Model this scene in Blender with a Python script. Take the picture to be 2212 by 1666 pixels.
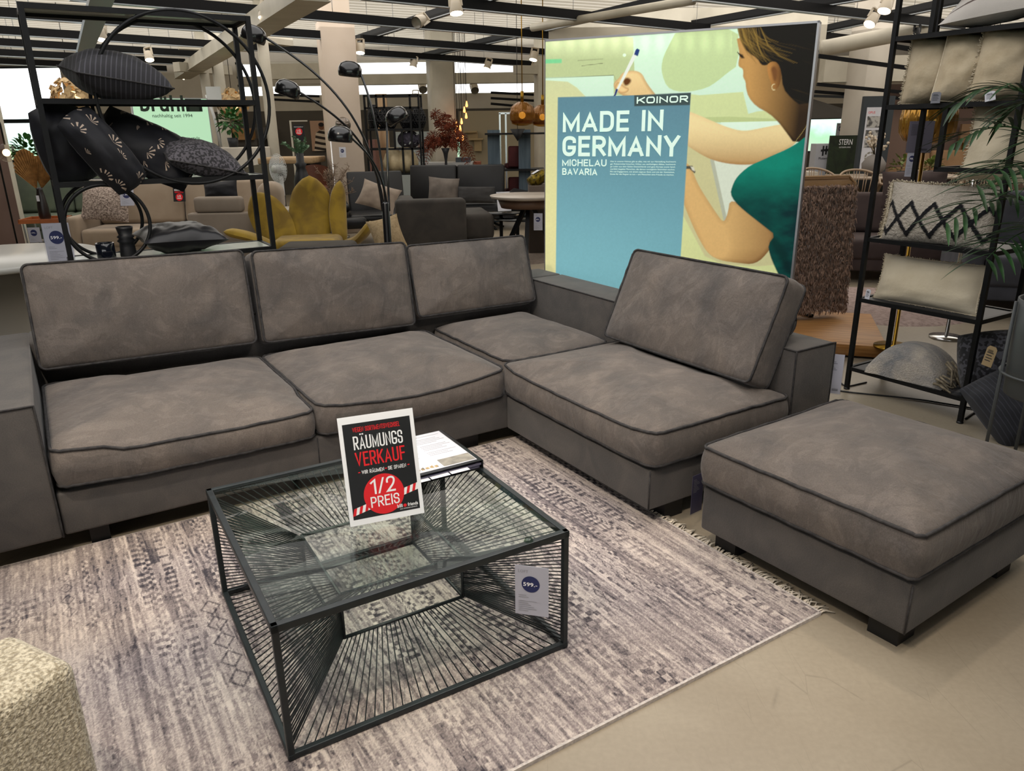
import bpy, bmesh, math, random
import numpy as np
from mathutils import Vector, Matrix, Euler
from math import sin, cos, pi, radians

for o in list(bpy.data.objects):
    bpy.data.objects.remove(o)
SC = bpy.context.scene
COL = SC.collection

# ------------------------------------------------------------------ camera
FPX, PITCH, ROLL, CAMH = 1627.8, 0.325386, -0.013582, 1.55
cp, sp, cr, sr = cos(PITCH), sin(PITCH), cos(ROLL), sin(ROLL)
_r, _u, _f = Vector((1, 0, 0)), Vector((0, sp, cp)), Vector((0, cp, -sp))
_r2, _u2 = cr * _r + sr * _u, -sr * _r + cr * _u
cam_data = bpy.data.cameras.new('camera')
cam = bpy.data.objects.new('camera', cam_data)
COL.objects.link(cam)
cam.matrix_world = Matrix(((_r2.x, _u2.x, -_f.x, 0), (_r2.y, _u2.y, -_f.y, 0), (_r2.z, _u2.z, -_f.z, CAMH), (0, 0, 0, 1)))
cam_data.sensor_fit = 'HORIZONTAL'
cam_data.sensor_width = 36
cam_data.lens = FPX / 2212 * 36
cam_data.clip_start = 0.05
cam_data.clip_end = 200
SC.camera = cam

# ------------------------------------------------------------------ world: bright overcast sky over a green horizon
world = bpy.data.worlds.new('daylight')
SC.world = world
world.use_nodes = True
_n, _l = world.node_tree.nodes, world.node_tree.links
_n.clear()
_out = _n.new('ShaderNodeOutputWorld')
_bg = _n.new('ShaderNodeBackground')
_tc = _n.new('ShaderNodeTexCoord')
_sep = _n.new('ShaderNodeSeparateXYZ')
_noi = _n.new('ShaderNodeTexNoise')
_noi.inputs['Scale'].default_value = 26
_noi.inputs['Detail'].default_value = 5
_add = _n.new('ShaderNodeMath'); _add.operation = 'MULTIPLY_ADD'
_add.inputs[1].default_value = 0.06
_rmp = _n.new('ShaderNodeValToRGB')
_e = _rmp.color_ramp.elements
_e[0].position, _e[0].color = 0.0, (0.30, 0.36, 0.28, 1)
_e[1].position, _e[1].color = 0.06, (1.0, 1.0, 1.0, 1)
_x = _e.new(0.02); _x.color = (0.22, 0.38, 0.24, 1)
_x = _e.new(0.045); _x.color = (0.60, 0.84, 0.78, 1)
_l.new(_tc.outputs['Generated'], _sep.inputs[0])
_l.new(_tc.outputs['Generated'], _noi.inputs['Vector'])
_l.new(_noi.outputs['Fac'], _add.inputs[0])
_l.new(_sep.outputs['Z'], _add.inputs[2])
_l.new(_add.outputs[0], _rmp.inputs['Fac'])
_l.new(_rmp.outputs['Color'], _bg.inputs['Color'])
_bg.inputs['Strength'].default_value = 2.6
_l.new(_bg.outputs[0], _out.inputs[0])

# ------------------------------------------------------------------ frames: S = the corner sofa (origin at its inner corner, x along the long side)
SA = radians(31.8)
SO = Vector((-0.03, 3.65, 0))
SX, SY = Vector((cos(SA), sin(SA), 0)), Vector((-sin(SA), cos(SA), 0))
def SW(x, y, z=0.0):
    return SO + SX * x + SY * y + Vector((0, 0, z))
def ray(u, v):
    return _r2 * ((u - 1106) / FPX) - _u2 * ((v - 833) / FPX) + _f
def at(u, v, y):                      # a point at forward distance y
    d = ray(u, v); return Vector((0, 0, CAMH)) + d * (y / d.y)
def on_z(u, v, z=0.0):                # a point at height z
    d = ray(u, v); return Vector((0, 0, CAMH)) + d * ((z - CAMH) / d.z)
def on_plane(u, v, p, n):
    d = ray(u, v); c = Vector((0, 0, CAMH)); return c + d * ((p - c).dot(n) / d.dot(n))

# ------------------------------------------------------------------ ceiling spots over the sofa group, plus added overhead and up-facing fill
def area_light(name, loc, sx, sy, power, col=(1, 1, 1), rot=(0, 0, 0)):
    L = bpy.data.lights.new(name, 'AREA')
    L.shape = 'RECTANGLE'; L.size = sx; L.size_y = sy; L.energy = power; L.color = col
    o = bpy.data.objects.new(name, L); COL.objects.link(o); o.location = loc; o.rotation_euler = rot
    return o
def spot_light(name, loc, target, power, col=(1.0, 0.86, 0.70), size=64, blend=0.5, radius=0.06):
    L = bpy.data.lights.new(name, 'SPOT')
    L.energy = power; L.color = col; L.spot_size = radians(size); L.spot_blend = blend; L.shadow_soft_size = radius
    o = bpy.data.objects.new(name, L); COL.objects.link(o); o.location = loc
    o.rotation_euler = (Vector(target) - Vector(loc)).to_track_quat('-Z', 'Y').to_euler()
    return o
area_light('overhead_fill', (-0.7, 3.0, 3.5), 5.5, 6, 235, (1.0, 0.98, 0.96))  # broad fill panels added overhead for soft light from above
area_light('overhead_fill', (-4.5, 11.5, 3.5), 9, 7, 300, (1.0, 0.96, 0.92))
area_light('overhead_fill', (5.5, 10.5, 3.5), 8, 7, 260, (1.0, 0.94, 0.88))
area_light('ceiling_fill', (-4.0, 14.0, 3.06), 16, 13, 1050, (1.0, 0.97, 0.92), (pi, 0, 0))  # up-facing fill added to brighten the ceiling sheet
area_light('ceiling_fill', (9.5, 13.0, 3.06), 11, 13, 680, (1.0, 0.95, 0.88), (pi, 0, 0))
spot_light('spot', (-1.6, 1.6, 3.1), (-0.9, 3.6, 0.4), 215)
spot_light('spot', (0.9, 1.3, 3.1), (0.3, 3.0, 0.3), 75)
spot_light('spot', (-0.9, 0.3, 3.1), (-0.4, 1.9, 0.0), 185)
spot_light('spot', (1.3, 2.9, 3.1), (0.75, 2.15, 0.0), 60)
spot_light('spot', (1.2, 0.9, 3.1), (0.9, 1.2, 0.0), 45)

SC.view_settings.view_transform = 'Standard'
SC.view_settings.look = 'None'
SC.view_settings.gamma = 1
SC.view_settings.exposure = 0.0
SC.view_settings.use_curve_mapping = False
SC.cycles.max_bounces = 6
SC.cycles.diffuse_bounces = 3
SC.cycles.glossy_bounces = 2
SC.cycles.transmission_bounces = 6
SC.cycles.transparent_max_bounces = 9
SC.cycles.caustics_reflective = False
SC.cycles.caustics_refractive = False
SC.cycles.sample_clamp_indirect = 4

# ------------------------------------------------------------------ helpers
def lsp(a, b, n, endpoint=True):
    return [float(x) for x in np.linspace(a, b, n, endpoint=endpoint)]
def lin(h):
    if not isinstance(h, str):
        return tuple(h)
    h = h.lstrip('#')
    c = [int(h[i:i + 2], 16) / 255 for i in (0, 2, 4)]
    return tuple(x / 12.92 if x <= 0.04045 else ((x + 0.055) / 1.055) ** 2.4 for x in c)
MATS = {}
def mat(name, col='#808080', rough=0.6, metal=0.0, col2=None, scale=8.0, detail=4.0, stretch=(1, 1, 1), distort=0.0,
        ramp=(0.35, 0.65), bump=0.0, bscale=200.0, bstretch=(1, 1, 1), sheen=0.0, emit=None, estr=1.0, trans=0.0, ior=1.45,
        alpha=1.0, coat=0.0, attr=None, spec=0.5, wave=None, fine=0.0, fscale=500.0, nap=0.0, crease=0.0):
    if name in MATS:
        return MATS[name]
    m = bpy.data.materials.new(name); m.use_nodes = True
    n, l = m.node_tree.nodes, m.node_tree.links
    b = n['Principled BSDF']
    c1 = lin(col)
    b.inputs['Base Color'].default_value = (*c1, 1)
    b.inputs['Roughness'].default_value = rough
    b.inputs['Metallic'].default_value = metal
    b.inputs['Specular IOR Level'].default_value = spec
    b.inputs['Sheen Weight'].default_value = sheen
    b.inputs['Sheen Roughness'].default_value = 0.5
    b.inputs['Transmission Weight'].default_value = trans
    b.inputs['IOR'].default_value = ior
    b.inputs['Alpha'].default_value = alpha
    b.inputs['Coat Weight'].default_value = coat
    tc = n.new('ShaderNodeTexCoord')
    src = None
    if attr:
        a = n.new('ShaderNodeAttribute'); a.attribute_name = attr
        src = a.outputs['Color']
    elif wave:
        mp = n.new('ShaderNodeMapping'); mp.inputs['Rotation'].default_value = wave.get('rot', (0, 0, 0))
        l.new(tc.outputs['Object'], mp.inputs[0])
        w = n.new('ShaderNodeTexWave'); w.inputs['Scale'].default_value = wave['scale']; w.inputs['Distortion'].default_value = wave.get('dist', 0)
        w.inputs['Detail'].default_value = 2; w.inputs['Detail Scale'].default_value = wave.get('ds', 1.5)
        w.bands_direction = wave.get('dir', 'X')
        l.new(mp.outputs[0], w.inputs[0])
        r = n.new('ShaderNodeValToRGB')
        r.color_ramp.elements[0].position, r.color_ramp.elements[1].position = ramp
        r.color_ramp.elements[0].color = (*c1, 1); r.color_ramp.elements[1].color = (*lin(col2), 1)
        l.new(w.outputs['Fac'], r.inputs[0]); src = r.outputs[0]
    elif col2 is not None:
        mp = n.new('ShaderNodeMapping'); mp.inputs['Scale'].default_value = stretch
        l.new(tc.outputs['Object'], mp.inputs[0])
        t = n.new('ShaderNodeTexNoise'); t.inputs['Scale'].default_value = scale; t.inputs['Detail'].default_value = detail
        t.inputs['Distortion'].default_value = distort
        l.new(mp.outputs[0], t.inputs['Vector'])
        r = n.new('ShaderNodeValToRGB')
        r.color_ramp.elements[0].position, r.color_ramp.elements[1].position = ramp
        r.color_ramp.elements[0].color = (*c1, 1); r.color_ramp.elements[1].color = (*lin(col2), 1)
        l.new(t.outputs['Fac'], r.inputs[0]); src = r.outputs[0]
    if src is not None and fine > 0:
        t2 = n.new('ShaderNodeTexNoise'); t2.inputs['Scale'].default_value = fscale; t2.inputs['Detail'].default_value = 2
        l.new(tc.outputs['Object'], t2.inputs['Vector'])
        mr = n.new('ShaderNodeMapRange'); mr.inputs[1].default_value = 0.3; mr.inputs[2].default_value = 0.7
        mr.inputs[3].default_value = 1 - fine; mr.inputs[4].default_value = 1 + fine
        l.new(t2.outputs['Fac'], mr.inputs[0])
        mx = n.new('ShaderNodeVectorMath'); mx.operation = 'SCALE'
        l.new(src, mx.inputs[0]); l.new(mr.outputs[0], mx.inputs['Scale']); src = mx.outputs[0]
    if src is not None:
        if nap > 0:
            # brushed-nap marks: crisp lighter patches where the pile was stroked the other way
            mp3 = n.new('ShaderNodeMapping'); mp3.inputs['Scale'].default_value = (1.0, 1.7, 1.3); mp3.inputs['Rotation'].default_value = (0, 0, 0.5)
            l.new(tc.outputs['Object'], mp3.inputs[0])
            t3 = n.new('ShaderNodeTexNoise'); t3.inputs['Scale'].default_value = 4.2; t3.inputs['Detail'].default_value = 4; t3.inputs['Roughness'].default_value = 0.6; t3.inputs['Distortion'].default_value = 2.6
            l.new(mp3.outputs[0], t3.inputs['Vector'])
            r3 = n.new('ShaderNodeMapRange'); r3.inputs[1].default_value = 0.52; r3.inputs[2].default_value = 0.56; r3.inputs[3].default_value = 1.0; r3.inputs[4].default_value = 1.0 + nap
            l.new(t3.outputs['Fac'], r3.inputs[0])
            v3 = n.new('ShaderNodeVectorMath'); v3.operation = 'SCALE'; l.new(src, v3.inputs[0]); l.new(r3.outputs[0], v3.inputs['Scale']); src = v3.outputs[0]
        l.new(src, b.inputs['Base Color'])
    if bump > 0:
        mp2 = n.new('ShaderNodeMapping'); mp2.inputs['Scale'].default_value = bstretch
        l.new(tc.outputs['Object'], mp2.inputs[0])
        t = n.new('ShaderNodeTexNoise'); t.inputs['Scale'].default_value = bscale; t.inputs['Detail'].default_value = 3
        l.new(mp2.outputs[0], t.inputs['Vector'])
        bp = n.new('ShaderNodeBump'); bp.inputs['Strength'].default_value = bump; bp.inputs['Distance'].default_value = 0.01
        l.new(t.outputs['Fac'], bp.inputs['Height']); l.new(bp.outputs[0], b.inputs['Normal'])
        if crease > 0:
            tw = n.new('ShaderNodeTexNoise'); tw.inputs['Scale'].default_value = 11; tw.inputs['Detail'].default_value = 3; tw.inputs['Distortion'].default_value = 1.2
            mp4 = n.new('ShaderNodeMapping'); mp4.inputs['Scale'].default_value = (1.6, 1.0, 0.45); l.new(tc.outputs['Object'], mp4.inputs[0]); l.new(mp4.outputs[0], tw.inputs['Vector'])
            b2 = n.new('ShaderNodeBump'); b2.inputs['Strength'].default_value = crease; b2.inputs['Distance'].default_value = 0.03
            l.new(tw.outputs['Fac'], b2.inputs['Height']); l.new(b2.outputs[0], bp.inputs['Normal'])
    if emit is not None:
        if emit == 'attr':
            l.new(src, b.inputs['Emission Color'])
        else:
            b.inputs['Emission Color'].default_value = (*lin(emit), 1)
        b.inputs['Emission Strength'].default_value = estr
    MATS[name] = m
    return m

def thin_glass(name, tint='#e6f2ec', clear=0.92, rough=0.02, ior=1.45):
    if name in MATS: return MATS[name]
    m = bpy.data.materials.new(name); m.use_nodes = True; n, l = m.node_tree.nodes, m.node_tree.links; n.clear()
    out = n.new('ShaderNodeOutputMaterial'); tr = n.new('ShaderNodeBsdfTransparent'); gl = n.new('ShaderNodeBsdfGlossy'); mx = n.new('ShaderNodeMixShader')
    lw = n.new('ShaderNodeLayerWeight'); lw.inputs[0].default_value = 0.5
    pw = n.new('ShaderNodeMath'); pw.operation = 'POWER'; pw.inputs[1].default_value = 5
    ma = n.new('ShaderNodeMath'); ma.operation = 'MULTIPLY_ADD'; f0 = ((ior - 1) / (ior + 1)) ** 2; ma.inputs[1].default_value = 0.55; ma.inputs[2].default_value = f0 * 0.8
    l.new(lw.outputs['Facing'], pw.inputs[0]); l.new(pw.outputs[0], ma.inputs[0])
    c = [x * clear for x in lin(tint)]
    tr.inputs[0].default_value = (*c, 1); gl.inputs['Roughness'].default_value = rough
    l.new(ma.outputs[0], mx.inputs[0]); l.new(tr.outputs[0], mx.inputs[1]); l.new(gl.outputs[0], mx.inputs[2]); l.new(mx.outputs[0], out.inputs[0])
    MATS[name] = m; return m
def frame(loc=(0, 0, 0), rot=(0, 0, 0), scale=(1, 1, 1)):
    e = Euler(rot) if not isinstance(rot, Matrix) else rot
    return Matrix.LocRotScale(Vector(loc), e, Vector(scale))

class MB:
    def __init__(self):
        self.v, self.f, self.s, self.M, self.c = [], [], [], Matrix.Identity(4), None
    def add(self, vs, fs, smooth=False, M=None):
        b = len(self.v)
        T = self.M @ M if M is not None else self.M
        self.v += [tuple(T @ Vector(p)) for p in vs]
        self.f += [tuple(i + b for i in f) for f in fs]
        self.s += [smooth] * len(fs)
        return self
    def box(self, x0, x1, y0, y1, z0, z1, M=None):
        vs = [(x, y, z) for z in (z0, z1) for y in (y0, y1) for x in (x0, x1)]
        return self.add(vs, [(0, 2, 3, 1), (4, 5, 7, 6), (0, 1, 5, 4), (2, 6, 7, 3), (0, 4, 6, 2), (1, 3, 7, 5)], False, M)
    def rbox(self, x0, x1, y0, y1, z0, z1, r, n=4, M=None):
        # box with all edges rounded by r
        b = bmesh.new()
        bmesh.ops.create_cube(b, size=1.0)
        for q in b.verts:
            q.co = Vector((x0 if q.co.x < 0 else x1, y0 if q.co.y < 0 else y1, z0 if q.co.z < 0 else z1))
        bmesh.ops.bevel(b, geom=b.edges[:] + b.verts[:], offset=r, segments=n, affect='EDGES', profile=0.5)
        b.verts.index_update()
        vs = [tuple(q.co) for q in b.verts]; fs = [tuple(q.index for q in f.verts) for f in b.faces]
        b.free()
        return self.add(vs, fs, True, M)
    def bar(self, p, q, w=0.02, h=None, up=(0, 0, 1)):
        h = w if h is None else h
        p, q = Vector(p), Vector(q); d = q - p; L = d.length
        z = d.normalized(); up = Vector(up)
        if abs(z.dot(up)) > 0.99: up = Vector((1, 0, 0))
        x = up.cross(z).normalized(); y = z.cross(x)
        R = Matrix((x, y, z)).transposed().to_4x4(); R.translation = p
        return self.box(-w / 2, w / 2, -h / 2, h / 2, 0, L, R)
    def tube(self, pts, r=0.01, n=8, closed=False, M=None):
        pts = [Vector(p) for p in pts]; k = len(pts)
        rs = [r] * k if not hasattr(r, '__len__') else r
        vs, fs = [], []
        prev = None
        for i, p in enumerate(pts):
            if closed: t = pts[(i + 1) % k] - pts[i - 1]
            else: t = pts[min(i + 1, k - 1)] - pts[max(i - 1, 0)]
            t = t.normalized() if t.length > 0 else Vector((0, 0, 1))
            if prev is None:
                a = Vector((0, 0, 1)) if abs(t.z) < 0.9 else Vector((1, 0, 0))
                x = a.cross(t).normalized()
            else:
                x = (prev - t * prev.dot(t)).normalized()
            prev = x; y = t.cross(x)
            for j in range(n):
                a = 2 * pi * j / n
                vs.append(tuple(p + (x * cos(a) + y * sin(a)) * rs[i]))
        for i in range(k if closed else k - 1):
            for j in range(n):
                i2 = (i + 1) % k
                fs.append((i * n + j, i * n + (j + 1) % n, i2 * n + (j + 1) % n, i2 * n + j))
        if not closed:
            fs.append(tuple(range(n))[::-1]); fs.append(tuple((k - 1) * n + j for j in range(n)))
        return self.add(vs, fs, True, M)
    def lathe(self, prof, n=24, o=(0, 0, 0), M=None, caps=True, flute=0, famp=0.0):
        vs, fs = [], []
        for r, z in prof:
            for j in range(n):
                a = 2 * pi * j / n
                rr = r * (1 + famp * cos(flute * a)) if flute else r
                vs.append((o[0] + rr * cos(a), o[1] + rr * sin(a), o[2] + z))
        for i in range(len(prof) - 1):
            for j in range(n):
                fs.append((i * n + j, i * n + (j + 1) % n, (i + 1) * n + (j + 1) % n, (i + 1) * n + j))
        if caps:
            if prof[0][0] > 1e-4: fs.append(tuple(range(n))[::-1])
            if prof[-1][0] > 1e-4: fs.append(tuple((len(prof) - 1) * n + j for j in range(n)))
        return self.add(vs, fs, True, M)
    def ball(self, c, rx, ry=None, rz=None, n=16, m=10, M=None):
        ry = ry or rx; rz = rz or rx
        prof = [(sin(pi * i / m), -cos(pi * i / m)) for i in range(m + 1)]
        prof = [(max(r, 1e-5), z) for r, z in prof]
        T = Matrix.LocRotScale(Vector(c), Euler((0, 0, 0)), Vector((rx, ry, rz)))
        return self.lathe(prof, n, M=(M @ T if M is not None else T), caps=False)
    def poly(self, pts, M=None):
        return self.add([tuple(p) if len(p) == 3 else (p[0], p[1], 0) for p in pts], [tuple(range(len(pts)))], False, M)
    def prism(self, pts, z0, z1, M=None):
        n = len(pts)
        vs = [(x, y, z0) for x, y in pts] + [(x, y, z1) for x, y in pts]
        fs = [tuple(range(n))[::-1], tuple(range(n, 2 * n))] + [(i, (i + 1) % n, n + (i + 1) % n, n + i) for i in range(n)]
        return self.add(vs, fs, False, M)
    def grid(self, fn, nu, nv, M=None, smooth=True):
        vs = [fn(i / nu, j / nv) for j in range(nv + 1) for i in range(nu + 1)]
        fs = [(j * (nu + 1) + i, j * (nu + 1) + i + 1, (j + 1) * (nu + 1) + i + 1, (j + 1) * (nu + 1) + i) for j in range(nv) for i in range(nu)]
        return self.add(vs, fs, smooth, M)
    def build(self, name, m, parent=None, loc=None, sharp=None, bevel=0.0):
        me = bpy.data.meshes.new(name)
        me.from_pydata(self.v, [], self.f)
        me.polygons.foreach_set('use_smooth', self.s)
        me.materials.append(m)
        me.update()
        if sharp: me.set_sharp_from_angle(angle=radians(sharp))
        o = bpy.data.objects.new(name, me); COL.objects.link(o)
        if parent is not None: o.parent = parent
        if loc is not None: o.location = loc
        if bevel > 0:
            mo = o.modifiers.new('bevel', 'BEVEL'); mo.width = bevel; mo.segments = 2; mo.limit_method = 'ANGLE'
        return o

def tag(o, label, cat, group=None):
    o['label'] = label; o['category'] = cat
    if group: o['group'] = group
    return o
def thing(name, label, cat, loc=(0, 0, 0), rot=0.0, group=None):
    o = bpy.data.objects.new(name, None); COL.objects.link(o)
    o.location = loc
    o.rotation_euler = rot if hasattr(rot, '__len__') else (0, 0, rot)
    o.empty_display_size = 0.1
    return tag(o, label, cat, group)
def struct(o, kind='structure'):
    o['kind'] = kind; return o
def copy_tree(o, parent=None):
    c = o.copy(); COL.objects.link(c)
    if parent is not None: c.parent = parent
    for ch in list(o.children): copy_tree(ch, c)
    return c

# value noise on arrays
def vnoise(x, y, seed=0):
    x = np.asarray(x, float); y = np.asarray(y, float)
    xi = np.floor(x).astype(np.int64); yi = np.floor(y).astype(np.int64)
    fx = x - xi; fy = y - yi
    fx = fx * fx * (3 - 2 * fx); fy = fy * fy * (3 - 2 * fy)
    def h(a, b):
        k = (a * 374761393 + b * 668265263 + seed * 974711) & 0xffffffff
        k = ((k ^ (k >> 13)) * 1274126177) & 0xffffffff
        return ((k ^ (k >> 16)) & 0xffff) / 65535.0
    return (h(xi, yi) * (1 - fx) + h(xi + 1, yi) * fx) * (1 - fy) + (h(xi, yi + 1) * (1 - fx) + h(xi + 1, yi + 1) * fx) * fy
def fbm(x, y, seed=0, octs=3):
    s = 0; a = 0.5
    for k in range(octs):
        s = s + a * (vnoise(x * 2 ** k, y * 2 ** k, seed + k) - 0.5); a *= 0.5
    return s
def n1(x, y, seed=0):
    return float(fbm(np.array([x]), np.array([y]), seed)[0])
def color_grid(name, m, P, C, parent=None):
    # P: (h,w,3) positions, C: (h,w,3) linear colours -> vertex coloured grid
    h, w = P.shape[:2]
    me = bpy.data.meshes.new(name)
    idx = np.arange(h * w).reshape(h, w)
    q = np.stack([idx[:-1, :-1], idx[:-1, 1:], idx[1:, 1:], idx[1:, :-1]], -1).reshape(-1, 4)
    me.vertices.add(h * w); me.vertices.foreach_set('co', P.reshape(-1).astype(np.float32))
    me.loops.add(len(q) * 4); me.loops.foreach_set('vertex_index', q.reshape(-1).astype(np.int32))
    me.polygons.add(len(q)); me.polygons.foreach_set('loop_start', (np.arange(len(q)) * 4).astype(np.int32))
    me.update(calc_edges=True)
    ca = me.color_attributes.new('col', 'FLOAT_COLOR', 'POINT')
    ca.data.foreach_set('color', np.concatenate([C.reshape(-1, 3), np.ones((h * w, 1))], 1).reshape(-1).astype(np.float32))
    me.materials.append(m)
    o = bpy.data.objects.new(name, me); COL.objects.link(o)
    if parent is not None: o.parent = parent
    return o

# lettering as flat meshes
def text_geo(s, spacing=1.0):
    cu = bpy.data.curves.new('lettering', 'FONT'); cu.body = s; cu.size = 1.0; cu.space_character = spacing
    cu.resolution_u = 3
    o = bpy.data.objects.new('lettering', cu); COL.objects.link(o)
    dg = bpy.context.evaluated_depsgraph_get()
    me = bpy.data.meshes.new_from_object(o.evaluated_get(dg))
    vs = [tuple(v.co) for v in me.vertices]; fs = [tuple(p.vertices) for p in me.polygons]
    bpy.data.objects.remove(o); bpy.data.curves.remove(cu); bpy.data.meshes.remove(me)
    return vs, fs
def put_text(mb, s, x0, y0, w, h, M=None, weight=0.0, spacing=1.0, z=0.0):
    vs, fs = text_geo(s, spacing + weight * 1.2)
    if not vs: return
    wt = weight
    xs = [p[0] for p in vs]; ys = [p[1] for p in vs]
    ax, ay = min(xs) - wt, min(ys) - wt; sx = w / max(max(xs) + wt - ax, 1e-6); sy = h / max(max(ys) + wt - ay, 1e-6)
    offs = [(0, 0)] if wt <= 0 else [(-wt, -wt), (-wt, wt), (wt, -wt), (wt, wt), (0, 0)]
    for k, (dx, dy) in enumerate(offs):
        mb.add([(x0 + (p[0] + dx - ax) * sx, y0 + (p[1] + dy - ay) * sy, z + 0.00002 * k) for p in vs], fs, False, M)
# plain grotesque capitals drawn with strokes of even weight
_G = {
 'A': (.62, [[(0, 0), (.5, 1), (1, 0)], [(.17, .27), (.83, .27)]]), 'B': (.54, [[(0, 0), (0, 1), (.94, 1, 1), (.94, .53, 1), (0, .53)], [(0, .53), (1, .53, 1), (1, 0, 1), (0, 0)]]),
 'C': (.54, [[(1, .68), (1, 1, 1), (0, 1, 1), (0, 0, 1), (1, 0, 1), (1, .32)]]), 'D': (.55, [[(0, 0), (0, 1), (1, 1, 1), (1, 0, 1), (0, 0)]]),
 'E': (.46, [[(1, 1), (0, 1), (0, 0), (1, 0)], [(0, .52), (.9, .52)]]), 'F': (.45, [[(1, 1), (0, 1), (0, 0)], [(0, .5), (.9, .5)]]),
 'G': (.57, [[(1, .80), (1, 1, 1), (0, 1, 1), (0, 0, 1), (1, 0, 1), (1, .42), (.52, .42)]]), 'H': (.56, [[(0, 0), (0, 1)], [(1, 0), (1, 1)], [(0, .52), (1, .52)]]),
 'I': (0, [[(.5, 0), (.5, 1)]]), 'K': (.56, [[(0, 0), (0, 1)], [(1, 1), (.0, .36)], [(.34, .58), (1, 0)]]), 'L': (.45, [[(0, 1), (0, 0), (1, 0)]]),
 'M': (.74, [[(0, 0), (0, 1), (.5, .12), (1, 1), (1, 0)]]), 'N': (.57, [[(0, 0), (0, 1), (1, 0), (1, 1)]]), 'O': (.58, [[(.5, 1), (1, 1, 1), (1, 0, 1), (0, 0, 1), (0, 1, 1), (.5, 1)]]),
 'P': (.52, [[(0, 0), (0, 1), (1, 1, 1), (1, .44, 1), (0, .44)]]), 'R': (.54, [[(0, 0), (0, 1), (1, 1, 1), (1, .47, 1), (0, .47)], [(.45, .47), (1, 0)]]),
 'S': (.53, [[(1, .74), (1, 1, 1), (0, 1, 1), (0, .52, 1), (1, .52, 1), (1, 0, 1), (0, 0, 1), (0, .26)]]), 'T': (.54, [[(0, 1), (1, 1)], [(.5, 1), (.5, 0)]]),
 'U': (.56, [[(0, 1), (0, 0, 1), (1, 0, 1), (1, 1)]]), 'V': (.60, [[(0, 1), (.5, 0), (1, 1)]]), 'W': (.86, [[(0, 1), (.25, 0), (.5, .95), (.75, 0), (1, 1)]]),
 'X': (.58, [[(0, 0), (1, 1)], [(0, 1), (1, 0)]]), 'Y': (.60, [[(0, 1), (.5, .44), (1, 1)], [(.5, .44), (.5, 0)]]), 'Z': (.52, [[(0, 1), (1, 1), (0, 0), (1, 0)]]),
 '1': (.26, [[(0, .78), (1, 1), (1, 0)]]), '2': (.50, [[(0, .68), (0, 1, 1), (1, 1, 1), (1, .56, 1), (0, 0), (1, 0)]]), '/': (.34, [[(0, -.02), (1, 1.02)]]), '-': (.3, [[(0, .48), (1, .48)]]), ' ': (.2, [])}
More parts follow.
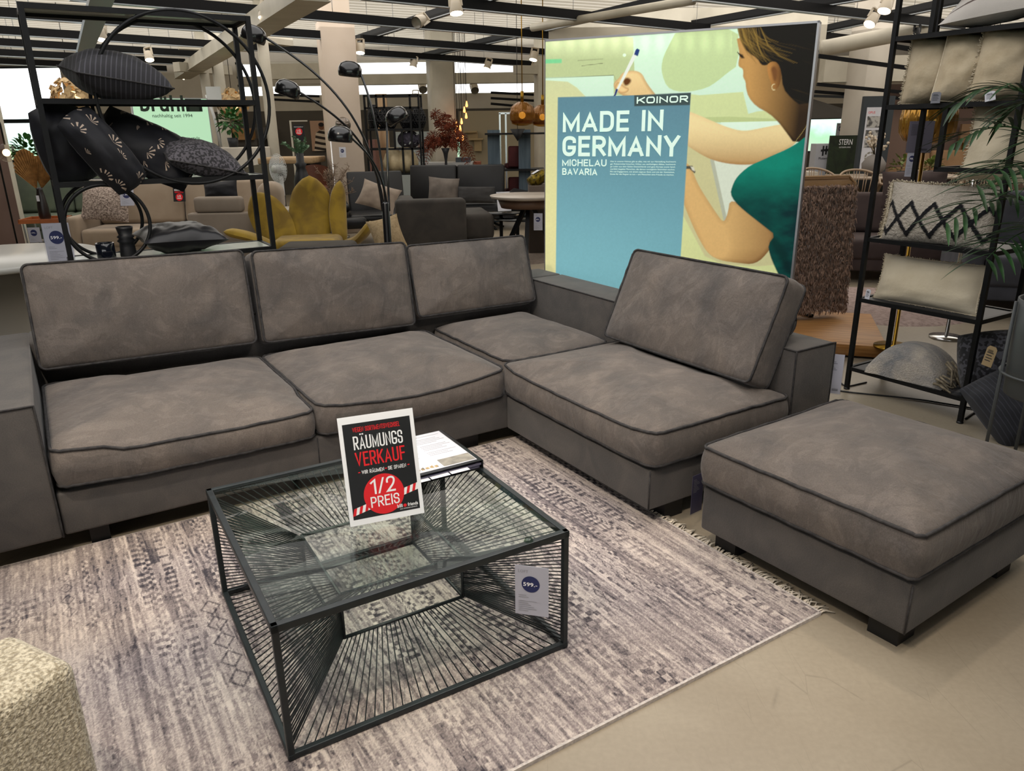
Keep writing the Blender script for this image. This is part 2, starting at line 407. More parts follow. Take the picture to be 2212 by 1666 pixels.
def put_block(mb, s, x0, y0, w, h, M=None, t=0.17, gap=0.13, z=0.0):
    T = min(t * h, 0.235 * w / len(s))
    gl = []
    for ch in s:
        b = {'Ä': 'A', 'Ü': 'U', 'Ö': 'O'}.get(ch, ch); gl.append((b, ch != b, _G[b][0]))
    nat = sum(g[2] * h + T * 0.6 for g in gl) + gap * h * (len(gl) - 1)
    k = (w - T * len(gl)) / max(nat - T * 0.6 * len(gl), 1e-6)
    x = x0; lay = 0
    for b, um, gw in gl:
        W = gw * h * k
        def seg(path):
            pts = []
            P = [(x + T / 2 + p[0] * W, y0 + T / 2 + p[1] * (h - T), len(p) > 2) for p in path]
            for i, (px, py, r) in enumerate(P):
                if r and 0 < i < len(P) - 1:
                    a, c = P[i - 1], P[i + 1]
                    def toward(q):
                        d = math.hypot(q[0] - px, q[1] - py); R = min(d * (0.5 if q[2] else 0.9), max(W, T) * 0.5, h * 0.3); f = R / max(d, 1e-9); return (px + (q[0] - px) * f, py + (q[1] - py) * f)
                    A, C = toward(a), toward(c)
                    for j in range(7):
                        u = j / 6; m1 = 0.8
                        # superellipse-like corner
                        c1 = (A[0] + (px - A[0]) * .62, A[1] + (py - A[1]) * .62); c2 = (C[0] + (px - C[0]) * .62, C[1] + (py - C[1]) * .62)
                        pts.append(tuple((1 - u) ** 3 * A[q] + 3 * u * (1 - u) ** 2 * c1[q] + 3 * u * u * (1 - u) * c2[q] + u ** 3 * C[q] for q in (0, 1)))
                else: pts.append((px, py))
            return pts
        for path in _G[b][1]:
            pts = seg(path); n = len(pts)
            ends_flush = True
            L, R = [], []
            for i in range(n):
                p = pts[i]; a = pts[max(i - 1, 0)]; c = pts[min(i + 1, n - 1)]
                d1 = (p[0] - a[0], p[1] - a[1]); d2 = (c[0] - p[0], c[1] - p[1])
                def nz(d):
                    l_ = math.hypot(*d); return (d[0] / l_, d[1] / l_) if l_ > 1e-12 else None
                d1, d2 = nz(d1) or nz(d2), nz(d2) or nz(d1)
                n1_, n2_ = (-d1[1], d1[0]), (-d2[1], d2[0]); mx, my = n1_[0] + n2_[0], n1_[1] + n2_[1]; ml = math.hypot(mx, my)
                if ml < 0.2: mx, my, sc = n1_[0], n1_[1], 1
                else: mx, my = mx / ml, my / ml; sc = min(1 / max(mx * n1_[0] + my * n1_[1], 0.2), 3.2)
                e = (0, 0)
                if i == 0 : e = (-d2[0] * T / 2, -d2[1] * T / 2)
                if i == n - 1: e = (d1[0] * T / 2, d1[1] * T / 2)
                cl = lambda q: (q[0], min(max(q[1], y0), y0 + h))
                L.append(cl((p[0] + e[0] + mx * sc * T / 2, p[1] + e[1] + my * sc * T / 2))); R.append(cl((p[0] + e[0] - mx * sc * T / 2, p[1] + e[1] - my * sc * T / 2)))
            vs = [(q[0], q[1], z + 0.00001 * lay) for q in L] + [(q[0], q[1], z + 0.00001 * lay) for q in R]; lay += 1
            mb.add(vs, [(i, n + i, n + i + 1, i + 1) for i in range(n - 1)], False, M)
        if um:
            for dx in (.24, .76):
                cx_ = x + T / 2 + dx * W; mb.add([(cx_ - T * .55, y0 + h * 1.06, z), (cx_ + T * .55, y0 + h * 1.06, z), (cx_ + T * .55, y0 + h * 1.06 + T * .9, z), (cx_ - T * .55, y0 + h * 1.06 + T * .9, z)], [(0, 1, 2, 3)], False, M)
        x += W + T + gap * h * k
def disc(cx, cy, r, n=28, ry=None):
    ry = ry or r
    return [(cx + r * cos(2 * pi * i / n), cy + ry * sin(2 * pi * i / n)) for i in range(n)]

# soft things
def pillow(mb, w, h, t, M=None, n=18, pinch=0.10, sag=0.0, seed=0, wr=0.012, power=0.62):
    def side(sg):
        def fn(a, b):
            u, v = a * 2 - 1, b * 2 - 1
            # denser sampling near the rim
            u = math.copysign(abs(u) ** 0.8, u); v = math.copysign(abs(v) ** 0.8, v)
            x = w / 2 * u * (1 - pinch * (1 - v * v)); y = h / 2 * v * (1 - pinch * (1 - u * u))
            e = max(0.0, (1 - u * u) * (1 - v * v))
            z = sg * t / 2 * e ** power
            z += sg * wr * 2 * n1(u * 2.2 + 7, v * 2.2 + sg, seed) * min(1, e * 4) - sag * (1 - u * u) * (1 - v * v)
            z += wr * 1.2 * n1(u * 5, v * 5, seed + 9) * min(1, e * 6)
            return (x, y, z)
        return fn
    mb.grid(side(1), n, n, M)
    a = side(-1)
    mb.grid(lambda p, q: a(1 - p, q), n, n, M)
    return mb
def pillow_rim(w, h, pinch=0.10, k=14):
    P = []
    for i in range(k): P.append((-1 + 2 * i / k, -1))
    for i in range(k): P.append((1, -1 + 2 * i / k))
    for i in range(k): P.append((1 - 2 * i / k, 1))
    for i in range(k): P.append((-1, 1 - 2 * i / k))
    return [(w / 2 * u * (1 - pinch * (1 - v * v)), h / 2 * v * (1 - pinch * (1 - u * u)), 0) for u, v in P]
def fringe_rim(mb, rim, length=0.02, per=5, r=0.0025, seed=0, M=None, jitter=0.6):
    rnd = random.Random(seed)
    k = len(rim)
    cx = sum(p[0] for p in rim) / k; cy = sum(p[1] for p in rim) / k
    for i in range(k):
        a, b = Vector(rim[i]), Vector(rim[(i + 1) % k])
        for j in range(per):
            p = a.lerp(b, (j + rnd.random()) / per)
            d = Vector((p.x - cx, p.y - cy, 0)).normalized()
            d = (d + Vector((rnd.uniform(-1, 1), rnd.uniform(-1, 1), rnd.uniform(-1, 1))) * jitter).normalized()
            q = p + d * length * rnd.uniform(0.5, 1.2)
            mb.tube([p, p.lerp(q, 0.6) + Vector((0, 0, rnd.uniform(-.3, .3) * length)), q], r, 3, M=M)

def outline(x0, x1, y0, y1, r, k=14, c=5):
    # rounded rectangle, counter-clockwise
    pts = []
    def seg(a, b, n):
        for i in range(n): pts.append((a[0] + (b[0] - a[0]) * i / n, a[1] + (b[1] - a[1]) * i / n))
    def arc(cx, cy, a0, n):
        for i in range(n):
            t = a0 + pi / 2 * i / n; pts.append((cx + r * cos(t), cy + r * sin(t)))
    seg((x0 + r, y0), (x1 - r, y0), k); arc(x1 - r, y0 + r, -pi / 2, c)
    seg((x1, y0 + r), (x1, y1 - r), k); arc(x1 - r, y1 - r, 0, c)
    seg((x1 - r, y1), (x0 + r, y1), k); arc(x0 + r, y1 - r, pi / 2, c)
    seg((x0, y1 - r), (x0, y0 + r), k); arc(x0 + r, y0 + r, pi, c)
    return pts
def box_cushion(x0, x1, y0, y1, z0, z1, crown=0.05, crown_b=0.0, bulge=0.012, r=0.05, seed=0, wr=0.006, sagf=None):
    """Upholstered box cushion: returns (body MB, top rim points, bottom rim points)."""
    mb = MB()
    ol = outline(x0, x1, y0, y1, r); n = len(ol)
    cx, cy = (x0 + x1) / 2, (y0 + y1) / 2; hx, hy = (x1 - x0) / 2, (y1 - y0) / 2
    def edge_z(x, y):
        z = wr * 1.6 * n1(x * 4 + seed, y * 4, seed)
        if sagf: z += sagf((x - cx) / hx, (y - cy) / hy)
        return z
    rings = []
    K = 12
    for k in range(K + 1):
        s = 1 - k / K
        ring = []
        for (x, y) in ol:
            px, py = cx + (x - cx) * s, cy + (y - cy) * s
            c = 1 - s ** 2.6
            z = z1 + edge_z(x, y) * s + crown * c + wr * 2.2 * n1(px * 5, py * 5, seed + 3) * c + wr * n1(px * 13, py * 13, seed + 5) * min(1, (1 - s) * 5)
            ring.append((px, py, z))
        rings.append(ring)
    side = []
    B = 6
    for k in range(B + 1):
        t = k / B; ring = []
        for i, (x, y) in enumerate(ol):
            dx, dy = (x - cx) / hx, (y - cy) / hy
            L = math.hypot(dx, dy) or 1
            bl = bulge * sin(pi * t) + wr * 1.5 * n1((x + y) * 9, t * 3 + x, seed + 11) * sin(pi * t)
            zt = z1 + edge_z(x, y); zb = z0 + 0.35 * edge_z(x, y)
            # outward push along the local outline normal
            j0, j1 = ol[i - 1], ol[(i + 1) % n]
            tx, ty = j1[0] - j0[0], j1[1] - j0[1]; tl = math.hypot(tx, ty) or 1
            ring.append((x + ty / tl * bl, y - tx / tl * bl, zb + (zt - zb) * t))
        side.append(ring)
    allr = side + rings[1:]
    vs = [p for ring in allr for p in ring]
    fs = [(i * n + j, i * n + (j + 1) % n, (i + 1) * n + (j + 1) % n, (i + 1) * n + j) for i in range(len(allr) - 1) for j in range(n)]
    mb.add(vs, fs, True)
    # underside
    vsb = []; K2 = 4
    for k in range(K2 + 1):
        s = 1 - k / K2
        for (x, y, z) in side[0]:
            vsb.append((cx + (x - cx) * s, cy + (y - cy) * s, z0 - crown_b * (1 - s * s) + (z - z0) * s))
    fsb = [(i * n + (j + 1) % n, i * n + j, (i + 1) * n + j, (i + 1) * n + (j + 1) % n) for i in range(K2) for j in range(n)]
    mb.add(vsb, fsb, True)
    return mb, [tuple(p) for p in rings[0]], [tuple(p) for p in side[0]]
# ------------------------------------------------------------------ materials
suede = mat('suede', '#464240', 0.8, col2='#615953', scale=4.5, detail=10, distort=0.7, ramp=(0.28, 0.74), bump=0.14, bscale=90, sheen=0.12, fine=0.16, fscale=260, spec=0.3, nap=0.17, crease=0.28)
suede_shaded = mat('suede_shaded', '#3e3c3b', 0.8, col2='#4d4946', scale=7, detail=6, distort=0.8, ramp=(0.3, 0.7), bump=0.12, bscale=110, sheen=0.12, fine=0.14, fscale=300, spec=0.3)  # same suede, darkened: shade of the side faces put into the colour
welt = mat('suede_welt', '#1d1c1e', 0.85, col2='#343232', scale=40, bump=0.3, bscale=260)
blackplas = mat('black_plastic', '#0c0c0d', 0.5)
blackmetal = mat('black_metal', '#08090a', 0.5, col2='#0e0f11', scale=30, spec=0.3)
concrete = mat('concrete_floor', '#857a69', 0.40, col2='#948a79', scale=1.6, detail=8, distort=0.6, ramp=(0.3, 0.7), bump=0.02, bscale=30, fine=0.05, fscale=60)
paper = mat('paper', '#c6c7ce', 0.6, col2='#bfc0c8', scale=4)
clear = thin_glass('clear_plastic', '#fafafc', 0.98, 0.1, 1.3)
acrylic = thin_glass('acrylic', '#fdfefe', 0.99, 0.02, 1.14)
ink = mat('ink', '#20222a', 0.6)
inkgrey = mat('ink_grey', '#8d8d92', 0.6)
navyink = mat('navy_ink', '#1b2350', 0.6)
redink = mat('red_ink', '#d81e26', 0.5)
blackink = mat('black_ink', '#17181a', 0.5)
whiteink = mat('white_ink', '#eeeef0', 0.5)
chrome = mat('chrome', '#c8c8c8', 0.2, 1.0)

# ------------------------------------------------------------------ floor with hairline scratches
def floor():
    mb = MB(); mb.box(-17.5, 20, -7, 26, -0.2, 0)
    struct(mb.build('floor', concrete))
floor()
b = concrete.node_tree; n, l = b.nodes, b.links
pr_ = n['Principled BSDF']
tc = n.new('ShaderNodeTexCoord')
for k, (rz, sc_) in enumerate(((0.5, 7.0), (1.9, 9.0), (2.7, 6.0))):
    mp = n.new('ShaderNodeMapping'); mp.inputs['Rotation'].default_value = (0, 0, rz); mp.inputs['Scale'].default_value = (1.0, 0.16, 1)
    vo = n.new('ShaderNodeTexVoronoi'); vo.feature = 'DISTANCE_TO_EDGE'; vo.inputs['Scale'].default_value = sc_
    l.new(tc.outputs['Object'], mp.inputs[0]); l.new(mp.outputs[0], vo.inputs['Vector'])
    mr = n.new('ShaderNodeMapRange'); mr.inputs[1].default_value = 0.0; mr.inputs[2].default_value = 0.006; mr.inputs[3].default_value = 0.80; mr.inputs[4].default_value = 1.0
    l.new(vo.outputs['Distance'], mr.inputs[0])
    no = n.new('ShaderNodeTexNoise'); no.inputs['Scale'].default_value = 2.2 + k
    l.new(tc.outputs['Object'], no.inputs['Vector'])
    mr2 = n.new('ShaderNodeMapRange'); mr2.inputs[1].default_value = 0.52; mr2.inputs[2].default_value = 0.6
    l.new(no.outputs['Fac'], mr2.inputs[0])
    mixf = n.new('ShaderNodeMix'); mixf.data_type = 'FLOAT'; mixf.inputs[2].default_value = 1.0
    l.new(mr2.outputs[0], mixf.inputs[0]); l.new(mr.outputs[0], mixf.inputs[3])
    src = pr_.inputs['Base Color'].links[0].from_socket
    vm = n.new('ShaderNodeVectorMath'); vm.operation = 'SCALE'
    l.new(src, vm.inputs[0]); l.new(mixf.outputs[0], vm.inputs['Scale']); l.new(vm.outputs[0], pr_.inputs['Base Color'])

# ------------------------------------------------------------------ corner sofa
def piped(parent, name, args, M=None, material=None, wr=0.7, seed=1, **kw):
    mb, top, bot = box_cushion(*args, seed=seed, **kw)
    if M is not None: mb.v = [tuple(M @ Vector(p)) for p in mb.v]
    c = mb.build(name, material or suede, parent)
    p = MB()
    for rim in (top, bot):
        out = []
        for i, q in enumerate(rim):
            w = 0.0016 * sin(i * 2.3 + seed) + 0.003 * n1(i * 0.35, 3.3, seed)
            out.append((q[0], q[1], q[2] + w + (0.002 if rim is top else -0.002)))
        if M is not None: out = [tuple(M @ Vector(q)) for q in out]
        p.tube(out, 0.0064, 5, True)
    p.build('piping', welt, c)
    return c

def sofa():
    t = thing('corner_sofa', 'large grey suede corner sofa with loose cushions behind the glass coffee table', 'sofa', SO, SA)
    m = MB(); m.rbox(-2.012, 0.82, 0.0, 1.0, 0.085, 0.262, 0.012); m.build('base_frame', suede_shaded, t)
    m = MB(); m.rbox(0.0, 0.82, -1.09, 0.0, 0.085, 0.262, 0.012); m.build('base_frame', suede_shaded, t)
    m = MB(); m.tube([(-0.995, 0.0, 0.09), (-0.995, 0.0, 0.26)], 0.003, 5); m.build('seam', welt, t)
    m = MB(); m.tube([(0.002, -1.088, 0.09), (0.002, -1.088, 0.26)], 0.003, 5); m.build('seam', welt, t)
    # arm: slightly soft box with welted edges
    def arm(name, x0, x1, y0, y1, z0, z1, edges):
        a = MB(); a.rbox(x0, x1, y0, y1, z0, z1, 0.014, 3); o = a.build(name, suede_shaded, t)
        p = MB()
        for e in edges:
            q = []
            for i in range(len(e) - 1):
                for k in range(16):
                    f = k / 16; A, B = Vector(e[i]), Vector(e[i + 1]); c = A.lerp(B, f)
                    q.append(c + Vector((1, 1, 1)) * 0.003 * n1(c.x * 9 + c.y * 7, c.z * 9, 4))
            q.append(Vector(e[-1])); p.tube(q, 0.0042, 5)
        p.build('piping', welt, o)
        return o
    arm('armrest', -2.30, -2.016, -0.02, 1.27, 0.085, 0.632, [[(-2.296, -0.019, 0.63), (-2.018, -0.019, 0.63), (-2.017, -0.019, 0.09)]])
    arm('backrest', -2.02, 1.06, 1.005, 1.27, 0.085, 0.635, [[(-2.0, 1.006, 0.634), (0.8, 1.006, 0.634)]])
    arm('backrest', 0.805, 1.075, -1.105, 1.01, 0.085, 0.63, [[(0.807, 1.0, 0.629), (0.807, -1.103, 0.628), (1.073, -1.103, 0.628), (1.073, -1.103, 0.09)], [(0.807, -1.103, 0.628), (0.807, -1.103, 0.3)]])
    sag1 = lambda u, v: 0.012 - 0.028 * (1 - u * u) * (v < -0.5) - 0.022 * (u > 0) * u * (v < -0.5) + (0.022 * (u < -0.6))
    piped(t, 'seat_cushion', (-2.0, -1.0, -0.018, 0.93, 0.282, 0.405), crown=0.085, r=0.045, seed=1, wr=0.008, sagf=sag1)
    piped(t, 'seat_cushion', (-0.985, -0.012, -0.018, 0.93, 0.276, 0.405), crown=0.085, r=0.05, seed=2, wr=0.009, sagf=lambda u, v: 0.008 - 0.045 * (1 - u * u) * (v < -0.6))
    piped(t, 'seat_cushion', (0.075, 0.77, 0.11, 1.0, 0.275, 0.40), crown=0.085, r=0.07, seed=3, wr=0.009)
    piped(t, 'seat_cushion', (-0.008, 0.795, -1.11, 0.03, 0.284, 0.415), crown=0.08, r=0.05, seed=4, wr=0.008, sagf=lambda u, v: 0.012 * (abs(v) > 0.9) - 0.01 * (1 - v * v))
    # back cushions: local y up the cushion, local z towards the sitter
    def back(x0, x1, h, yb, zb, lean, seed, tilt=0.0, th=0.19):
        tl = radians(lean)
        M = Matrix(((1, 0, 0, 0), (0, sin(tl), -cos(tl), yb), (0, cos(tl), sin(tl), zb), (0, 0, 0, 1)))
        M = M @ Matrix.Rotation(radians(tilt), 4, 'Z')
        piped(t, 'back_cushion', (x0, x1, 0.0, h, -th, -0.0), M=M, crown=0.045, r=0.028, seed=seed, wr=0.008, bulge=0.008)
    back(-1.995, -1.005, 0.49, 0.885, 0.482, 14, 11, tilt=-1.2)
    back(-0.965, -0.085, 0.485, 0.885, 0.468, 14, 12, tilt=-1.6, th=0.2)
    back(-0.05, 0.785, 0.43, 0.905, 0.505, 19, 13, tilt=-0.3)
    # the one against the right-hand backrest faces -x
    tl = radians(24)
    R = Matrix(((0, sin(tl), -cos(tl), 0.605), (-1, 0, 0, 0), (0, cos(tl), sin(tl), 0.50), (0, 0, 0, 1)))
    piped(t, 'back_cushion', (0.03, 1.03, 0.0, 0.485, -0.13, 0.0), M=R, crown=0.04, r=0.03, seed=14, wr=0.006, bulge=0.006)
    for (x0, x1, y0, y1) in ((-1.93, -1.86, 0.045, 0.1), (-0.27, -0.14, 0.06, 0.18), (0.12, 0.22, -1.06, -0.96), (0.88, 1.0, -1.06, -0.96), (-1.2, -1.1, 0.08, 0.18)):
        m = MB(); m.box(x0, x1, y0, y1, 0.0, 0.088); m.build('leg', blackplas, t)
    return t
sofa()
def bolster():
    m = MB(); m.M = frame((0.955, -0.93, 0.695), (0, 0, 0))
    prof = [(0.0, 0.0), (0.03, -0.002), (0.052, 0.0), (0.06, 0.012), (0.061, 0.2), (0.06, 0.5), (0.059, 0.7), (0.05, 0.712), (0.0, 0.712)]
    m.lathe(prof, 24, M=Matrix.Rotation(radians(-90), 4, 'X'), caps=False)
    o = m.build('bolster_cushion', suede_shaded, None); o.location = SO; o.rotation_euler = (0, 0, SA)
    tag(o, 'dark round bolster roll lying on the backrest behind the tilted sofa cushion', 'cushion')
    p = MB(); p.M = frame((0.955, -0.93, 0.695)); p.tube([(0.056 * cos(a), 0.0, 0.056 * sin(a)) for a in lsp(0, 2 * pi, 24, endpoint=False)], 0.004, 5, True)
    p.build('piping', welt, o)
bolster()

# ------------------------------------------------------------------ ottoman
OTA = radians(34.2)
OTO = on_z(1953, 1378, 0.08); OTO.z = 0
def ottoman():
    t = thing('ottoman', 'square grey suede ottoman standing on the bare floor beside the rug', 'ottoman', OTO, OTA)
    m = MB(); m.rbox(0.0, 0.85, 0.0, 0.815, 0.082, 0.265, 0.014); m.build('base_frame', suede_shaded, t)
    piped(t, 'seat_cushion', (-0.012, 0.86, -0.006, 0.822, 0.286, 0.425), crown=0.095, r=0.03, seed=21, wr=0.006)
    p = MB(); p.tube([(0.0, 0.001, 0.09), (0.0, 0.001, 0.26)], 0.003, 5); p.build('seam', welt, t)
    for (x0, x1, y0, y1) in ((0.05, 0.15, 0.04, 0.14), (0.05, 0.15, 0.68, 0.775), (0.70, 0.80, 0.04, 0.14), (0.70, 0.80, 0.68, 0.775)):
        m = MB(); m.box(x0, x1, y0, y1, 0, 0.084); m.build('leg', blackplas, t)
ottoman()

# ------------------------------------------------------------------ rug
def rug():
    x0, x1, y0, y1 = -2.75, 0.10, -1.835, 0.03
    nx, ny = 860, 560
    xs = np.linspace(x0, x1, nx); ys = np.linspace(y0, y1, ny)
    XX, YY = np.meshgrid(xs, ys)
    rnd = random.Random(5)
    tone = np.zeros((ny, nx)); warm = np.zeros((ny, nx))
    big = fbm(XX * 1.6 + 3, YY * 1.3, 31, 3)
    wob = 0.006 * fbm(XX * 3, YY * 5, 77, 2)
    Xw = XX + wob
    tone += 0.56 + 0.62 * big
    streak = fbm(Xw * 130, YY * 3.2, 5, 3) * 0.75 + fbm(Xw * 45, YY * 1.5, 6, 2) * 0.5
    tone += streak
    x = x1
    fade = np.clip(fbm(XX * 2.3, YY * 3.1, 41, 3) * 2.4 + 0.55, 0, 1)
    k = 0
    while x > x0:
        wd = rnd.choice((0.012, 0.016, 0.02, 0.028, 0.034, 0.05))
        style = rnd.choice((0, 0, 1, 1, 2, 3, 4, 0, 5))
        inb = (Xw <= x) & (Xw > x - wd)
        per = rnd.uniform(0.028, 0.05); ph = rnd.random()
        cell = np.floor(YY / per + ph); fr = (YY / per + ph) % 1
        rc = vnoise(cell * 1.37 + k * 7, np.zeros_like(YY) + k, 9)
        if style == 0: d = rnd.uniform(-0.22, 0.16) + 0 * XX
        elif style == 1: d = np.where((fr < 0.5) & (rc > 0.25), -0.42, 0.14)
        elif style == 2:
            half = (Xw > x - wd / 2)
            d = np.where((fr < 0.5) ^ half, -0.36, 0.2) * (0.5 + rc)
        elif style == 3:
            per2 = 0.085; f2 = ((YY / per2 + ph) % 1 - 0.5) * 2; f1 = (Xw - (x - wd / 2)) / (wd / 2)
            dd = np.abs(np.abs(f1) + np.abs(f2) * 1.05 - 0.8)
            d = np.where(dd < 0.13, -0.5, 0.12)
        elif style == 4: d = np.where(vnoise(YY * 9 + k, 0 * YY, 3 + k) > 0.55, -0.5, -0.02)
        else: d = 0.2 * np.ones_like(XX)
        tone += np.where(inb, d * fade, 0)
        x -= wd; k += 1
    # row of open diamonds near the table's left corner
    for row, (xc, ya, yb, hw) in enumerate(((-1.62, -1.15, -0.62, 0.036),)):
        per2 = 0.105; f2 = ((YY / per2) % 1 - 0.5) * 2; f1 = (Xw - xc) / hw
        dd = np.abs(np.abs(f1) + np.abs(f2) - 0.85)
        msk = (np.abs(f1) < 1) & (YY > ya) & (YY < yb)
        tone = np.where(msk, np.where(dd < 0.12, 0.2, 0.62 + streak * 0.4), tone)
    dash = (vnoise(Xw * 170, YY * 30, 91) > 0.74); tone += np.where(dash, -0.34, 0.03) * np.clip(fade + 0.3, 0, 1)
    lite = (vnoise(Xw * 120, YY * 26, 92) > 0.80); tone += np.where(lite, 0.22, 0.0)
    tone += (vnoise(XX * 330, YY * 330, 55) - 0.5) * 0.46
    tone = np.clip(tone, 0, 1)
    warmth = np.clip(0.5 + 1.6 * fbm(XX * 1.2 + 9, YY * 1.7, 63, 3), 0, 1)
    dark = np.array(lin('#37333b')); mid1 = np.array(lin('#847b7e')); mid2 = np.array(lin('#9c8d82')); hi1 = np.array(lin('#c9bfba')); hi2 = np.array(lin('#d8c7b7'))
    w = warmth[..., None]; mid = mid1 * (1 - w) + mid2 * w; hi = hi1 * (1 - w) + hi2 * w
    tt = tone[..., None]
    C = np.where(tt < 0.5, dark + (mid - dark) * (tt / 0.5), mid + (hi - mid) * ((tt - 0.5) / 0.5))
    Z = 0.011 + 0.001 * vnoise(XX * 300, YY * 300, 2)
    P = np.stack([XX, YY, Z], -1)
    rm = mat('rug_pile', attr='col', rough=0.95, bump=0.6, bscale=420, sheen=0.1, spec=0.1)
    o = color_grid('rug', rm, P, C)
    o.location = SO; o.rotation_euler = (0, 0, SA)
    tag(o, 'faded grey and beige patterned rug with short fringe under the coffee table', 'rug')
    e = MB()
    pts = [(x1, y, 0.008) for y in np.linspace(y1, y0, 40)]
    e.box(x0, x1, y0 - 0.004, y0 + 0.004, 0.0, 0.0125); e.box(x1 - 0.004, x1 + 0.004, y0, y1, 0.0, 0.0125); e.box(x0, x1, y1 - 0.004, y1, 0, 0.012)
    e.build('edge_binding', mat('rug_binding', '#a39c98', 0.95, col2='#c2b9b2', scale=90), o)
    f = MB(); rr = random.Random(3)
    y = y0
    while y < y1 - 0.01:
        a = Vector((x1, y, 0.006)); L = rr.uniform(0.03, 0.055); sw = rr.uniform(-0.035, 0.03)
        f.tube([a, a + Vector((L * 0.5, sw * 0.4, 0.006)), a + Vector((L, sw, rr.uniform(0.0, 0.004)))], [0.0028, 0.0026, 0.0018], 4)
        y += rr.uniform(0.004, 0.009)
    fo = f.build('fringe', mat('fringe_cotton', '#b5ab9c', 0.95, col2='#d6ccbc', scale=60), o)
    fo['kind'] = 'stuff'
rug()

# ------------------------------------------------------------------ coffee table
TA = 0.5323; TO = Vector((-0.434, 2.134, 0.0125)); TH = 0.412; TW = 0.438
def coffee_table():
    t = thing('coffee_table', 'square black wire coffee table with glass top standing on the rug', 'coffee table', TO, TA)
    dk = mat('green_black_metal', '#12171a', 0.4, col2='#1b2224', scale=20)
    W, H = TW, TH; a = 0.010
    o8 = {(i, j, k): Vector((i * (W - a), j * (W - a), a if k == 0 else H - a)) for i in (-1, 1) for j in (-1, 1) for k in (0, 1)}
    iw, ih = 0.196, 0.147; zc = H / 2
    i8 = {(i, j, k): Vector((i * iw, j * iw, zc + (ih / 2 if k else -ih / 2))) for i in (-1, 1) for j in (-1, 1) for k in (0, 1)}
    keys = list(o8)
    edges = [(p, q) for p in keys for q in keys if p < q and sum(x != y for x, y in zip(p, q)) == 1]
    f = MB()
    for p, q in edges:
        A, B = o8[p], o8[q]; d = (B - A).normalized()
        top = p[2] == 1 and q[2] == 1
        f.bar(A - d * a * (1 if d.z == 0 else -0.5), B + d * a * (1 if d.z == 0 else -0.5), 0.018 if not top else 0.02, 0.018 if not top else 0.022)
    f.build('outer_frame', dk, t, bevel=0.003)
    g = MB()
    for p, q in edges: g.tube([i8[p], i8[q]], 0.0055, 8)
    for p in keys: g.ball(i8[p], 0.0055, n=8, m=6)
    g.build('inner_frame', dk, t)
    N = 30
    for p, q in edges:
        w = MB()
        for k in range(1, N):
            s = k / N
            A = o8[p].lerp(o8[q], s); B = i8[p].lerp(i8[q], s)
            w.tube([A, B], 0.0019, 5)
        w.build('wire_panel', dk, t)
    gl = MB(); gl.rbox(-W + 0.017, W - 0.017, -W + 0.017, W - 0.017, H - 0.009, H - 0.001, 0.002, 2)
    gl.build('glass_top', thin_glass('table_glass', '#f3faf6', 0.99, 0.01, 1.4), t)
coffee_table()
ZT = TO.z + TH                                            # glass surface

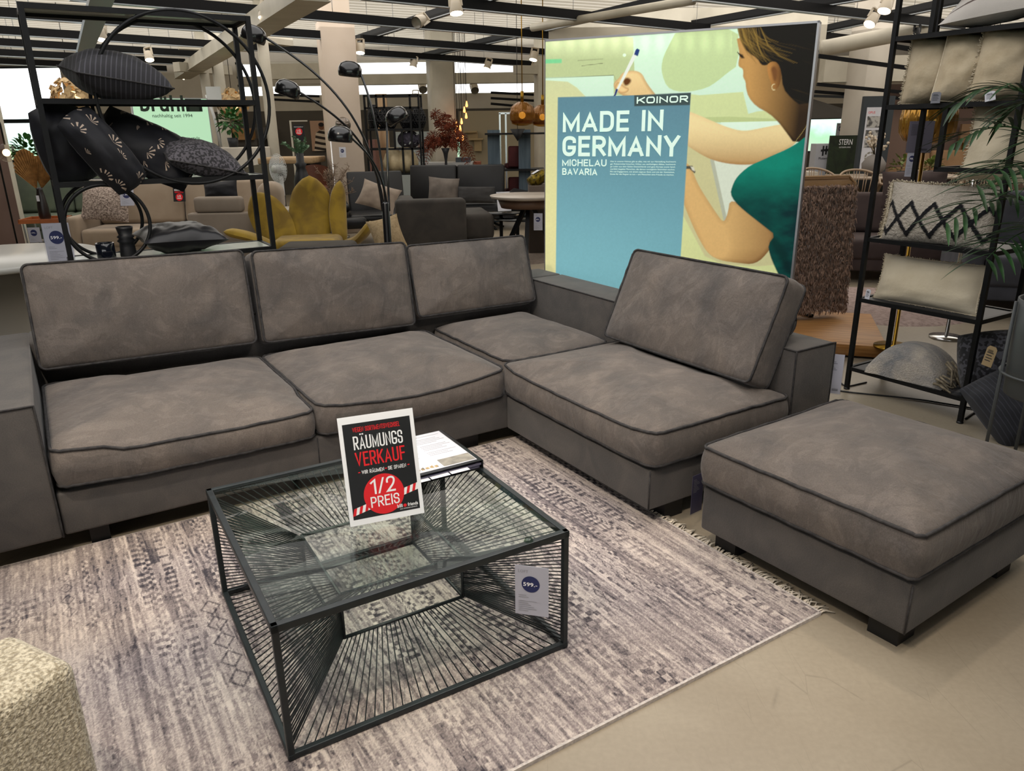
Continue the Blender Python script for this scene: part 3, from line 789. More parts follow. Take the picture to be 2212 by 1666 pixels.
# ------------------------------------------------------------------ acrylic stand with the sale poster
class Plane:
    def __init__(self, p, x, y):
        self.p, self.x, self.y = Vector(p), Vector(x).normalized(), Vector(y).normalized(); self.n = self.x.cross(self.y)
        self.M = Matrix((self.x, self.y, self.n)).transposed().to_4x4(); self.M.translation = self.p
    def uv(self, u, v):
        q = on_plane(u, v, self.p, self.n) - self.p; return q.dot(self.x), q.dot(self.y)
    def L(self, x, y, z=0.0): return self.M @ Vector((x, y, z))
def sale_sign():
    A, B = on_z(757, 1139, ZT + 0.004), on_z(917, 1108, ZT + 0.004)
    dr = (B - A).normalized(); nb = Vector((-dr.y, dr.x, 0)); ln = radians(14)
    up = Vector((0, 0, cos(ln))) + nb * sin(ln)
    P = Plane(A, dr, up); W = (B - A).length; Hh = 0.331
    root = thing('sale_sign', 'half price clearance sign in a clear acrylic stand on the coffee table', 'sign', A, 0)
    base = Matrix.Translation(-A)
    # tapered acrylic foot + back sheet
    C_, D_ = on_z(755, 1287, ZT + 0.001), on_z(900, 1248, ZT + 0.001)
    ac = MB(); ac.M = base
    for quad in ((A, B, D_, C_),):
        q = [Vector((v.x, v.y, ZT + 0.0005)) for v in quad]; n_ = Vector((0, 0, 0.003))
        ac.add([tuple(v) for v in q] + [tuple(v + n_) for v in q], [(0, 1, 2, 3), (7, 6, 5, 4), (0, 4, 5, 1), (1, 5, 6, 2), (2, 6, 7, 3), (3, 7, 4, 0)])
    ac.box(-0.002, W + 0.002, 0.0, Hh + 0.012, 0.0015, 0.0035, P.M)
    ac.box(-0.002, W + 0.002, 0.0, Hh + 0.012, -0.0045, -0.0025, P.M)
    ac.build('acrylic_stand', acrylic, root)
    s = MB(); s.M = base; s.box(0, W, 0.0, Hh, -0.001, 0.0, P.M); sh = s.build('poster_sheet', mat('poster_white', '#eeeef2', 0.5), root)
    def layer(name, m, z): 
        q = MB(); q.M = base @ P.M @ Matrix.Translation((0, 0, z)); return q
    # artwork, local metres: bottom left origin
    k = layer('', None, 0.0002); k.poly([(0.012, 0.018), (W - 0.012, 0.018), (W - 0.012, Hh - 0.022), (0.012, Hh - 0.022)]); k.build('poster_field', blackink, sh)
    x0, x1 = 0.012, W - 0.012; f = (x1 - x0)
    stripes = MB(); stripes.M = base @ P.M @ Matrix.Translation((0, 0, 0.0004)); stw = MB(); stw.M = stripes.M
    # slanted warning tape rising to the right: from (x0, .03) to (x1, .078)
    def tape(t): return Vector((x0 + f * t, 0.029 + 0.050 * t))
    nS = 22
    for i in range(nS):
        t0, t1 = i / nS, (i + 1) / nS; sh_ = 0.6 / nS
        a, b2 = tape(t0), tape(t1); c, d = tape(min(1, t1 + sh_)), tape(min(1, t0 + sh_)); h = Vector((0, 0.021))
        (stripes if i % 2 == 0 else stw).poly([(a.x, a.y), (b2.x, b2.y), (c.x, c.y + h.y), (d.x, d.y + h.y)])
    stripes.build('tape_red', redink, sh); stw.build('tape_white', whiteink, sh)
    circ = layer('', None, 0.0006); circ.poly(disc(W * 0.49, 0.083, 0.062, 40)); circ.build('price_disc', redink, sh)
    red = layer('', None, 0.0008); wh = layer('', None, 0.0008)
    put_block(red, 'WEGEN SORTIMENTSWECHSEL', x0 + f * 0.14, 0.282, f * 0.70, 0.0145, t=0.19)
    put_block(wh, 'RÄUMUNGS', x0 + f * 0.13, 0.229, f * 0.73, 0.041, t=0.20)
    put_block(red, 'VERKAUF', x0 + f * 0.13, 0.177, f * 0.74, 0.044, t=0.22)
    put_block(wh, 'WIR RÄUMEN', x0 + f * 0.20, 0.153, f * 0.33, 0.0115, t=0.2)
    put_block(wh, 'SIE SPAREN', x0 + f * 0.59, 0.153, f * 0.27, 0.0115, t=0.2)
    for t in (0.15, 0.545, 0.885): red.poly([(x0 + f * t, 0.158), (x0 + f * (t + 0.03), 0.158), (x0 + f * (t + 0.03), 0.161), (x0 + f * t, 0.161)])
    put_block(wh, '1/2', W * 0.49 - 0.039, 0.086, 0.076, 0.048, t=0.21)
    put_block(wh, 'PREIS', W * 0.49 - 0.043, 0.046, 0.088, 0.033, t=0.23)
    put_text(wh, 'billi', x0 + f * 0.66, 0.031, f * 0.08, 0.011, weight=0.02)
    put_text(wh, 'friends', x0 + f * 0.82, 0.031, f * 0.155, 0.011, weight=0.02)
    put_text(wh, 'DAS WOHNKAUFHAUS', x0 + f * 0.70, 0.024, f * 0.26, 0.004)
    red.poly(disc(x0 + f * 0.778, 0.0355, 0.0052, 18))
    red.build('lettering', redink, sh); wh.build('lettering', whiteink, sh)
sale_sign()

# ------------------------------------------------------------------ binder on the table
def binder():
    t = thing('ring_binder', 'open black binder of white product sheets on the coffee table corner', 'binder', Matrix.Translation(TO) @ Matrix.Rotation(TA, 4, 'Z') @ Vector((0.0, 0.0, TH)), TA)
    c = MB(); c.rbox(0.135, 0.432, 0.085, 0.42, 0.0, 0.003, 0.001, 1); c.rbox(0.135, 0.432, 0.085, 0.42, 0.030, 0.033, 0.001, 1)
    c.rbox(0.428, 0.433, 0.085, 0.42, 0.0, 0.033, 0.0015, 1)
    c.build('cover', mat('binder_black', '#0d0e11', 0.4), t)
    p = MB(); p.box(0.14, 0.42, 0.092, 0.412, 0.004, 0.014); p.box(0.14, 0.425, 0.088, 0.414, 0.0145, 0.022); p.build('page_stack', mat('pages_violet', '#4a4658', 0.7, col2='#77748a', scale=120, stretch=(0.1, 0.1, 30)), t)
    s = MB(); s.rbox(0.145, 0.415, 0.098, 0.41, 0.0332, 0.0352, 0.0008, 1); sh = s.build('top_sheet', paper, t)
    g = MB(); g.M = frame((0, 0, 0.0355))
    g.poly([(0.29, 0.103), (0.412, 0.103), (0.412, 0.165), (0.29, 0.165)]); g.build('photo_block', mat('print_grey', '#6f6c66', 0.6, col2='#8f8b80', scale=25), sh)
    g = MB(); g.M = frame((0, 0, 0.0355))
    for i in range(15):
        y = 0.385 - i * 0.0125
        for (xa, xb) in ((0.16, 0.27), (0.285, 0.40)):
            if (i * 7 + int(xa * 100)) % 5: g.poly([(xa, y), (xb - 0.012 * ((i * 3) % 4), y), (xb - 0.012 * ((i * 3) % 4), y + 0.0022), (xa, y + 0.0022)])
    g.poly([(0.155, 0.19), (0.22, 0.19), (0.22, 0.192), (0.155, 0.192)])
    g.build('print_lines', mat('print_pale', '#77777d', 0.6), sh)
    g = MB(); g.M = frame((0, 0, 0.0356))
    for i in range(7): g.poly([(0.16 + i * 0.017, 0.112 + 0.002 * (i % 3)), (0.172 + i * 0.017, 0.112), (0.172 + i * 0.017, 0.128 + 0.006 * (i % 2)), (0.16 + i * 0.017, 0.126)])
    g.build('thumbnails', mat('print_dark', '#5b5750', 0.6, col2='#c9a867', scale=60), sh)
    for i, xa in enumerate((0.15, 0.225, 0.30)):
        q = MB(); q.box(xa, xa + 0.07, 0.066, 0.092, 0.016 + 0.001 * i, 0.017 + 0.001 * i); q.build('index_tab', mat('tab_white', '#d9dadf', 0.5), t)
binder()

# ------------------------------------------------------------------ price tags in plastic sleeves
def price_tag(label, plane, w, h, price=None, cat='price tag', grp=None, sleeve=True, colr=None, bars=False, brand=True, hang=0.0, name='price_tag'):
    """plane origin = top-left corner of the card, x right, y up."""
    t = thing(name, label, cat, plane.p, 0, grp)
    B = Matrix.Translation(-plane.p) @ plane.M
    if sleeve:
        s = MB(); s.M = B
        s.box(-0.05 * w, 1.05 * w, -1.03 * h, 0.14 * h, 0.0006, 0.0010)
        s.build('plastic_sleeve', clear, t)
    c = MB(); c.M = B; c.box(0, w, -h, 0, -0.0012, 0.0); card = c.build('card', colr or paper, t)
    if price:
        o = MB(); o.M = B @ Matrix.Translation((0, 0, 0.0012)); o.poly(disc(w * 0.47, -0.36 * h, 0.27 * w, 30)); o.build('price_disc', navyink, card)
        k = MB(); k.M = B @ Matrix.Translation((0, 0, 0.0016)); put_text(k, price, w * 0.25, -0.40 * h, w * 0.42, h * 0.075, weight=0.01); k.build('price_lettering', whiteink, card)
    l = MB(); l.M = B @ Matrix.Translation((0, 0, 0.0012))
    if brand: put_text(l, 'LOFT', w * 0.10, -0.135 * h, w * 0.30, h * 0.055)
    y0 = 0.60 if price else 0.12
    for i in range(9):
        y = -(y0 + i * 0.04) * h
        if y < -0.93 * h or (price and i == 2): continue
        wd = w * (0.30 + 0.25 * ((i * 5) % 4) / 3) * (1.0 if i > 1 else 0.8)
        l.poly([(w * 0.1, y), (w * 0.1 + wd, y), (w * 0.1 + wd, y + 0.010 * h), (w * 0.1, y + 0.010 * h)])
    if bars:
        for i in range(16):
            x = w * (0.5 + i * 0.022); l.poly([(x, -0.93 * h), (x + w * 0.01, -0.93 * h), (x + w * 0.01, -0.87 * h), (x, -0.87 * h)])
    l.build('print_lines', inkgrey if not bars else ink, card)
    if hang > 0:
        q = MB(); q.M = B; q.tube([(w * 0.5, 0.1 * h, 0), (w * 0.5, 0.1 * h + hang, 0)], 0.0012, 5); q.build('hanging_loop', clear, t)
    return t
def vplane(u, v, y=None, z=None, ang=0.0, p=None, tilt=0.0):
    p = p if p is not None else (at(u, v, y) if y is not None else on_z(u, v, z))
    X = Vector((cos(ang), sin(ang), 0)); N = Vector((-X.y, X.x, 0))
    return Plane(p, X, Vector((0, 0, cos(tilt))) + N * sin(tilt))

# tag under the coffee table's front rail, turned away from the viewer
_p = Matrix.Translation(TO) @ Matrix.Rotation(TA, 4, 'Z') @ Vector((0.256, -0.45, 0.352))
_p = on_plane(1112, 1220, _p, Vector((sin(TA), -cos(TA), 0)))
price_tag('white 599 price card in a clear sleeve hanging from the coffee table', vplane(0, 0, p=_p, ang=radians(-14)), 0.098, 0.162, '599.-', hang=0.03)
_h = MB(); _h.M = Matrix.Identity(4)
_h.lathe([(0.001, 0.010), (0.010, 0.009), (0.013, 0.003), (0.014, 0.0)], 20); _q = _h.build('suction_hook', thin_glass('clear_rubber', '#cfe0d4', 0.85, 0.1, 1.6), None)
_hp = on_z(1142, 1169, ZT); _q.location = _hp
tag(_q, 'clear suction hook stuck on the coffee table glass near its right corner', 'hook')
# tag hanging on the right arm of the sofa and on the ottoman's left side
price_tag('white barcode card in a sleeve hanging at the end of the sofa right arm', Plane(SW(1.10, -1.05, 0.56), (SX * 0.55 - SY * 0.83), (0, 0, 1)), 0.075, 0.19, None, bars=True, brand=False, hang=0.02)
price_tag('white card in a sleeve hanging at the left side of the ottoman', vplane(0, 0, p=on_z(1497, 1030, 0.24), ang=radians(38)), 0.07, 0.17, None, colr=mat('card_violet', '#4d4a60', 0.6), brand=False, hang=0.02)

# ------------------------------------------------------------------ cream boucle armchair, only its arm reaches into view
def boucle_chair():
    bm_ = mat('boucle', '#958a73', 0.95, col2='#d2c8b0', scale=135, detail=1, ramp=(0.36, 0.64), bump=1.0, bscale=120, sheen=0.25, spec=0.2)
    c = on_z(133, 1437, 0.5)
    t = thing('boucle_armchair', 'cream boucle armchair whose arm stands on the rug before the sofa', 'armchair', (c.x, c.y, 0), radians(152 - 180))
    # local +x runs along the arm's end (towards the corner), -y towards the viewer
    def soft(x0, x1, y0, y1, z0, z1, r, nm):
        m = MB(); m.rbox(x0, x1, y0, y1, z0, z1, r, 5)
        return m.build(nm, bm_, t)
    a = soft(-0.215, 0.022, -0.85, 0.022, 0.012, 0.508, 0.035, 'armrest')
    s = MB(); s.tube([(-0.19, 0.0, 0.497), (-0.0, -0.005, 0.497), (0.004, -0.05, 0.495), (0.004, -0.8, 0.495)], 0.0022, 5); s.build('seam', mat('boucle_seam', '#7d735e', 0.9), a)
    soft(-0.92, -0.218, -0.85, 0.0, 0.05, 0.40, 0.04, 'seat')
boucle_chair()

# ------------------------------------------------------------------ left black shelf with rings
shelf_panel = mat('shelf_panel', '#8f958c', 0.25, col2='#989e95', scale=4, spec=0.5)
def ring_shelf():
    t = thing('ring_shelf', 'tall black metal open shelf with round rings standing behind the sofa', 'shelf', SW(-1.765, 1.5, 0), SA)
    W, D = 1.06, 0.31; b = 0.026
    Z = (0.04, 0.47, 0.905, 1.318, 1.722, 2.152)
    for x in (0, W):
        for y in (0, D):
            m = MB(); m.box(x - b / 2, x + b / 2, y - b / 2, y + b / 2, 0, 2.165); m.build('post', blackmetal, t)
    for i, z in enumerate(Z):
        m = MB()
        for y in (0, D): m.box(b / 2, W - b / 2, y - b / 2 + 0.002, y + b / 2 - 0.002, z - b / 2, z + b / 2)
        for x in (0, W): m.box(x - b / 2 + 0.002, x + b / 2 - 0.002, b / 2, D - b / 2, z - b / 2, z + b / 2)
        r = m.build('shelf_rail', blackmetal, t)
        if True:
            p = MB(); p.box(b / 2, W - b / 2, b / 2, D - b / 2, z + 0.004, z + 0.010); p.build('shelf_board', shelf_panel, r)
    for y in (-0.004, D + 0.004):
        for (cx, cz, rad) in ((0.690, 1.735, 0.437), (0.205, 1.108, 0.203)):
            m = MB(); m.tube([(cx + rad * cos(a), y, cz + rad * sin(a)) for a in lsp(0, 2 * pi, 72, endpoint=False)], 0.0095, 8, True)
            m.build('ring', blackmetal, t)
ring_shelf()
def LS(x, y, z): return SW(-1.765 + x, 1.5 + y, z)         # left shelf local -> world
def cushion(name, label, m, w, h, t_, M, n=18, pinch=0.09, seed=0, wr=0.012, group=None, fr=None, piping=None, cat='cushion', power=0.62, fringe_len=0.018):
    mb = MB(); pillow(mb, w, h, t_, n=n, pinch=pinch, seed=seed, wr=wr, power=power)
    o = mb.build(name, m, None); o.matrix_world = M; tag(o, label, cat, group)
    rim = pillow_rim(w, h, pinch)
    if fr is not None:
        f = MB(); fringe_rim(f, rim, fringe_len, 7, 0.0022, seed); fo = f.build('fringe', fr, o); fo['kind'] = 'stuff'
    if piping is not None:
        p = MB(); p.tube(rim, 0.004, 5, True); p.build('seam', piping, o)
    return o
def pose(p, yaw=0, pitch=0, roll=0, base=SA, spin=0):
    return Matrix.Translation(p) @ Matrix.Rotation(base + radians(yaw), 4, 'Z') @ Matrix.Rotation(radians(pitch), 4, 'X') @ Matrix.Rotation(radians(roll), 4, 'Y') @ Matrix.Rotation(radians(spin), 4, 'Z')
stripe_grey = mat('cushion_stripe_grey', '#1a191e', 0.8, col2='#3d3c43', wave=dict(scale=14, dist=0.2, rot=(0, 0, 0.3)), ramp=(0.82, 0.95), sheen=0.06)
navy_velvet = mat('navy_velvet', '#08080d', 0.6, col2='#101119', scale=9, detail=5, distort=1.2, sheen=0.08, spec=0.3)
houndstooth = mat('houndstooth', '#1b1a1e', 0.85, col2='#48454b', scale=75, detail=0, ramp=(0.47, 0.53), sheen=0.05)
dark_satin = mat('dark_satin', '#0c0c10', 0.42, col2='#15151a', scale=5, detail=4, distort=1.5, sheen=0.05, spec=0.5)
def pattern_navy():
    m = mat('navy_pattern', '#07080d', 0.6, col2='#0b0c14', scale=8, sheen=0.06, spec=0.3)
    nt = m.node_tree; n, l = nt.nodes, nt.links
    b = n['Principled BSDF']; tc = n.new('ShaderNodeTexCoord')
    v1 = n.new('ShaderNodeTexVoronoi'); v1.feature = 'F1'; v1.inputs['Scale'].default_value = 9; v1.inputs['Randomness'].default_value = 0.55
    l.new(tc.outputs['Object'], v1.inputs['Vector'])
    # fans: concentric arcs broken into ribs around cell centres
    sub = n.new('ShaderNodeVectorMath'); sub.operation = 'SUBTRACT'; l.new(tc.outputs['Object'], sub.inputs[0]); l.new(v1.outputs['Position'], sub.inputs[1])
    sp_ = n.new('ShaderNodeSeparateXYZ'); l.new(sub.outputs[0], sp_.inputs[0])
    at2 = n.new('ShaderNodeMath'); at2.operation = 'ARCTAN2'; l.new(sp_.outputs[1], at2.inputs[0]); l.new(sp_.outputs[0], at2.inputs[1])
    rib = n.new('ShaderNodeMath'); rib.operation = 'MULTIPLY'; rib.inputs[1].default_value = 11; l.new(at2.outputs[0], rib.inputs[0])
    sn = n.new('ShaderNodeMath'); sn.operation = 'SINE'; l.new(rib.outputs[0], sn.inputs[0])
    g1 = n.new('ShaderNodeMath'); g1.operation = 'GREATER_THAN'; g1.inputs[1].default_value = 0.35; l.new(sn.outputs[0], g1.inputs[0])
    band = n.new('ShaderNodeMath'); band.operation = 'COMPARE'; band.inputs[1].default_value = 0.33; band.inputs[2].default_value = 0.10; l.new(v1.outputs['Distance'], band.inputs[0])
    half = n.new('ShaderNodeMath'); half.operation = 'LESS_THAN'; half.inputs[1].default_value = 1.3; l.new(at2.outputs[0], half.inputs[0])
    half2 = n.new('ShaderNodeMath'); half2.operation = 'GREATER_THAN'; half2.inputs[1].default_value = -1.3; l.new(at2.outputs[0], half2.inputs[0])
    m1 = n.new('ShaderNodeMath'); m1.operation = 'MULTIPLY'; l.new(g1.outputs[0], m1.inputs[0]); l.new(band.outputs[0], m1.inputs[1])
    m2 = n.new('ShaderNodeMath'); m2.operation = 'MULTIPLY'; l.new(half.outputs[0], m2.inputs[0]); l.new(half2.outputs[0], m2.inputs[1])
    m3 = n.new('ShaderNodeMath'); m3.operation = 'MULTIPLY'; l.new(m1.outputs[0], m3.inputs[0]); l.new(m2.outputs[0], m3.inputs[1])
    src = b.inputs['Base Color'].links[0].from_socket
    mx = n.new('ShaderNodeMix'); mx.data_type = 'RGBA'; mx.inputs[7].default_value = (*lin('#a08f80'), 1)
    l.new(m3.outputs[0], mx.inputs[0]); l.new(src, mx.inputs[6]); l.new(mx.outputs[2], b.inputs['Base Color'])
    return m
navy_pat = pattern_navy()
cushion('scatter_cushion', 'grey pinstripe cushion lying on the upper board of the ring shelf', stripe_grey, 0.46, 0.42, 0.25, pose(LS(0.372, 0.12, 1.848), 8, 8, 8), piping=welt, seed=1, pinch=0.05, power=0.42, group='dark cushions on the ring shelf')
cushion('scatter_cushion', 'plain black velvet cushion standing at the left post of the ring shelf', navy_velvet, 0.25, 0.345, 0.24, pose(LS(0.085, 0.15, 1.515), 20, 86, 0, spin=8), seed=2, pinch=-0.16, power=0.5, wr=0.02, group='dark cushions on the ring shelf')
cushion('scatter_cushion', 'navy cushion with pale fan pattern leaning over the shelf edge, corner hanging down', navy_pat, 0.20, 0.41, 0.19, pose(LS(0.245, -0.01, 1.48), 14, 78, 0, spin=31), seed=3, pinch=-0.10, power=0.5, wr=0.02, group='dark cushions on the ring shelf')
cushion('scatter_cushion', 'navy cushion with pale fan pattern lying slanted under the houndstooth cushion', navy_pat, 0.50, 0.30, 0.20, pose(LS(0.475, 0.17, 1.482), 0, 64, 0, spin=-31), seed=4, pinch=-0.04, power=0.5, wr=0.02, group='dark cushions on the ring shelf')
cushion('scatter_cushion', 'grey houndstooth cushion lying at the right end of the middle board', houndstooth, 0.44, 0.34, 0.19, pose(LS(0.735, 0.12, 1.428), 6, 16, 13), seed=5, piping=welt, pinch=0.07, power=0.5, group='dark cushions on the ring shelf')
cushion('scatter_cushion', 'shiny dark satin cushion lying on the lowest visible board of the ring shelf', dark_satin, 0.46, 0.34, 0.17, pose(LS(0.575, 0.15, 0.998), 4, 4, 2), seed=6, pinch=0.10, wr=0.02, power=0.5, group='dark cushions on the ring shelf')
def jar_and_vase():
    m = MB(); m.M = frame(LS(0.175, 0.075, 0.915)); m.lathe([(0.0, 0.0), (0.044, 0.0), (0.047, 0.006), (0.047, 0.085), (0.044, 0.088), (0.042, 0.084), (0.041, 0.02), (0.0, 0.018)], 32, caps=False)
    tag(m.build('candle_jar', mat('black_gloss', '#0b0f18', 0.1, coat=0.5), None), 'round glossy black candle jar on the shelf board inside the small ring', 'jar')
    m = MB(); m.M = frame(LS(0.288, 0.12, 0.915))
    m.lathe([(0.0, 0), (0.042, 0.0), (0.043, 0.01), (0.040, 0.05), (0.038, 0.075), (0.048, 0.085), (0.036, 0.098), (0.046, 0.108), (0.034, 0.118), (0.042, 0.15), (0.044, 0.163), (0.038, 0.163), (0.03, 0.12), (0.0, 0.11)], 28, caps=False)
    tag(m.build('black_vase', mat('black_matt', '#0d0e12', 0.5), None), 'matt black ridged vase beside the candle jar on the ring shelf', 'vase')
jar_and_vase()
price_tag('white 599 price card clipped to the left post of the ring shelf', vplane(104, 500, p=LS(-0.10, 0.30, 1.105), ang=SA - radians(18)), 0.135, 0.215, '599.-')

# ------------------------------------------------------------------ black arc lamp with five heads
def arc_lamp():
    base = at(838, 525, 5.2); bx, by_ = base.x, base.y
    t = thing('floor_lamp', 'black five-armed arc floor lamp standing behind the sofa', 'floor lamp', (bx, by_, 0))
    gl = mat('lamp_black', '#0b0b0d', 0.22, coat=0.3)
    m = MB(); m.lathe([(0, 0), (0.16, 0), (0.165, 0.01), (0.16, 0.03), (0.03, 0.035), (0, 0.035)], 32, caps=False); m.build('base', gl, t)
    m = MB(); m.lathe([(0.026, 0.03), (0.026, 1.10), (0.02, 1.112), (0.0, 1.112)], 20, caps=False); m.build('pole', gl, t)
    heads = [((548, 75), (770, 260), 5.05, -1, 0.35), ((622, 193), (735, 260), 4.95, -1, 0.35), ((756, 151), (790, 260), 5.3, -1, 0.1), ((735, 292), (790, 370), 4.9, -1, 0.1), ((856, 251), (828, 330), 5.35, 1, -0.5)]
    for i, (h, mid, y, sd, tilt) in enumerate(heads):
        H = at(h[0], h[1], y); Md = at(mid[0], mid[1], (y + 5.2) / 2)
        H = H - Vector((bx, by_, 0)); Md = Md - Vector((bx, by_, 0)); S = Vector((0.012 * (i - 2), 0, 1.05))
        ctl = Vector((S.x + (Md.x - S.x) * 0.10, 0, (Md.z + H.z) / 2))
        # bezier: rises from the pole, then bends over to the head
        P0, P3 = S, H + Vector((-sd * 0.065, 0, -0.015)); up = P3.z - P0.z; dx = P3.x - P0.x
        P1 = P0 + Vector((dx * 0.02, (P3.y - P0.y) * 0.1, up * (0.62 if i != 4 else 0.5)))
        P2 = P3 + Vector((-dx * 0.42, -(P3.y - P0.y) * 0.3, -up * 0.16 if i != 4 else -up * 0.3))
        pts = [((1 - s) ** 3) * P0 + 3 * s * (1 - s) ** 2 * P1 + 3 * s * s * (1 - s) * P2 + s ** 3 * P3 for s in lsp(0, 1, 26)]
        a = MB(); a.tube(pts, 0.0075, 8); ao = a.build('lamp_arm', gl, t)
        hd = MB(); hd.M = Matrix.Translation(H) @ Matrix.Rotation(tilt * (1 if sd < 0 else 1), 4, 'Y')
        n_ = 24; prof = [(0.001, 0.062), (0.03, 0.058), (0.052, 0.04), (0.062, 0.012), (0.063, -0.02), (0.060, -0.042), (0.055, -0.046), (0.052, -0.03), (0.035, -0.005), (0.001, 0.0)]
        hd.lathe(prof, n_, caps=False, M=Matrix.Diagonal((1.22, 1.0, 0.88, 1.0)))
        ho = hd.build('lamp_shade', gl, ao)
arc_lamp()
# ------------------------------------------------------------------ big lightbox poster
def lightbox():
    R_ = at(1771, 44, 4.6); d = Vector((-0.89, 0.45, 0)).normalized()          # right top corner, direction to the left
    nrm = Vector((d.y, -d.x, 0)); 
    if nrm.y > 0: nrm = -nrm
    Lp = on_plane(1176.5, 89, R_, nrm)
    w = (Vector((Lp.x, Lp.y, 0)) - Vector((R_.x, R_.y, 0))).length; H = R_.z
    X = -d
    P = Plane(Vector((Lp.x, Lp.y, 0)), X, (0, 0, 1))
    t = thing('lightbox_display', 'backlit poster wall of a woman drawing patterns with a blue text panel', 'lightbox', P.p, 0)
    B = Matrix.Translation(-P.p) @ P.M
    fr = MB(); fr.M = B; e = 0.012
    fr.box(0, w, 0.0, e, -0.10, 0.0); fr.box(0, w, H - e, H, -0.10, 0.0); fr.box(0, e * 0.4, 0, H, -0.10, 0.0); fr.box(w - e, w, 0, H, -0.10, 0.0)
    fr.box(0.003, w - e, 0.003, H - 0.003, -0.10, -0.09)
    fr.build('frame', mat('aluminium_frame', '#b9b9bd', 0.35, 0.8), t)
    x0, x1, y0, y1 = 0.006, w - e, 0.012, H - e
    NX, NY = 430, 520
    xs = np.linspace(x0, x1, NX); ys = np.linspace(y0, y1, NY)
    XX, YY = np.meshgrid(xs, ys)
    # picture layout is taken in the print's own sketch units (sx, sy), a projective map of the sheet
    PX = P.p.x + P.x.x * XX; PYY = P.p.y + P.x.y * XX; PZ = YY - CAMH
    cx = PX * _r2.x + PYY * _r2.y + PZ * _r2.z; cy = PX * _u2.x + PYY * _u2.y + PZ * _u2.z; cz = PX * _f.x + PYY * _f.y + PZ * _f.z
    U = (1106 + FPX * cx / cz - 1160) * 2.7306; V = (833 - FPX * cy / cz - 30) * 2.7306
    C = np.zeros((NY, NX, 3))
    def col(h): return np.array(lin(h))
    def soft(poly, s=2.0):
        # signed distance style mask of a closed polygon
        poly = np.array(poly, float); n = len(poly); inside = np.zeros(U.shape, bool); dist = np.full(U.shape, 1e9)
        for i in range(n):
            a, b2 = poly[i], poly[(i + 1) % n]
            cond = ((a[1] > V) != (b2[1] > V))
            with np.errstate(divide='ignore', invalid='ignore'):
                xi = (b2[0] - a[0]) * (V - a[1]) / (b2[1] - a[1] + 1e-12) + a[0]
            inside ^= cond & (U < xi)
            ab = b2 - a; L2 = (ab ** 2).sum() + 1e-9
            tt = np.clip(((U - a[0]) * ab[0] + (V - a[1]) * ab[1]) / L2, 0, 1)
            dist = np.minimum(dist, np.hypot(U - a[0] - tt * ab[0], V - a[1] - tt * ab[1]))
        return np.clip(0.5 + np.where(inside, dist, -dist) / (2 * s), 0, 1), np.where(inside, dist, 0)
    def smooth_poly(p, it=2):
        p = [np.array(q, float) for q in p]
        for _ in range(it):
            o = []
            for i in range(len(p)):
                a, b2 = p[i], p[(i + 1) % len(p)]
                o += [a * 0.75 + b2 * 0.25, a * 0.25 + b2 * 0.75]
            p = o
        return p
    def paint(poly, c, s=2.0, sm=0, shade=None, op=1.0):
        nonlocal C
        m, dd = soft(smooth_poly(poly, sm) if sm else poly, s)
        cc = col(c) if isinstance(c, str) else c
        if shade is not None: cc = shade(dd)
        C = C * (1 - (m * op)[..., None]) + cc * (m * op)[..., None]
    def mixc(a, b2, k): k = np.clip(k, 0, 1)[..., None]; return col(a) * (1 - k) + col(b2) * k
    C[:] = mixc('#c9e6c9', '#bfd9c4', (V - 100) / 500)
    paper_tex = fbm(U / 22, V / 22, 8, 3) * 0.06
    paint([(-50, 40), (566, 140), (574, 330), (572, 480), (452, 480), (452, 362), (-50, 380)], None, 2, shade=lambda d_: mixc('#cbd8a6', '#aebc8a', (V - 150) / 120))
    paint([(-50, 385), (180, 400), (235, 435), (276, 478), (300, 500), (130, 600), (112, 1700), (-50, 1700)], None, 2, shade=lambda d_: mixc('#c0c596', '#ccca94', (V - 400) / 300))
    paint([(822, 100), (1185, 60), (1190, 300), (1120, 350), (1060, 400), (1000, 438), (900, 460), (820, 458), (765, 430), (738, 360), (733, 310), (745, 250), (790, 160)], '#b4c792', 2, 1)
    paint([(860, 468), (960, 480), (1215, 460), (1246, 590), (1300, 575), (1460, 560), (1500, 650), (1240, 640), (1000, 640), (860, 600)], '#c0cb93', 2)
    paint([(860, 615), (1130, 606), (1430, 620), (1430, 640), (860, 640)], '#aebb82', 3)
    paint([(1085, 640), (1520, 630), (1520, 700), (1200, 700), (1085, 660)], '#cfe4cf', 2)
    paint([(840, 760), (1500, 860), (1500, 1700), (830, 1700)], '#bdb98a', 2)
    paint([(1030, 850), (1300, 880), (1300, 1000), (1240, 1230), (1110, 1235)], '#c9d1be', 3)
    paint([(1020, 860), (1042, 856), (1122, 1218), (1102, 1226)], '#a9ad98', 2)
    paint([(840, 1150), (990, 1430), (1100, 1480), (1300, 1490), (1420, 1480), (1420, 1700), (830, 1700)], '#c6cd92', 3)
    paint([(48, 268), (145, 266), (145, 290), (48, 293)], '#74c48a', 2)
    for a, b2 in (((240, 273), (390, 264)), ((262, 305), (388, 290)), ((48, 377), (452, 360)), ((452, 360), (468, 395))):
        paint([a, b2, (b2[0], b2[1] + 3), (a[0], a[1] + 3)], '#6a7252', 1.2)
    paint(disc(515, 243, 10, 14), '#d5ead0', 1.5)
    skin = lambda hi, lo, f: (lambda d_: mixc(hi, lo, f(d_)))
    # far arm
    arm1 = [(860, 560), (960, 600), (1040, 635), (1130, 672), (1220, 694), (1330, 672), (1450, 648), (1490, 655), (1560, 720), (1500, 790), (1400, 830), (1330, 880), (1240, 892), (1130, 886), (1030, 862), (950, 820), (860, 760)]
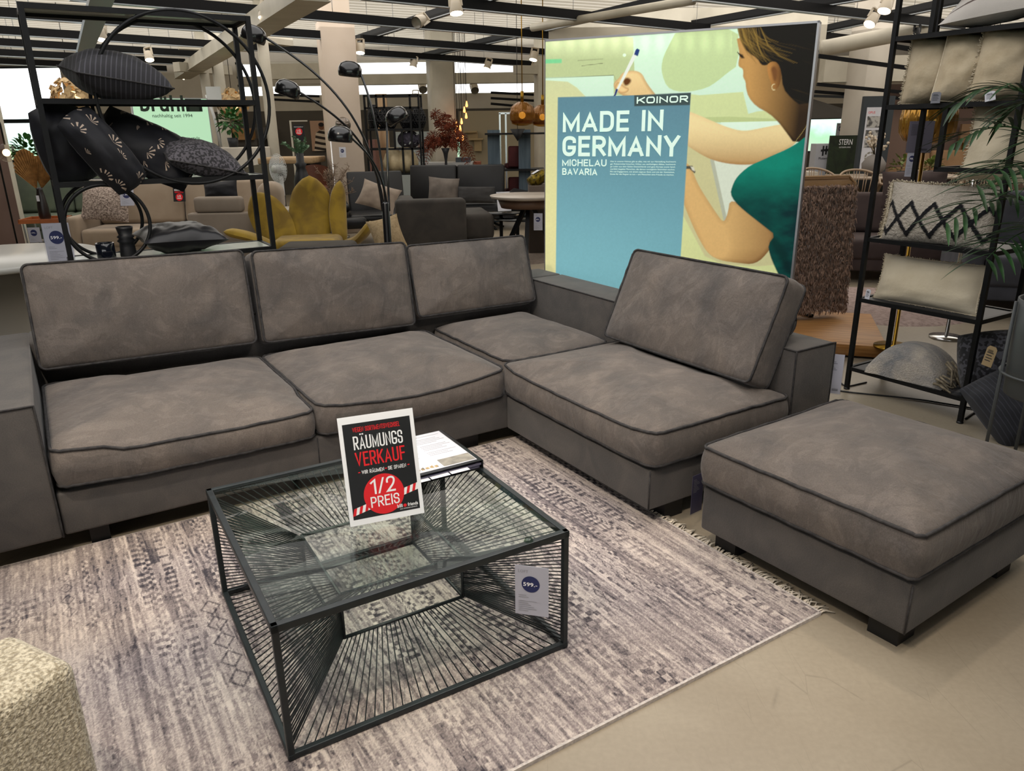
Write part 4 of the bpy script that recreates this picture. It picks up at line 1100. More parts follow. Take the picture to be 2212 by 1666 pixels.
    paint(arm1, None, 2.5, 2, shade=lambda d_: mixc('#dfcb96', '#9a6f3e', np.clip((V - 655) / 240, 0, 1) ** 1.3 * 0.85 + np.clip(1 - d_ / 24, 0, 1) * 0.14))
    # near arm
    arm2 = [(850, 870), (905, 890), (945, 1000), (1000, 1090), (1060, 1180), (1100, 1235), (1125, 1180), (1140, 1080), (1300, 1200), (1420, 1300), (1370, 1400), (1290, 1480), (1180, 1470), (1080, 1455), (1010, 1420), (950, 1320), (900, 1210), (850, 1080)]
    paint(arm2, None, 2.5, 2, shade=lambda d_: mixc('#cda76c', '#67401f', np.clip((U - 1090) / 300, 0, 1) * 0.65 + np.clip((V - 1380) / 110, 0, 1) * 0.3 + np.clip(1 - d_ / 26, 0, 1) * 0.22 - np.exp(-((U - 1060) / 60) ** 2 - ((V - 1390) / 70) ** 2) * 0.4))
    paint([(872, 898), (915, 896), (935, 930), (930, 942), (900, 915), (872, 915)], '#4d4a3e', 2)
    paint([(905, 900), (925, 905), (932, 930), (915, 922)], '#c9c7b5', 2)
    # neck, face, ear
    face = [(1175, 130), (1188, 200), (1195, 250), (1186, 290), (1190, 312), (1214, 324), (1216, 350), (1214, 372), (1230, 400), (1232, 440), (1246, 490), (1290, 545), (1370, 588), (1425, 640), (1470, 700), (1520, 770), (1760, 730), (1760, 200), (1400, 120)]
    paint(face, None, 2.5, 1, shade=lambda d_: mixc('#b58a50', '#2a1e12', np.clip((U - 1250) / 300, 0, 1) * 0.95 + np.clip((V - 480) / 260, 0, 1) * 0.12 + np.clip(1 - d_ / 20, 0, 1) * 0.12))
    paint([(1188, 232), (1212, 240), (1225, 262), (1205, 262)], '#3a2a18', 3)
    for k in range(6): paint([(1178 + k * 5, 225 + k * 4), (1182 + k * 5, 223 + k * 4), (1205 + k * 2, 252), (1200 + k * 2, 254)], '#231a10', 1.2)
    hair = [(1172, 40), (1760, -60), (1760, 470), (1560, 545), (1500, 500), (1450, 440), (1440, 340), (1415, 285), (1380, 282), (1350, 306), (1320, 300), (1300, 262), (1240, 226), (1205, 170), (1188, 120)]
    strands = fbm((V - U * 0.30) / 16, (U + V * 0.3) / 240, 12, 3)
    paint(hair, None, 3, 1, shade=lambda d_: mixc('#6b5428', '#15130f', np.clip((U - 1190) / 130, 0, 1) * 0.75 + 0.42 - strands * 0.9))
    rs = random.Random(4)
    for k in range(46):
        a0 = 1180 + rs.uniform(0, 140); e0 = (a0 + rs.uniform(60, 320), 150 + rs.uniform(20, 170)); md = (a0 + (e0[0] - a0) * 0.25, 80 + (e0[1] - 80) * 0.62); wd = rs.uniform(1.5, 4)
        paint([(a0, 70), (a0 + wd, 70), (md[0] + wd, md[1]), e0, (md[0] - wd, md[1] + wd)], rs.choice(('#8f7233', '#6d5526', '#a98a42', '#54431f')), 2.5, 1, op=rs.uniform(0.25, 0.6))
    paint([(1358, 300), (1385, 280), (1420, 288), (1440, 340), (1438, 400), (1420, 440), (1398, 450), (1385, 420), (1370, 380), (1358, 340)], None, 2.5, 2, shade=lambda d_: mixc('#a9773f', '#5a3a1c', np.clip((U - 1370) / 70, 0, 1)))
    paint([(1378, 320), (1400, 305), (1420, 330), (1415, 390), (1398, 400), (1388, 360)], '#6b4524', 7, 2)
    for k in range(10):
        a = 1.2 + k * 0.42; paint(disc(1397 + 12 * cos(a), 432 + 17 * sin(a), 3.2, 8), '#c9b98a', 1.2)
    for k in range(14): paint(disc(1592 - k * 4.5 - k * k * 0.05, 655 + k * 7.5, 2.4, 8), '#b09a5c', 1.2)
    # shirt
    shirt = [(1760, 660), (1585, 722), (1540, 760), (1470, 800), (1400, 830), (1330, 862), (1260, 892), (1205, 935), (1170, 975), (1150, 1020), (1140, 1062), (1165, 1108), (1220, 1160), (1290, 1215), (1350, 1262), (1405, 1305), (1362, 1362), (1372, 1420), (1400, 1490), (1440, 1570), (1500, 1680), (1760, 1700)]
    fold = fbm(U / 70, V / 38, 21, 3)
    paint(shirt, None, 2.5, 1, shade=lambda d_: mixc('#0d7a66', '#07292b', np.clip((V - 900) / 230, 0, 1) * 0.85 + np.clip((U - 1420) / 250, 0, 1) * 0.3 - fold * 0.35))
    paint([(1366, 1350), (1405, 1305), (1470, 1400), (1505, 1530), (1480, 1540), (1420, 1420)], '#06201f', 14, 1, op=0.6)
    # hand and pen
    hand = [(450, 415), (462, 395), (482, 380), (500, 350), (535, 335), (585, 334), (620, 352), (640, 395), (670, 440), (720, 500), (560, 505), (490, 476), (455, 440)]
    paint(hand, None, 2.5, 2, shade=lambda d_: mixc('#e2c68e', '#8a5a2c', np.clip((V - 340) / 260, 0, 1) * 0.45 + np.clip(1 - d_ / 22, 0, 1) * 0.4))
    paint([(505, 392), (530, 372), (560, 390), (540, 420), (515, 425)], '#5b3413', 6, 2)
    paint([(455, 440), (470, 405), (482, 400), (520, 432), (546, 440), (530, 466), (488, 470)], None, 2.5, 2, shade=lambda d_: mixc('#e0c088', '#9c6a36', np.clip(1 - d_ / 16, 0, 1) * 0.7))
    paint([(452, 478), (462, 482), (600, 222), (580, 210)], '#d6ddd2', 2)
    paint([(456, 474), (446, 492), (464, 482), (478, 446), (466, 440)], '#1f2f66', 2)
    paint([(572, 240), (594, 250), (606, 212), (590, 203), (580, 214)], '#22386e', 2)
    # blue text panel
    paint([(122, 492), (575, 480), (908, 465), (848, 1420), (840, 1700), (108, 1700)], None, 1.6, shade=lambda d_: mixc('#587e8c', '#6fa4af', (V - 520) / 950))
    paint([(573, 480), (908, 465), (901, 538), (573, 545)], '#3b4a4a', 1.6)
    # backlight glow along the upper rim, painted into the print colours
    C *= (1.0 + 0.25 * np.exp(-((V - 165) / 60.0) ** 2) * (0.6 + 0.4 * np.sin(U / 14.0)) * (U < 1150))[..., None]
    C *= (1 + 0.10 * fbm(U / 9, V / 9, 4, 2))[..., None]
    Pg = np.stack([XX, YY, np.full_like(XX, -0.002)], -1).reshape(-1, 3)
    Bn = np.array(B); Pg = (Pg @ Bn[:3, :3].T + Bn[:3, 3]).reshape(NY, NX, 3)
    pm = mat('poster_print', attr='col', rough=0.5, emit='attr', estr=0.46, spec=0.2)
    pr = color_grid('poster_print', pm, Pg, np.clip(C, 0, 1), t)
    # lettering
    tw = mat('poster_lettering', '#cfe6d8', 0.5, emit='#cfe8da', estr=0.5)
    T = MB(); T.M = B
    def line(s, a, b2, top, weight=0.03, z=0.001):
        # a, b2: baseline ends, top: a point on the cap line above a (sketch units)
        q = lambda p: P.uv(p[0] / 2.7306 + 1160, p[1] / 2.7306 + 30)
        A, Bq, Tq = q(a), q(b2), q(top)
        X0, Y0, W_, H_ = A[0], (A[1] + Bq[1]) / 2, Bq[0] - A[0], Tq[1] - A[1]
        if s.isupper(): put_block(T, s, X0, Y0, W_, H_, t=weight, z=z)
        else: put_text(T, s, X0, Y0, W_, H_, weight=0.008, z=z)
    line('KOINOR', (588, 530), (890, 522), (588, 490), 0.21)
    line('MADE IN', (152, 697), (742, 692), (152, 578), 0.185)
    line('GERMANY', (150, 841), (838, 841), (150, 722), 0.185)
    line('MICHELAU', (149, 898), (410, 900), (149, 858), 0.175)
    line('BAVARIA', (149, 950), (355, 953), (149, 910), 0.175)
    body = ['Hier in unserer Heimat gibt es alles, was wir zur Herstellung hochwerti-', 'ger Polstermöbel brauchen: Hölzer aus nachhaltigem Abbau, hochwerti-', 'ge Leder aus dem Süden Deutschlands und ganz Europa sowie hand-',
            'werklich begabte Menschen, die daraus vorzügliche Sitzmöbel machen.', 'Mit viel Engagement, mit einem eigenen Stolz und mit der Gewissheit,', 'Gutes für die Region zu tun – um Menschen eine Freude zu machen.']
    for i, s in enumerate(body):
        y = 878 + i * 15.2
        line(s, (433 - i * 0.4, y), (822 - i * 2.6, y + 1), (433, y - 11.5), 0.008)
    T.build('lettering', tw, pr)
lightbox()
# ------------------------------------------------------------------ right black shelf
RA = SA - pi / 2
def RS(x, y, z): return SW(2.218 + y, -0.443 - x, z)
def right_shelf():
    t = thing('open_shelf', 'black metal open shelf full of beige cushions at the right picture edge', 'shelf', RS(0, 0, 0), RA)
    b = 0.024; W, D = 0.70, 0.38
    lv = (0.136, 0.567, 0.925, 1.649, 1.994, 2.40)
    for x in (0, W):
        for y in (0, D):
            m = MB(); m.box(x - b / 2, x + b / 2, y - b / 2, y + b / 2, 0, 2.43); m.build('post', blackmetal, t)
            if y == 0:
                f = MB(); f.lathe([(0.018, 0), (0.018, 0.006), (0.013, 0.012)], 14, (x, y, 0)); f.build('foot', blackplas, t)
    for z in lv:
        m = MB()
        for y in (0, D): m.box(b / 2, W - b / 2, y - b / 2 + 0.002, y + b / 2 - 0.002, z - b / 2, z + b / 2)
        for x in (0, W): m.box(x - b / 2 + 0.002, x + b / 2 - 0.002, b / 2, D - b / 2, z - b / 2, z + b / 2)
        r = m.build('shelf_rail', blackmetal, t)
        p = MB(); p.box(b / 2, W - b / 2, b / 2, D - b / 2, z - 0.003, z + 0.006); p.build('shelf_board', mat('shelf_dark', '#1b1d20', 0.5, col2='#222428', scale=6), r)
    # hanging frame compartment and the divider on the top level
    m = MB()
    for y in (0, D): m.box(0.335, 0.359, y - b / 2, y + b / 2, 1.33, 1.64)
    for y in (0, D): m.box(0.335, W - b / 2, y - b / 2, y + b / 2, 1.318, 1.342)
    m.box(0.335, 0.359, b / 2, D - b / 2, 1.318, 1.342)
    m.build('hanging_frame', blackmetal, t)
    for y in (0, D):
        m = MB(); m.box(0.19, 0.214, y - b / 2, y + b / 2, 2.006, 2.39); m.build('divider', blackmetal, t)
right_shelf()
natural = mat('natural_cotton', '#a8997f', 0.9, col2='#bcae95', scale=7, detail=4, bump=0.25, bscale=60, sheen=0.05)
natural2 = mat('cream_cotton', '#b9ad95', 0.9, col2='#c8bda6', scale=5, bump=0.2, bscale=60, sheen=0.2)
tassel = mat('tassel_cotton', '#b8ab93', 0.95, col2='#cdc2ac', scale=50)
linen = mat('striped_linen', '#a8a39d', 0.85, col2='#4b3f3a', wave=dict(scale=3.6, dist=0.15, dir='Y'), ramp=(0.955, 0.975), bump=0.2, bscale=300)
def rpose(p, yaw=0, pitch=0, roll=0, spin=0): return pose(p, yaw, pitch, roll, RA, spin)
cushion('scatter_cushion', 'pale linen cushion with thin dark stripes lying on the top board of the right shelf', linen, 0.50, 0.40, 0.20, rpose(RS(0.47, 0.16, 2.135), 14, 24, -6), seed=31, pinch=0.07)
cushion('scatter_cushion', 'beige tasselled cushion standing first from the left on the upper board', natural, 0.32, 0.34, 0.20, rpose(RS(0.185, 0.16, 1.825), 38, 84, 0, spin=-4), seed=32, fr=tassel, wr=0.022, pinch=0.02, power=0.5)
cushion('scatter_cushion', 'beige cushion with a zip seam standing in the middle of the upper board', natural, 0.32, 0.34, 0.20, rpose(RS(0.375, 0.14, 1.825), 34, 82, 0, spin=-7), seed=33, piping=tassel, wr=0.022, pinch=0.02, power=0.5)
cushion('scatter_cushion', 'beige tasselled cushion at the right end of the upper board', natural, 0.32, 0.34, 0.20, rpose(RS(0.565, 0.14, 1.828), 34, 84, 0, spin=-5), seed=34, fr=tassel, wr=0.022, pinch=0.02, power=0.5)
cushion('scatter_cushion', 'beige tasselled cushion standing in the hanging frame behind the palm fronds', natural2, 0.34, 0.38, 0.14, rpose(RS(0.60, 0.14, 1.46), 8, 80, 14), seed=35, fr=tassel, wr=0.016, pinch=0.06)
# zip placket on the middle cushion and swing tags
def boho():
    m = mat('boho_tuft', '#b6ada0', 0.95, attr='col', bump=0.9, bscale=130)
    w, h, t_ = 0.60, 0.34, 0.17
    M = rpose(RS(0.345, 0.10, 1.085), 4, 80, -1)
    nx, ny = 120, 72
    def half(sg):
        xs = np.linspace(-1, 1, nx); ys = np.linspace(-1, 1, ny); X_, Y_ = np.meshgrid(xs, ys)
        E_ = np.clip((1 - X_ ** 2) * (1 - Y_ ** 2), 0, 1)
        x = w / 2 * X_ * (1 - 0.05 * (1 - Y_ ** 2)); y = h / 2 * Y_ * (1 - 0.07 * (1 - X_ ** 2))
        f = (x / 0.262 + 0.5) % 1; zz = np.abs(f - 0.5) * 2           # zigzag 0..1
        n_ = 0.10 * fbm(x * 60, y * 60, 3, 3)
        d = np.minimum(np.abs((y + 0.035) / 0.085 - (zz * 2 - 1) + n_), np.abs((y + 0.035) / 0.085 + (zz * 2 - 1) + n_))
        blk = (d < 0.21)
        z = sg * (t_ / 2 * E_ ** 0.55) + sg * 0.010 * fbm(x * 90, y * 90, 5, 2) + sg * blk * 0.004
        c = np.where(blk[..., None], np.array(lin('#0b0c11')), np.array(lin('#a9a195')) * (1 + 0.35 * fbm(x * 140, y * 140, 8, 2))[..., None])
        if sg < 0: x, y, z, c = x[:, ::-1], y[:, ::-1], z[:, ::-1], c[:, ::-1]
        return np.stack([x, y, z], -1), c
    P, C = half(1)
    o = color_grid('scatter_cushion', m, P, C); o.matrix_world = M
    P2, C2 = half(-1); b2 = color_grid('back_cover', natural2, P2, C2, o)
    for q in (o, b2): q.data.polygons.foreach_set('use_smooth', [True] * len(q.data.polygons))
    f = MB(); fringe_rim(f, pillow_rim(w, h, 0.05, 26), 0.014, 8, 0.0025, 3, jitter=0.9); fo = f.build('fringe', tassel, o); fo['kind'] = 'stuff'
    tag(o, 'cream tufted lumbar cushion with black zigzag diamonds on the shelf board', 'cushion')
boho()
cushion('scatter_cushion', 'plain cream tasselled cushion half hidden behind the black zigzag cushion', natural2, 0.34, 0.30, 0.14, rpose(RS(0.11, 0.26, 1.075), 6, 80, 4), seed=36, fr=tassel, pinch=0.05)
cushion('scatter_cushion', 'long plain cream lumbar cushion lying on the board above the blanket', natural2, 0.60, 0.27, 0.15, rpose(RS(0.335, 0.12, 0.702), 3, 76, -3), seed=37, fr=tassel, pinch=0.05, power=0.5, piping=tassel, fringe_len=0.012)
def swing_tag(label, p, w, h, ang, m, lean=0.0, roll=0.0):
    P = Plane(p, Vector((cos(ang), sin(ang), roll)), (0, 0, 1))
    P.y = P.n.cross(P.x); P.M = Matrix((P.x, P.y, P.n)).transposed().to_4x4(); P.M.translation = P.p
    B = Matrix.Translation(-p) @ P.M
    c = MB(); c.M = B; c.prism([(0, -h), (w, -h), (w, -0.12 * h), (w * 0.8, 0), (w * 0.2, 0), (0, -0.12 * h)], -0.0006, 0.0006)
    o = c.build('swing_tag', m, None, loc=p); tag(o, label, 'tag')
    l = MB(); l.M = B
    for i in range(4): l.poly([(w * 0.15, -h * (0.35 + 0.13 * i)), (w * (0.8 - 0.1 * (i % 2)), -h * (0.35 + 0.13 * i)), (w * (0.8 - 0.1 * (i % 2)), -h * (0.31 + 0.13 * i)), (w * 0.15, -h * (0.31 + 0.13 * i))], Matrix.Translation((0, 0, 0.001)))
    for i in range(10): l.poly([(w * (0.2 + 0.05 * i), -h * 0.3), (w * (0.225 + 0.05 * i), -h * 0.3), (w * (0.225 + 0.05 * i), -h * 0.18), (w * (0.2 + 0.05 * i), -h * 0.18)], Matrix.Translation((0, 0, 0.001)))
    l.build('print_lines', ink, o)
    return o
grey_tag = mat('tag_grey', '#6e6f76', 0.6); kraft = mat('kraft_tag', '#a5906c', 0.8)
swing_tag('grey tag hanging at the foot of the first beige cushion', RS(0.27, -0.025, 1.715), 0.05, 0.055, RA, grey_tag)
swing_tag('white tag at the corner of the right beige cushion', RS(0.54, -0.03, 1.70), 0.05, 0.045, RA, paper, roll=0.2)
swing_tag('white tag on the left end of the long cream cushion', RS(0.045, -0.005, 0.64), 0.03, 0.06, RA, paper, roll=-0.1)

def blanket():
    wool = mat('wool_throw', '#6f7072', 0.95, col2='#a89f93', scale=6, detail=8, distort=0.8, ramp=(0.32, 0.66), bump=0.8, bscale=120, stretch=(1, 2.5, 1), sheen=0.3, fine=0.15, fscale=150)
    mb = MB()
    # folded throw draped in a soft dome
    L_, D_ = 0.44, 0.34
    def fn(a, b2):
        u, v = a * 2 - 1, b2 * 2 - 1
        x = L_ / 2 * u; y = D_ / 2 * v
        z = 0.19 * max(0.0, 1 - abs(u + 0.1) ** 2.6) ** 0.8 * max(0.0, 1 - abs(v) ** 4) ** 0.7 + 0.008 * n1(u * 3, v * 3, 4)
        return (x, y + 0.015 * u, z)
    mb.grid(fn, 30, 22); mb.grid(lambda a, b2: (lambda q: (q[0], q[1], min(q[2], 0.004)))(fn(1 - a, b2)), 30, 22)
    mb.tube([(-L_ / 2, -D_ / 2 + 0.02, 0.012), (-L_ / 2 - 0.005, 0, 0.014), (-L_ / 2, D_ / 2 - 0.02, 0.012)], 0.016, 8)
    o = mb.build('wool_throw', wool, None); o.matrix_world = rpose(RS(0.335, 0.16, 0.148), 2, 0, 0)
    tag(o, 'folded grey and cream woollen throw with tassels on the lowest shelf board', 'blanket')
    t = MB(); r = random.Random(8)
    for i in range(26):
        y = -D_ / 2 + D_ * i / 26; zz = max(0.01, 0.13 * (1 - abs(y / (D_ / 2)) ** 3) * r.random())
        a = Vector((L_ / 2 - 0.04, y, zz + 0.02))
        t.tube([a, a + Vector((0.04, r.uniform(-0.02, 0.02), -zz * 0.3)), a + Vector((r.uniform(0.06, 0.11), r.uniform(-0.04, 0.02), -zz * 0.9 - 0.012))], [0.007, 0.0065, 0.005], 6)
    to = t.build('tassels', mat('wool_tassel', '#5d5444', 0.95, col2='#8f8470', scale=40), o); to['kind'] = 'stuff'
blanket()
tooth2 = mat('houndstooth_navy', '#17171c', 0.85, col2='#45454c', scale=55, detail=0, ramp=(0.48, 0.54), sheen=0.2)
cushion('scatter_cushion', 'dark houndstooth cushion standing on the lowest board beside the woollen throw', tooth2, 0.34, 0.32, 0.24, rpose(RS(0.735, 0.19, 0.325), 20, 78, 0, spin=14), seed=41, pinch=-0.08, power=0.5, wr=0.02)
cushion('scatter_cushion', 'blue grey cushion with fine stripes leaning low at the right shelf end', mat('cushion_stripe_blue', '#191a21', 0.8, col2='#2f313a', wave=dict(scale=16, dist=0.1), ramp=(0.86, 0.97), sheen=0.2), 0.40, 0.38, 0.26, rpose(RS(0.95, 0.04, 0.19), 30, 52, 0, spin=38), seed=42, pinch=-0.04, power=0.5, wr=0.02)
swing_tag('white tag hanging from the striped cushion near the ottoman', on_plane(2120, 872, RS(0.80, -0.12, 0.1), Vector((sin(RA), -cos(RA), 0))), 0.055, 0.10, RA + 0.3, paper, roll=0.9)
swing_tag('brown and white double tag hanging before the dark houndstooth cushion', on_plane(2135, 745, RS(0.80, -0.10, 0.3), Vector((sin(RA), -cos(RA), 0))), 0.05, 0.11, RA, kraft, roll=-0.15)

# power cables on the floor behind the ottoman
def cable(label, pts, r=0.005):
    P = [Vector(p) for p in pts]; sm = []
    for i in range(len(P) - 1):
        p0, p1, p2, p3 = P[max(i - 1, 0)], P[i], P[i + 1], P[min(i + 2, len(P) - 1)]
        for k in range(8):
            s = k / 8
            sm.append(0.5 * ((2 * p1) + (p2 - p0) * s + (2 * p0 - 5 * p1 + 4 * p2 - p3) * s * s + (3 * p1 - p0 - 3 * p2 + p3) * s ** 3))
    sm.append(P[-1]); m = MB(); m.tube(sm, r, 6); o = m.build('power_cable', blackplas, None); tag(o, label, 'cable')
fz = lambda u, v: on_z(u, v, 0.006)
cable('black power cable crossing the floor along the front of the right shelf', [fz(1800, 842), fz(1840, 848), fz(1920, 856), fz(1990, 864), fz(2040, 872), fz(2110, 884), fz(2200, 905)])
cable('black cable coiled on the floor at the shelf foot beside the ottoman', [fz(1815, 825), fz(1822, 832), fz(1835, 834), fz(1858, 829), fz(1872, 826)])
cable('tangled black cable lying under the right end of the shelf', [fz(2085, 905), fz(2110, 890), fz(2130, 902), fz(2170, 912), fz(2195, 900), fz(2170, 895), fz(2140, 920)])

# ------------------------------------------------------------------ planter with palm
def planter():
    c = at(2292, 700, 3.25)
    t = thing('plant_stand', 'grey metal planter on slim legs at the right picture edge', 'planter', (c.x, c.y, 0))
    g = mat('grey_lacquer', '#4c4f50', 0.5)
    m = MB(); m.lathe([(0.0, 0.36), (0.15, 0.36), (0.165, 0.37), (0.178, 0.66), (0.178, 0.81), (0.170, 0.81), (0.168, 0.76), (0.0, 0.76)], 40, caps=False)
    m.build('pot', g, t)
    for i in range(4):
        a = pi / 4 + i * pi / 2 + 0.5
        q = MB(); q.tube([(0.195 * cos(a), 0.195 * sin(a), 0.0), (0.19 * cos(a), 0.19 * sin(a), 0.80)], 0.008, 8); q.build('leg', g, t)
    q = MB(); q.tube([(0.193 * cos(a), 0.193 * sin(a), 0.47) for a in lsp(0, 2 * pi, 36, endpoint=False)], 0.006, 6, True); q.build('support_ring', g, t)
    return c
pc = planter()
leafm = mat('palm_leaf', '#12260f', 0.5, col2='#234420', scale=20, spec=0.35)
def leaflet(mb, p, d, up, L, w, droop=0.35):
    d = d.normalized(); s = d.cross(up).normalized(); nrm = s.cross(d)
    N = 7; vs = []
    for i in range(N + 1):
        f = i / N; c = p + d * L * f + nrm * (0.12 * L * f) - Vector((0, 0, 1)) * droop * L * f * f
        ww = w * (sin(pi * min(1, f * 0.92 + 0.06)) ** 0.8)
        vs += [tuple(c - s * ww + nrm * ww * 0.35), tuple(c), tuple(c + s * ww + nrm * ww * 0.35)]
    fs = []
    for i in range(N): a = i * 3; fs += [(a, a + 1, a + 4, a + 3), (a + 1, a + 2, a + 5, a + 4)]
    mb.add(vs, fs, True)
def palm():
    t = thing('palm_plant', 'green artificial palm growing from the grey planter, fronds over the shelf', 'plant', (pc.x, pc.y, 0.77))
    r = random.Random(4)
    so = MB(); so.lathe([(0, 0), (0.166, 0), (0.166, 0.004), (0, 0.01)], 24, caps=False); so.build('soil', mat('soil', '#1c1712', 0.95), t)
    base = Vector((0, 0, 0)); O = Vector((pc.x, pc.y, 0.77))
    tips = [((2045, 482), 3.0), ((2062, 310), 3.2), ((2075, 222), 3.35), ((2130, 560), 2.9), ((2170, 250), 3.5), ((2235, 330), 3.0), ((2110, 400), 2.9), ((2290, 200), 3.4), ((2330, 420), 3.2), ((2200, 420), 2.8)]
    for (uv, y) in tips:
        T = at(uv[0], uv[1], y) - O
        c1 = Vector((T.x * 0.15, T.y * 0.15, T.z * 0.75 + 0.22)); c2 = Vector((T.x * 0.6, T.y * 0.6, T.z + 0.16))
        pts = [((1 - s) ** 3) * base + 3 * s * (1 - s) ** 2 * c1 + 3 * s * s * (1 - s) * c2 + s ** 3 * T for s in lsp(0, 1, 24)]
        m = MB(); m.tube(pts, [0.006 - 0.0045 * i / 23 for i in range(24)], 6)
        for i in range(6, 24):
            d = (pts[min(i + 1, 23)] - pts[i - 1]).normalized(); side = d.cross(Vector((0, 0, 1))).normalized()
            for sg in (-1, 1):
                if i == 23 and sg == 1: break
                L = 0.24 * (0.55 + 0.45 * sin(pi * (i - 5) / 19)) * r.uniform(0.85, 1.1)
                leaflet(m, pts[i], d * 0.75 + side * sg * 0.75 + Vector((0, 0, r.uniform(-.1, .25))), Vector((0, 0, 1)), L, 0.0085, r.uniform(0.2, 0.5))
        m.build('frond', leafm, t)
palm()
def fern():
    t = thing('small_fern', 'small bright green plant low at the right picture edge', 'plant', on_z(2260, 905, 0), 0)
    r = random.Random(2); base = t.location.copy()
    pot = MB(); pot.lathe([(0, 0), (0.07, 0), (0.09, 0.16), (0.085, 0.16), (0.08, 0.14), (0, 0.14)], 24, caps=False); pot.build('pot', mat('grey_lacquer'), t)
    lm = mat('fern_leaf', '#2d5a2c', 0.5, col2='#4a7d3c', scale=30)
    m = MB()
    for i in range(26):
        a = r.uniform(0, 2 * pi); L = r.uniform(0.2, 0.38); z = r.uniform(0.5, 1.6)
        d = Vector((cos(a), sin(a), z)).normalized(); prev = Vector((0, 0, 0.14))
        pts = [prev + d * L * s - Vector((0, 0, 0.12)) * s * s for s in lsp(0, 1, 10)]
        m.tube(pts, 0.0025, 4)
        for k in range(2, 10):
            sd = d.cross(Vector((0, 0, 1))).normalized()
            for sg in (-1, 1): leaflet(m, pts[k], d + sd * sg * 1.3, Vector((0, 0, 1)), 0.05, 0.008, 0.2)
    m.build('foliage', lm, t)
fern()

# ------------------------------------------------------------------ shaggy chair on the wooden plinth
def plinth():
    A = Vector((2.52, 5.06, 0)); d1 = (Vector((2.04, 5.22, 0)) - A).normalized(); ang = math.atan2(-d1.y, -d1.x)
    wood = mat('oak_plinth', '#9a6a38', 0.5, col2='#bd8a50', scale=3, detail=6, stretch=(1, 14, 14), distort=0.5, bump=0.05, bscale=60)
    m = MB(); m.rbox(-1.75, 0.10, 0.0, 1.05, 0.015, 0.095, 0.003, 1)
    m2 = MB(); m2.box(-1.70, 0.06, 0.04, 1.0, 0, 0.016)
    o = m.build('wooden_plinth', wood, None, loc=A); o.rotation_euler = (0, 0, ang)
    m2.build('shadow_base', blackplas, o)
    tag(o, 'low oak plinth under the shaggy chair behind the poster', 'platform')
plinth()
def shag_chair():
    c = at(1745, 690, 5.85); ang = radians(8)
    t = thing('shaggy_armchair', 'swivel armchair covered in brown shaggy fleece with leather edging on the oak plinth', 'armchair', (c.x, c.y, 0.095), ang)
    leather = mat('tan_leather', '#9b7a55', 0.5, col2='#b08d66', scale=5, bump=0.1, bscale=120)
    s = MB(); s.M = frame((0, 0.0, 0), (radians(-4), 0, 0))
    s.rbox(-0.34, 0.34, 0.045, 0.16, 0.06, 1.09, 0.05, 4); s.build('back_shell', leather, t)
    e = MB(); e.M = s.M; e.rbox(-0.34, 0.34, 0.06, 0.14, 0.9, 1.1, 0.03, 3)
    e.tube([(-0.33, 0.05, 0.1), (-0.335, 0.05, 1.05), (-0.28, 0.05, 1.1), (0.28, 0.05, 1.1), (0.335, 0.05, 1.05), (0.33, 0.05, 0.1)], 0.011, 6); e.build('leather_edge', leather, t)
    q = MB(); q.rbox(-0.30, 0.40, 0.16, 0.78, 0.40, 0.55, 0.05, 4); q.build('seat', leather, t)
    # fleece: thick curled tufts over the back, hanging below the edge
    r = random.Random(6); f = MB(); vs, fs = [], []
    f.rbox(-0.31, 0.31, 0.0, 0.06, 0.10, 1.03, 0.025, 3, M=s.M)
    for i in range(7500):
        x, z = r.uniform(-0.32, 0.32), r.uniform(0.07, 1.04)
        p = s.M @ Vector((x, 0.0, z)); d = Vector((r.uniform(-.6, .6), -1, r.uniform(-1.3, 0.1))).normalized(); L = r.uniform(0.025, 0.05)
        k = Vector((r.uniform(-1, 1), r.uniform(-.5, .5), r.uniform(-1, 1))).normalized(); sd = d.cross(k).normalized() * 0.0055
        p1 = p + d * L * 0.5; p2 = p + (d + Vector((r.uniform(-.5, .5), 0.3, -0.9))).normalized() * L
        b = len(vs); vs += [tuple(p - sd), tuple(p + sd), tuple(p1 - sd), tuple(p1 + sd), tuple(p2 - sd * .4), tuple(p2 + sd * .4)]
        fs += [(b, b + 1, b + 3, b + 2), (b + 2, b + 3, b + 5, b + 4)]
    f.add(vs, fs, True)
    fo = f.build('fleece_cover', mat('fleece', '#624c3e', 0.95, col2='#a08370', scale=30, detail=3, sheen=0.3), t)
    b = MB(); b.lathe([(0.03, 0.02), (0.03, 0.4)], 12, (0, 0.4, 0))
    for a in (0, pi / 2): b.box(-0.32, 0.32, -0.022, 0.022, 0.0, 0.02, Matrix.Translation((0, 0.4, 0)) @ Matrix.Rotation(a + 0.25, 4, 'Z'))
    b.build('star_base', blackmetal, t)
shag_chair()
def fluffy_rug():
    c = at(1850, 655, 6.6); r = random.Random(9)
    mb = MB(); mb.lathe([(0.0, 0.02), (0.75, 0.02), (0.8, 0.0)], 40, caps=False)
    o = mb.build('round_rug', mat('fluffy_mauve', '#8a7873', 0.95, col2='#a8958e', scale=30, bump=1.0, bscale=80), None, loc=(3.35, 6.75, 0.0)); tag(o, 'pale fluffy rug on the floor behind the oak plinth', 'rug')
fluffy_rug()

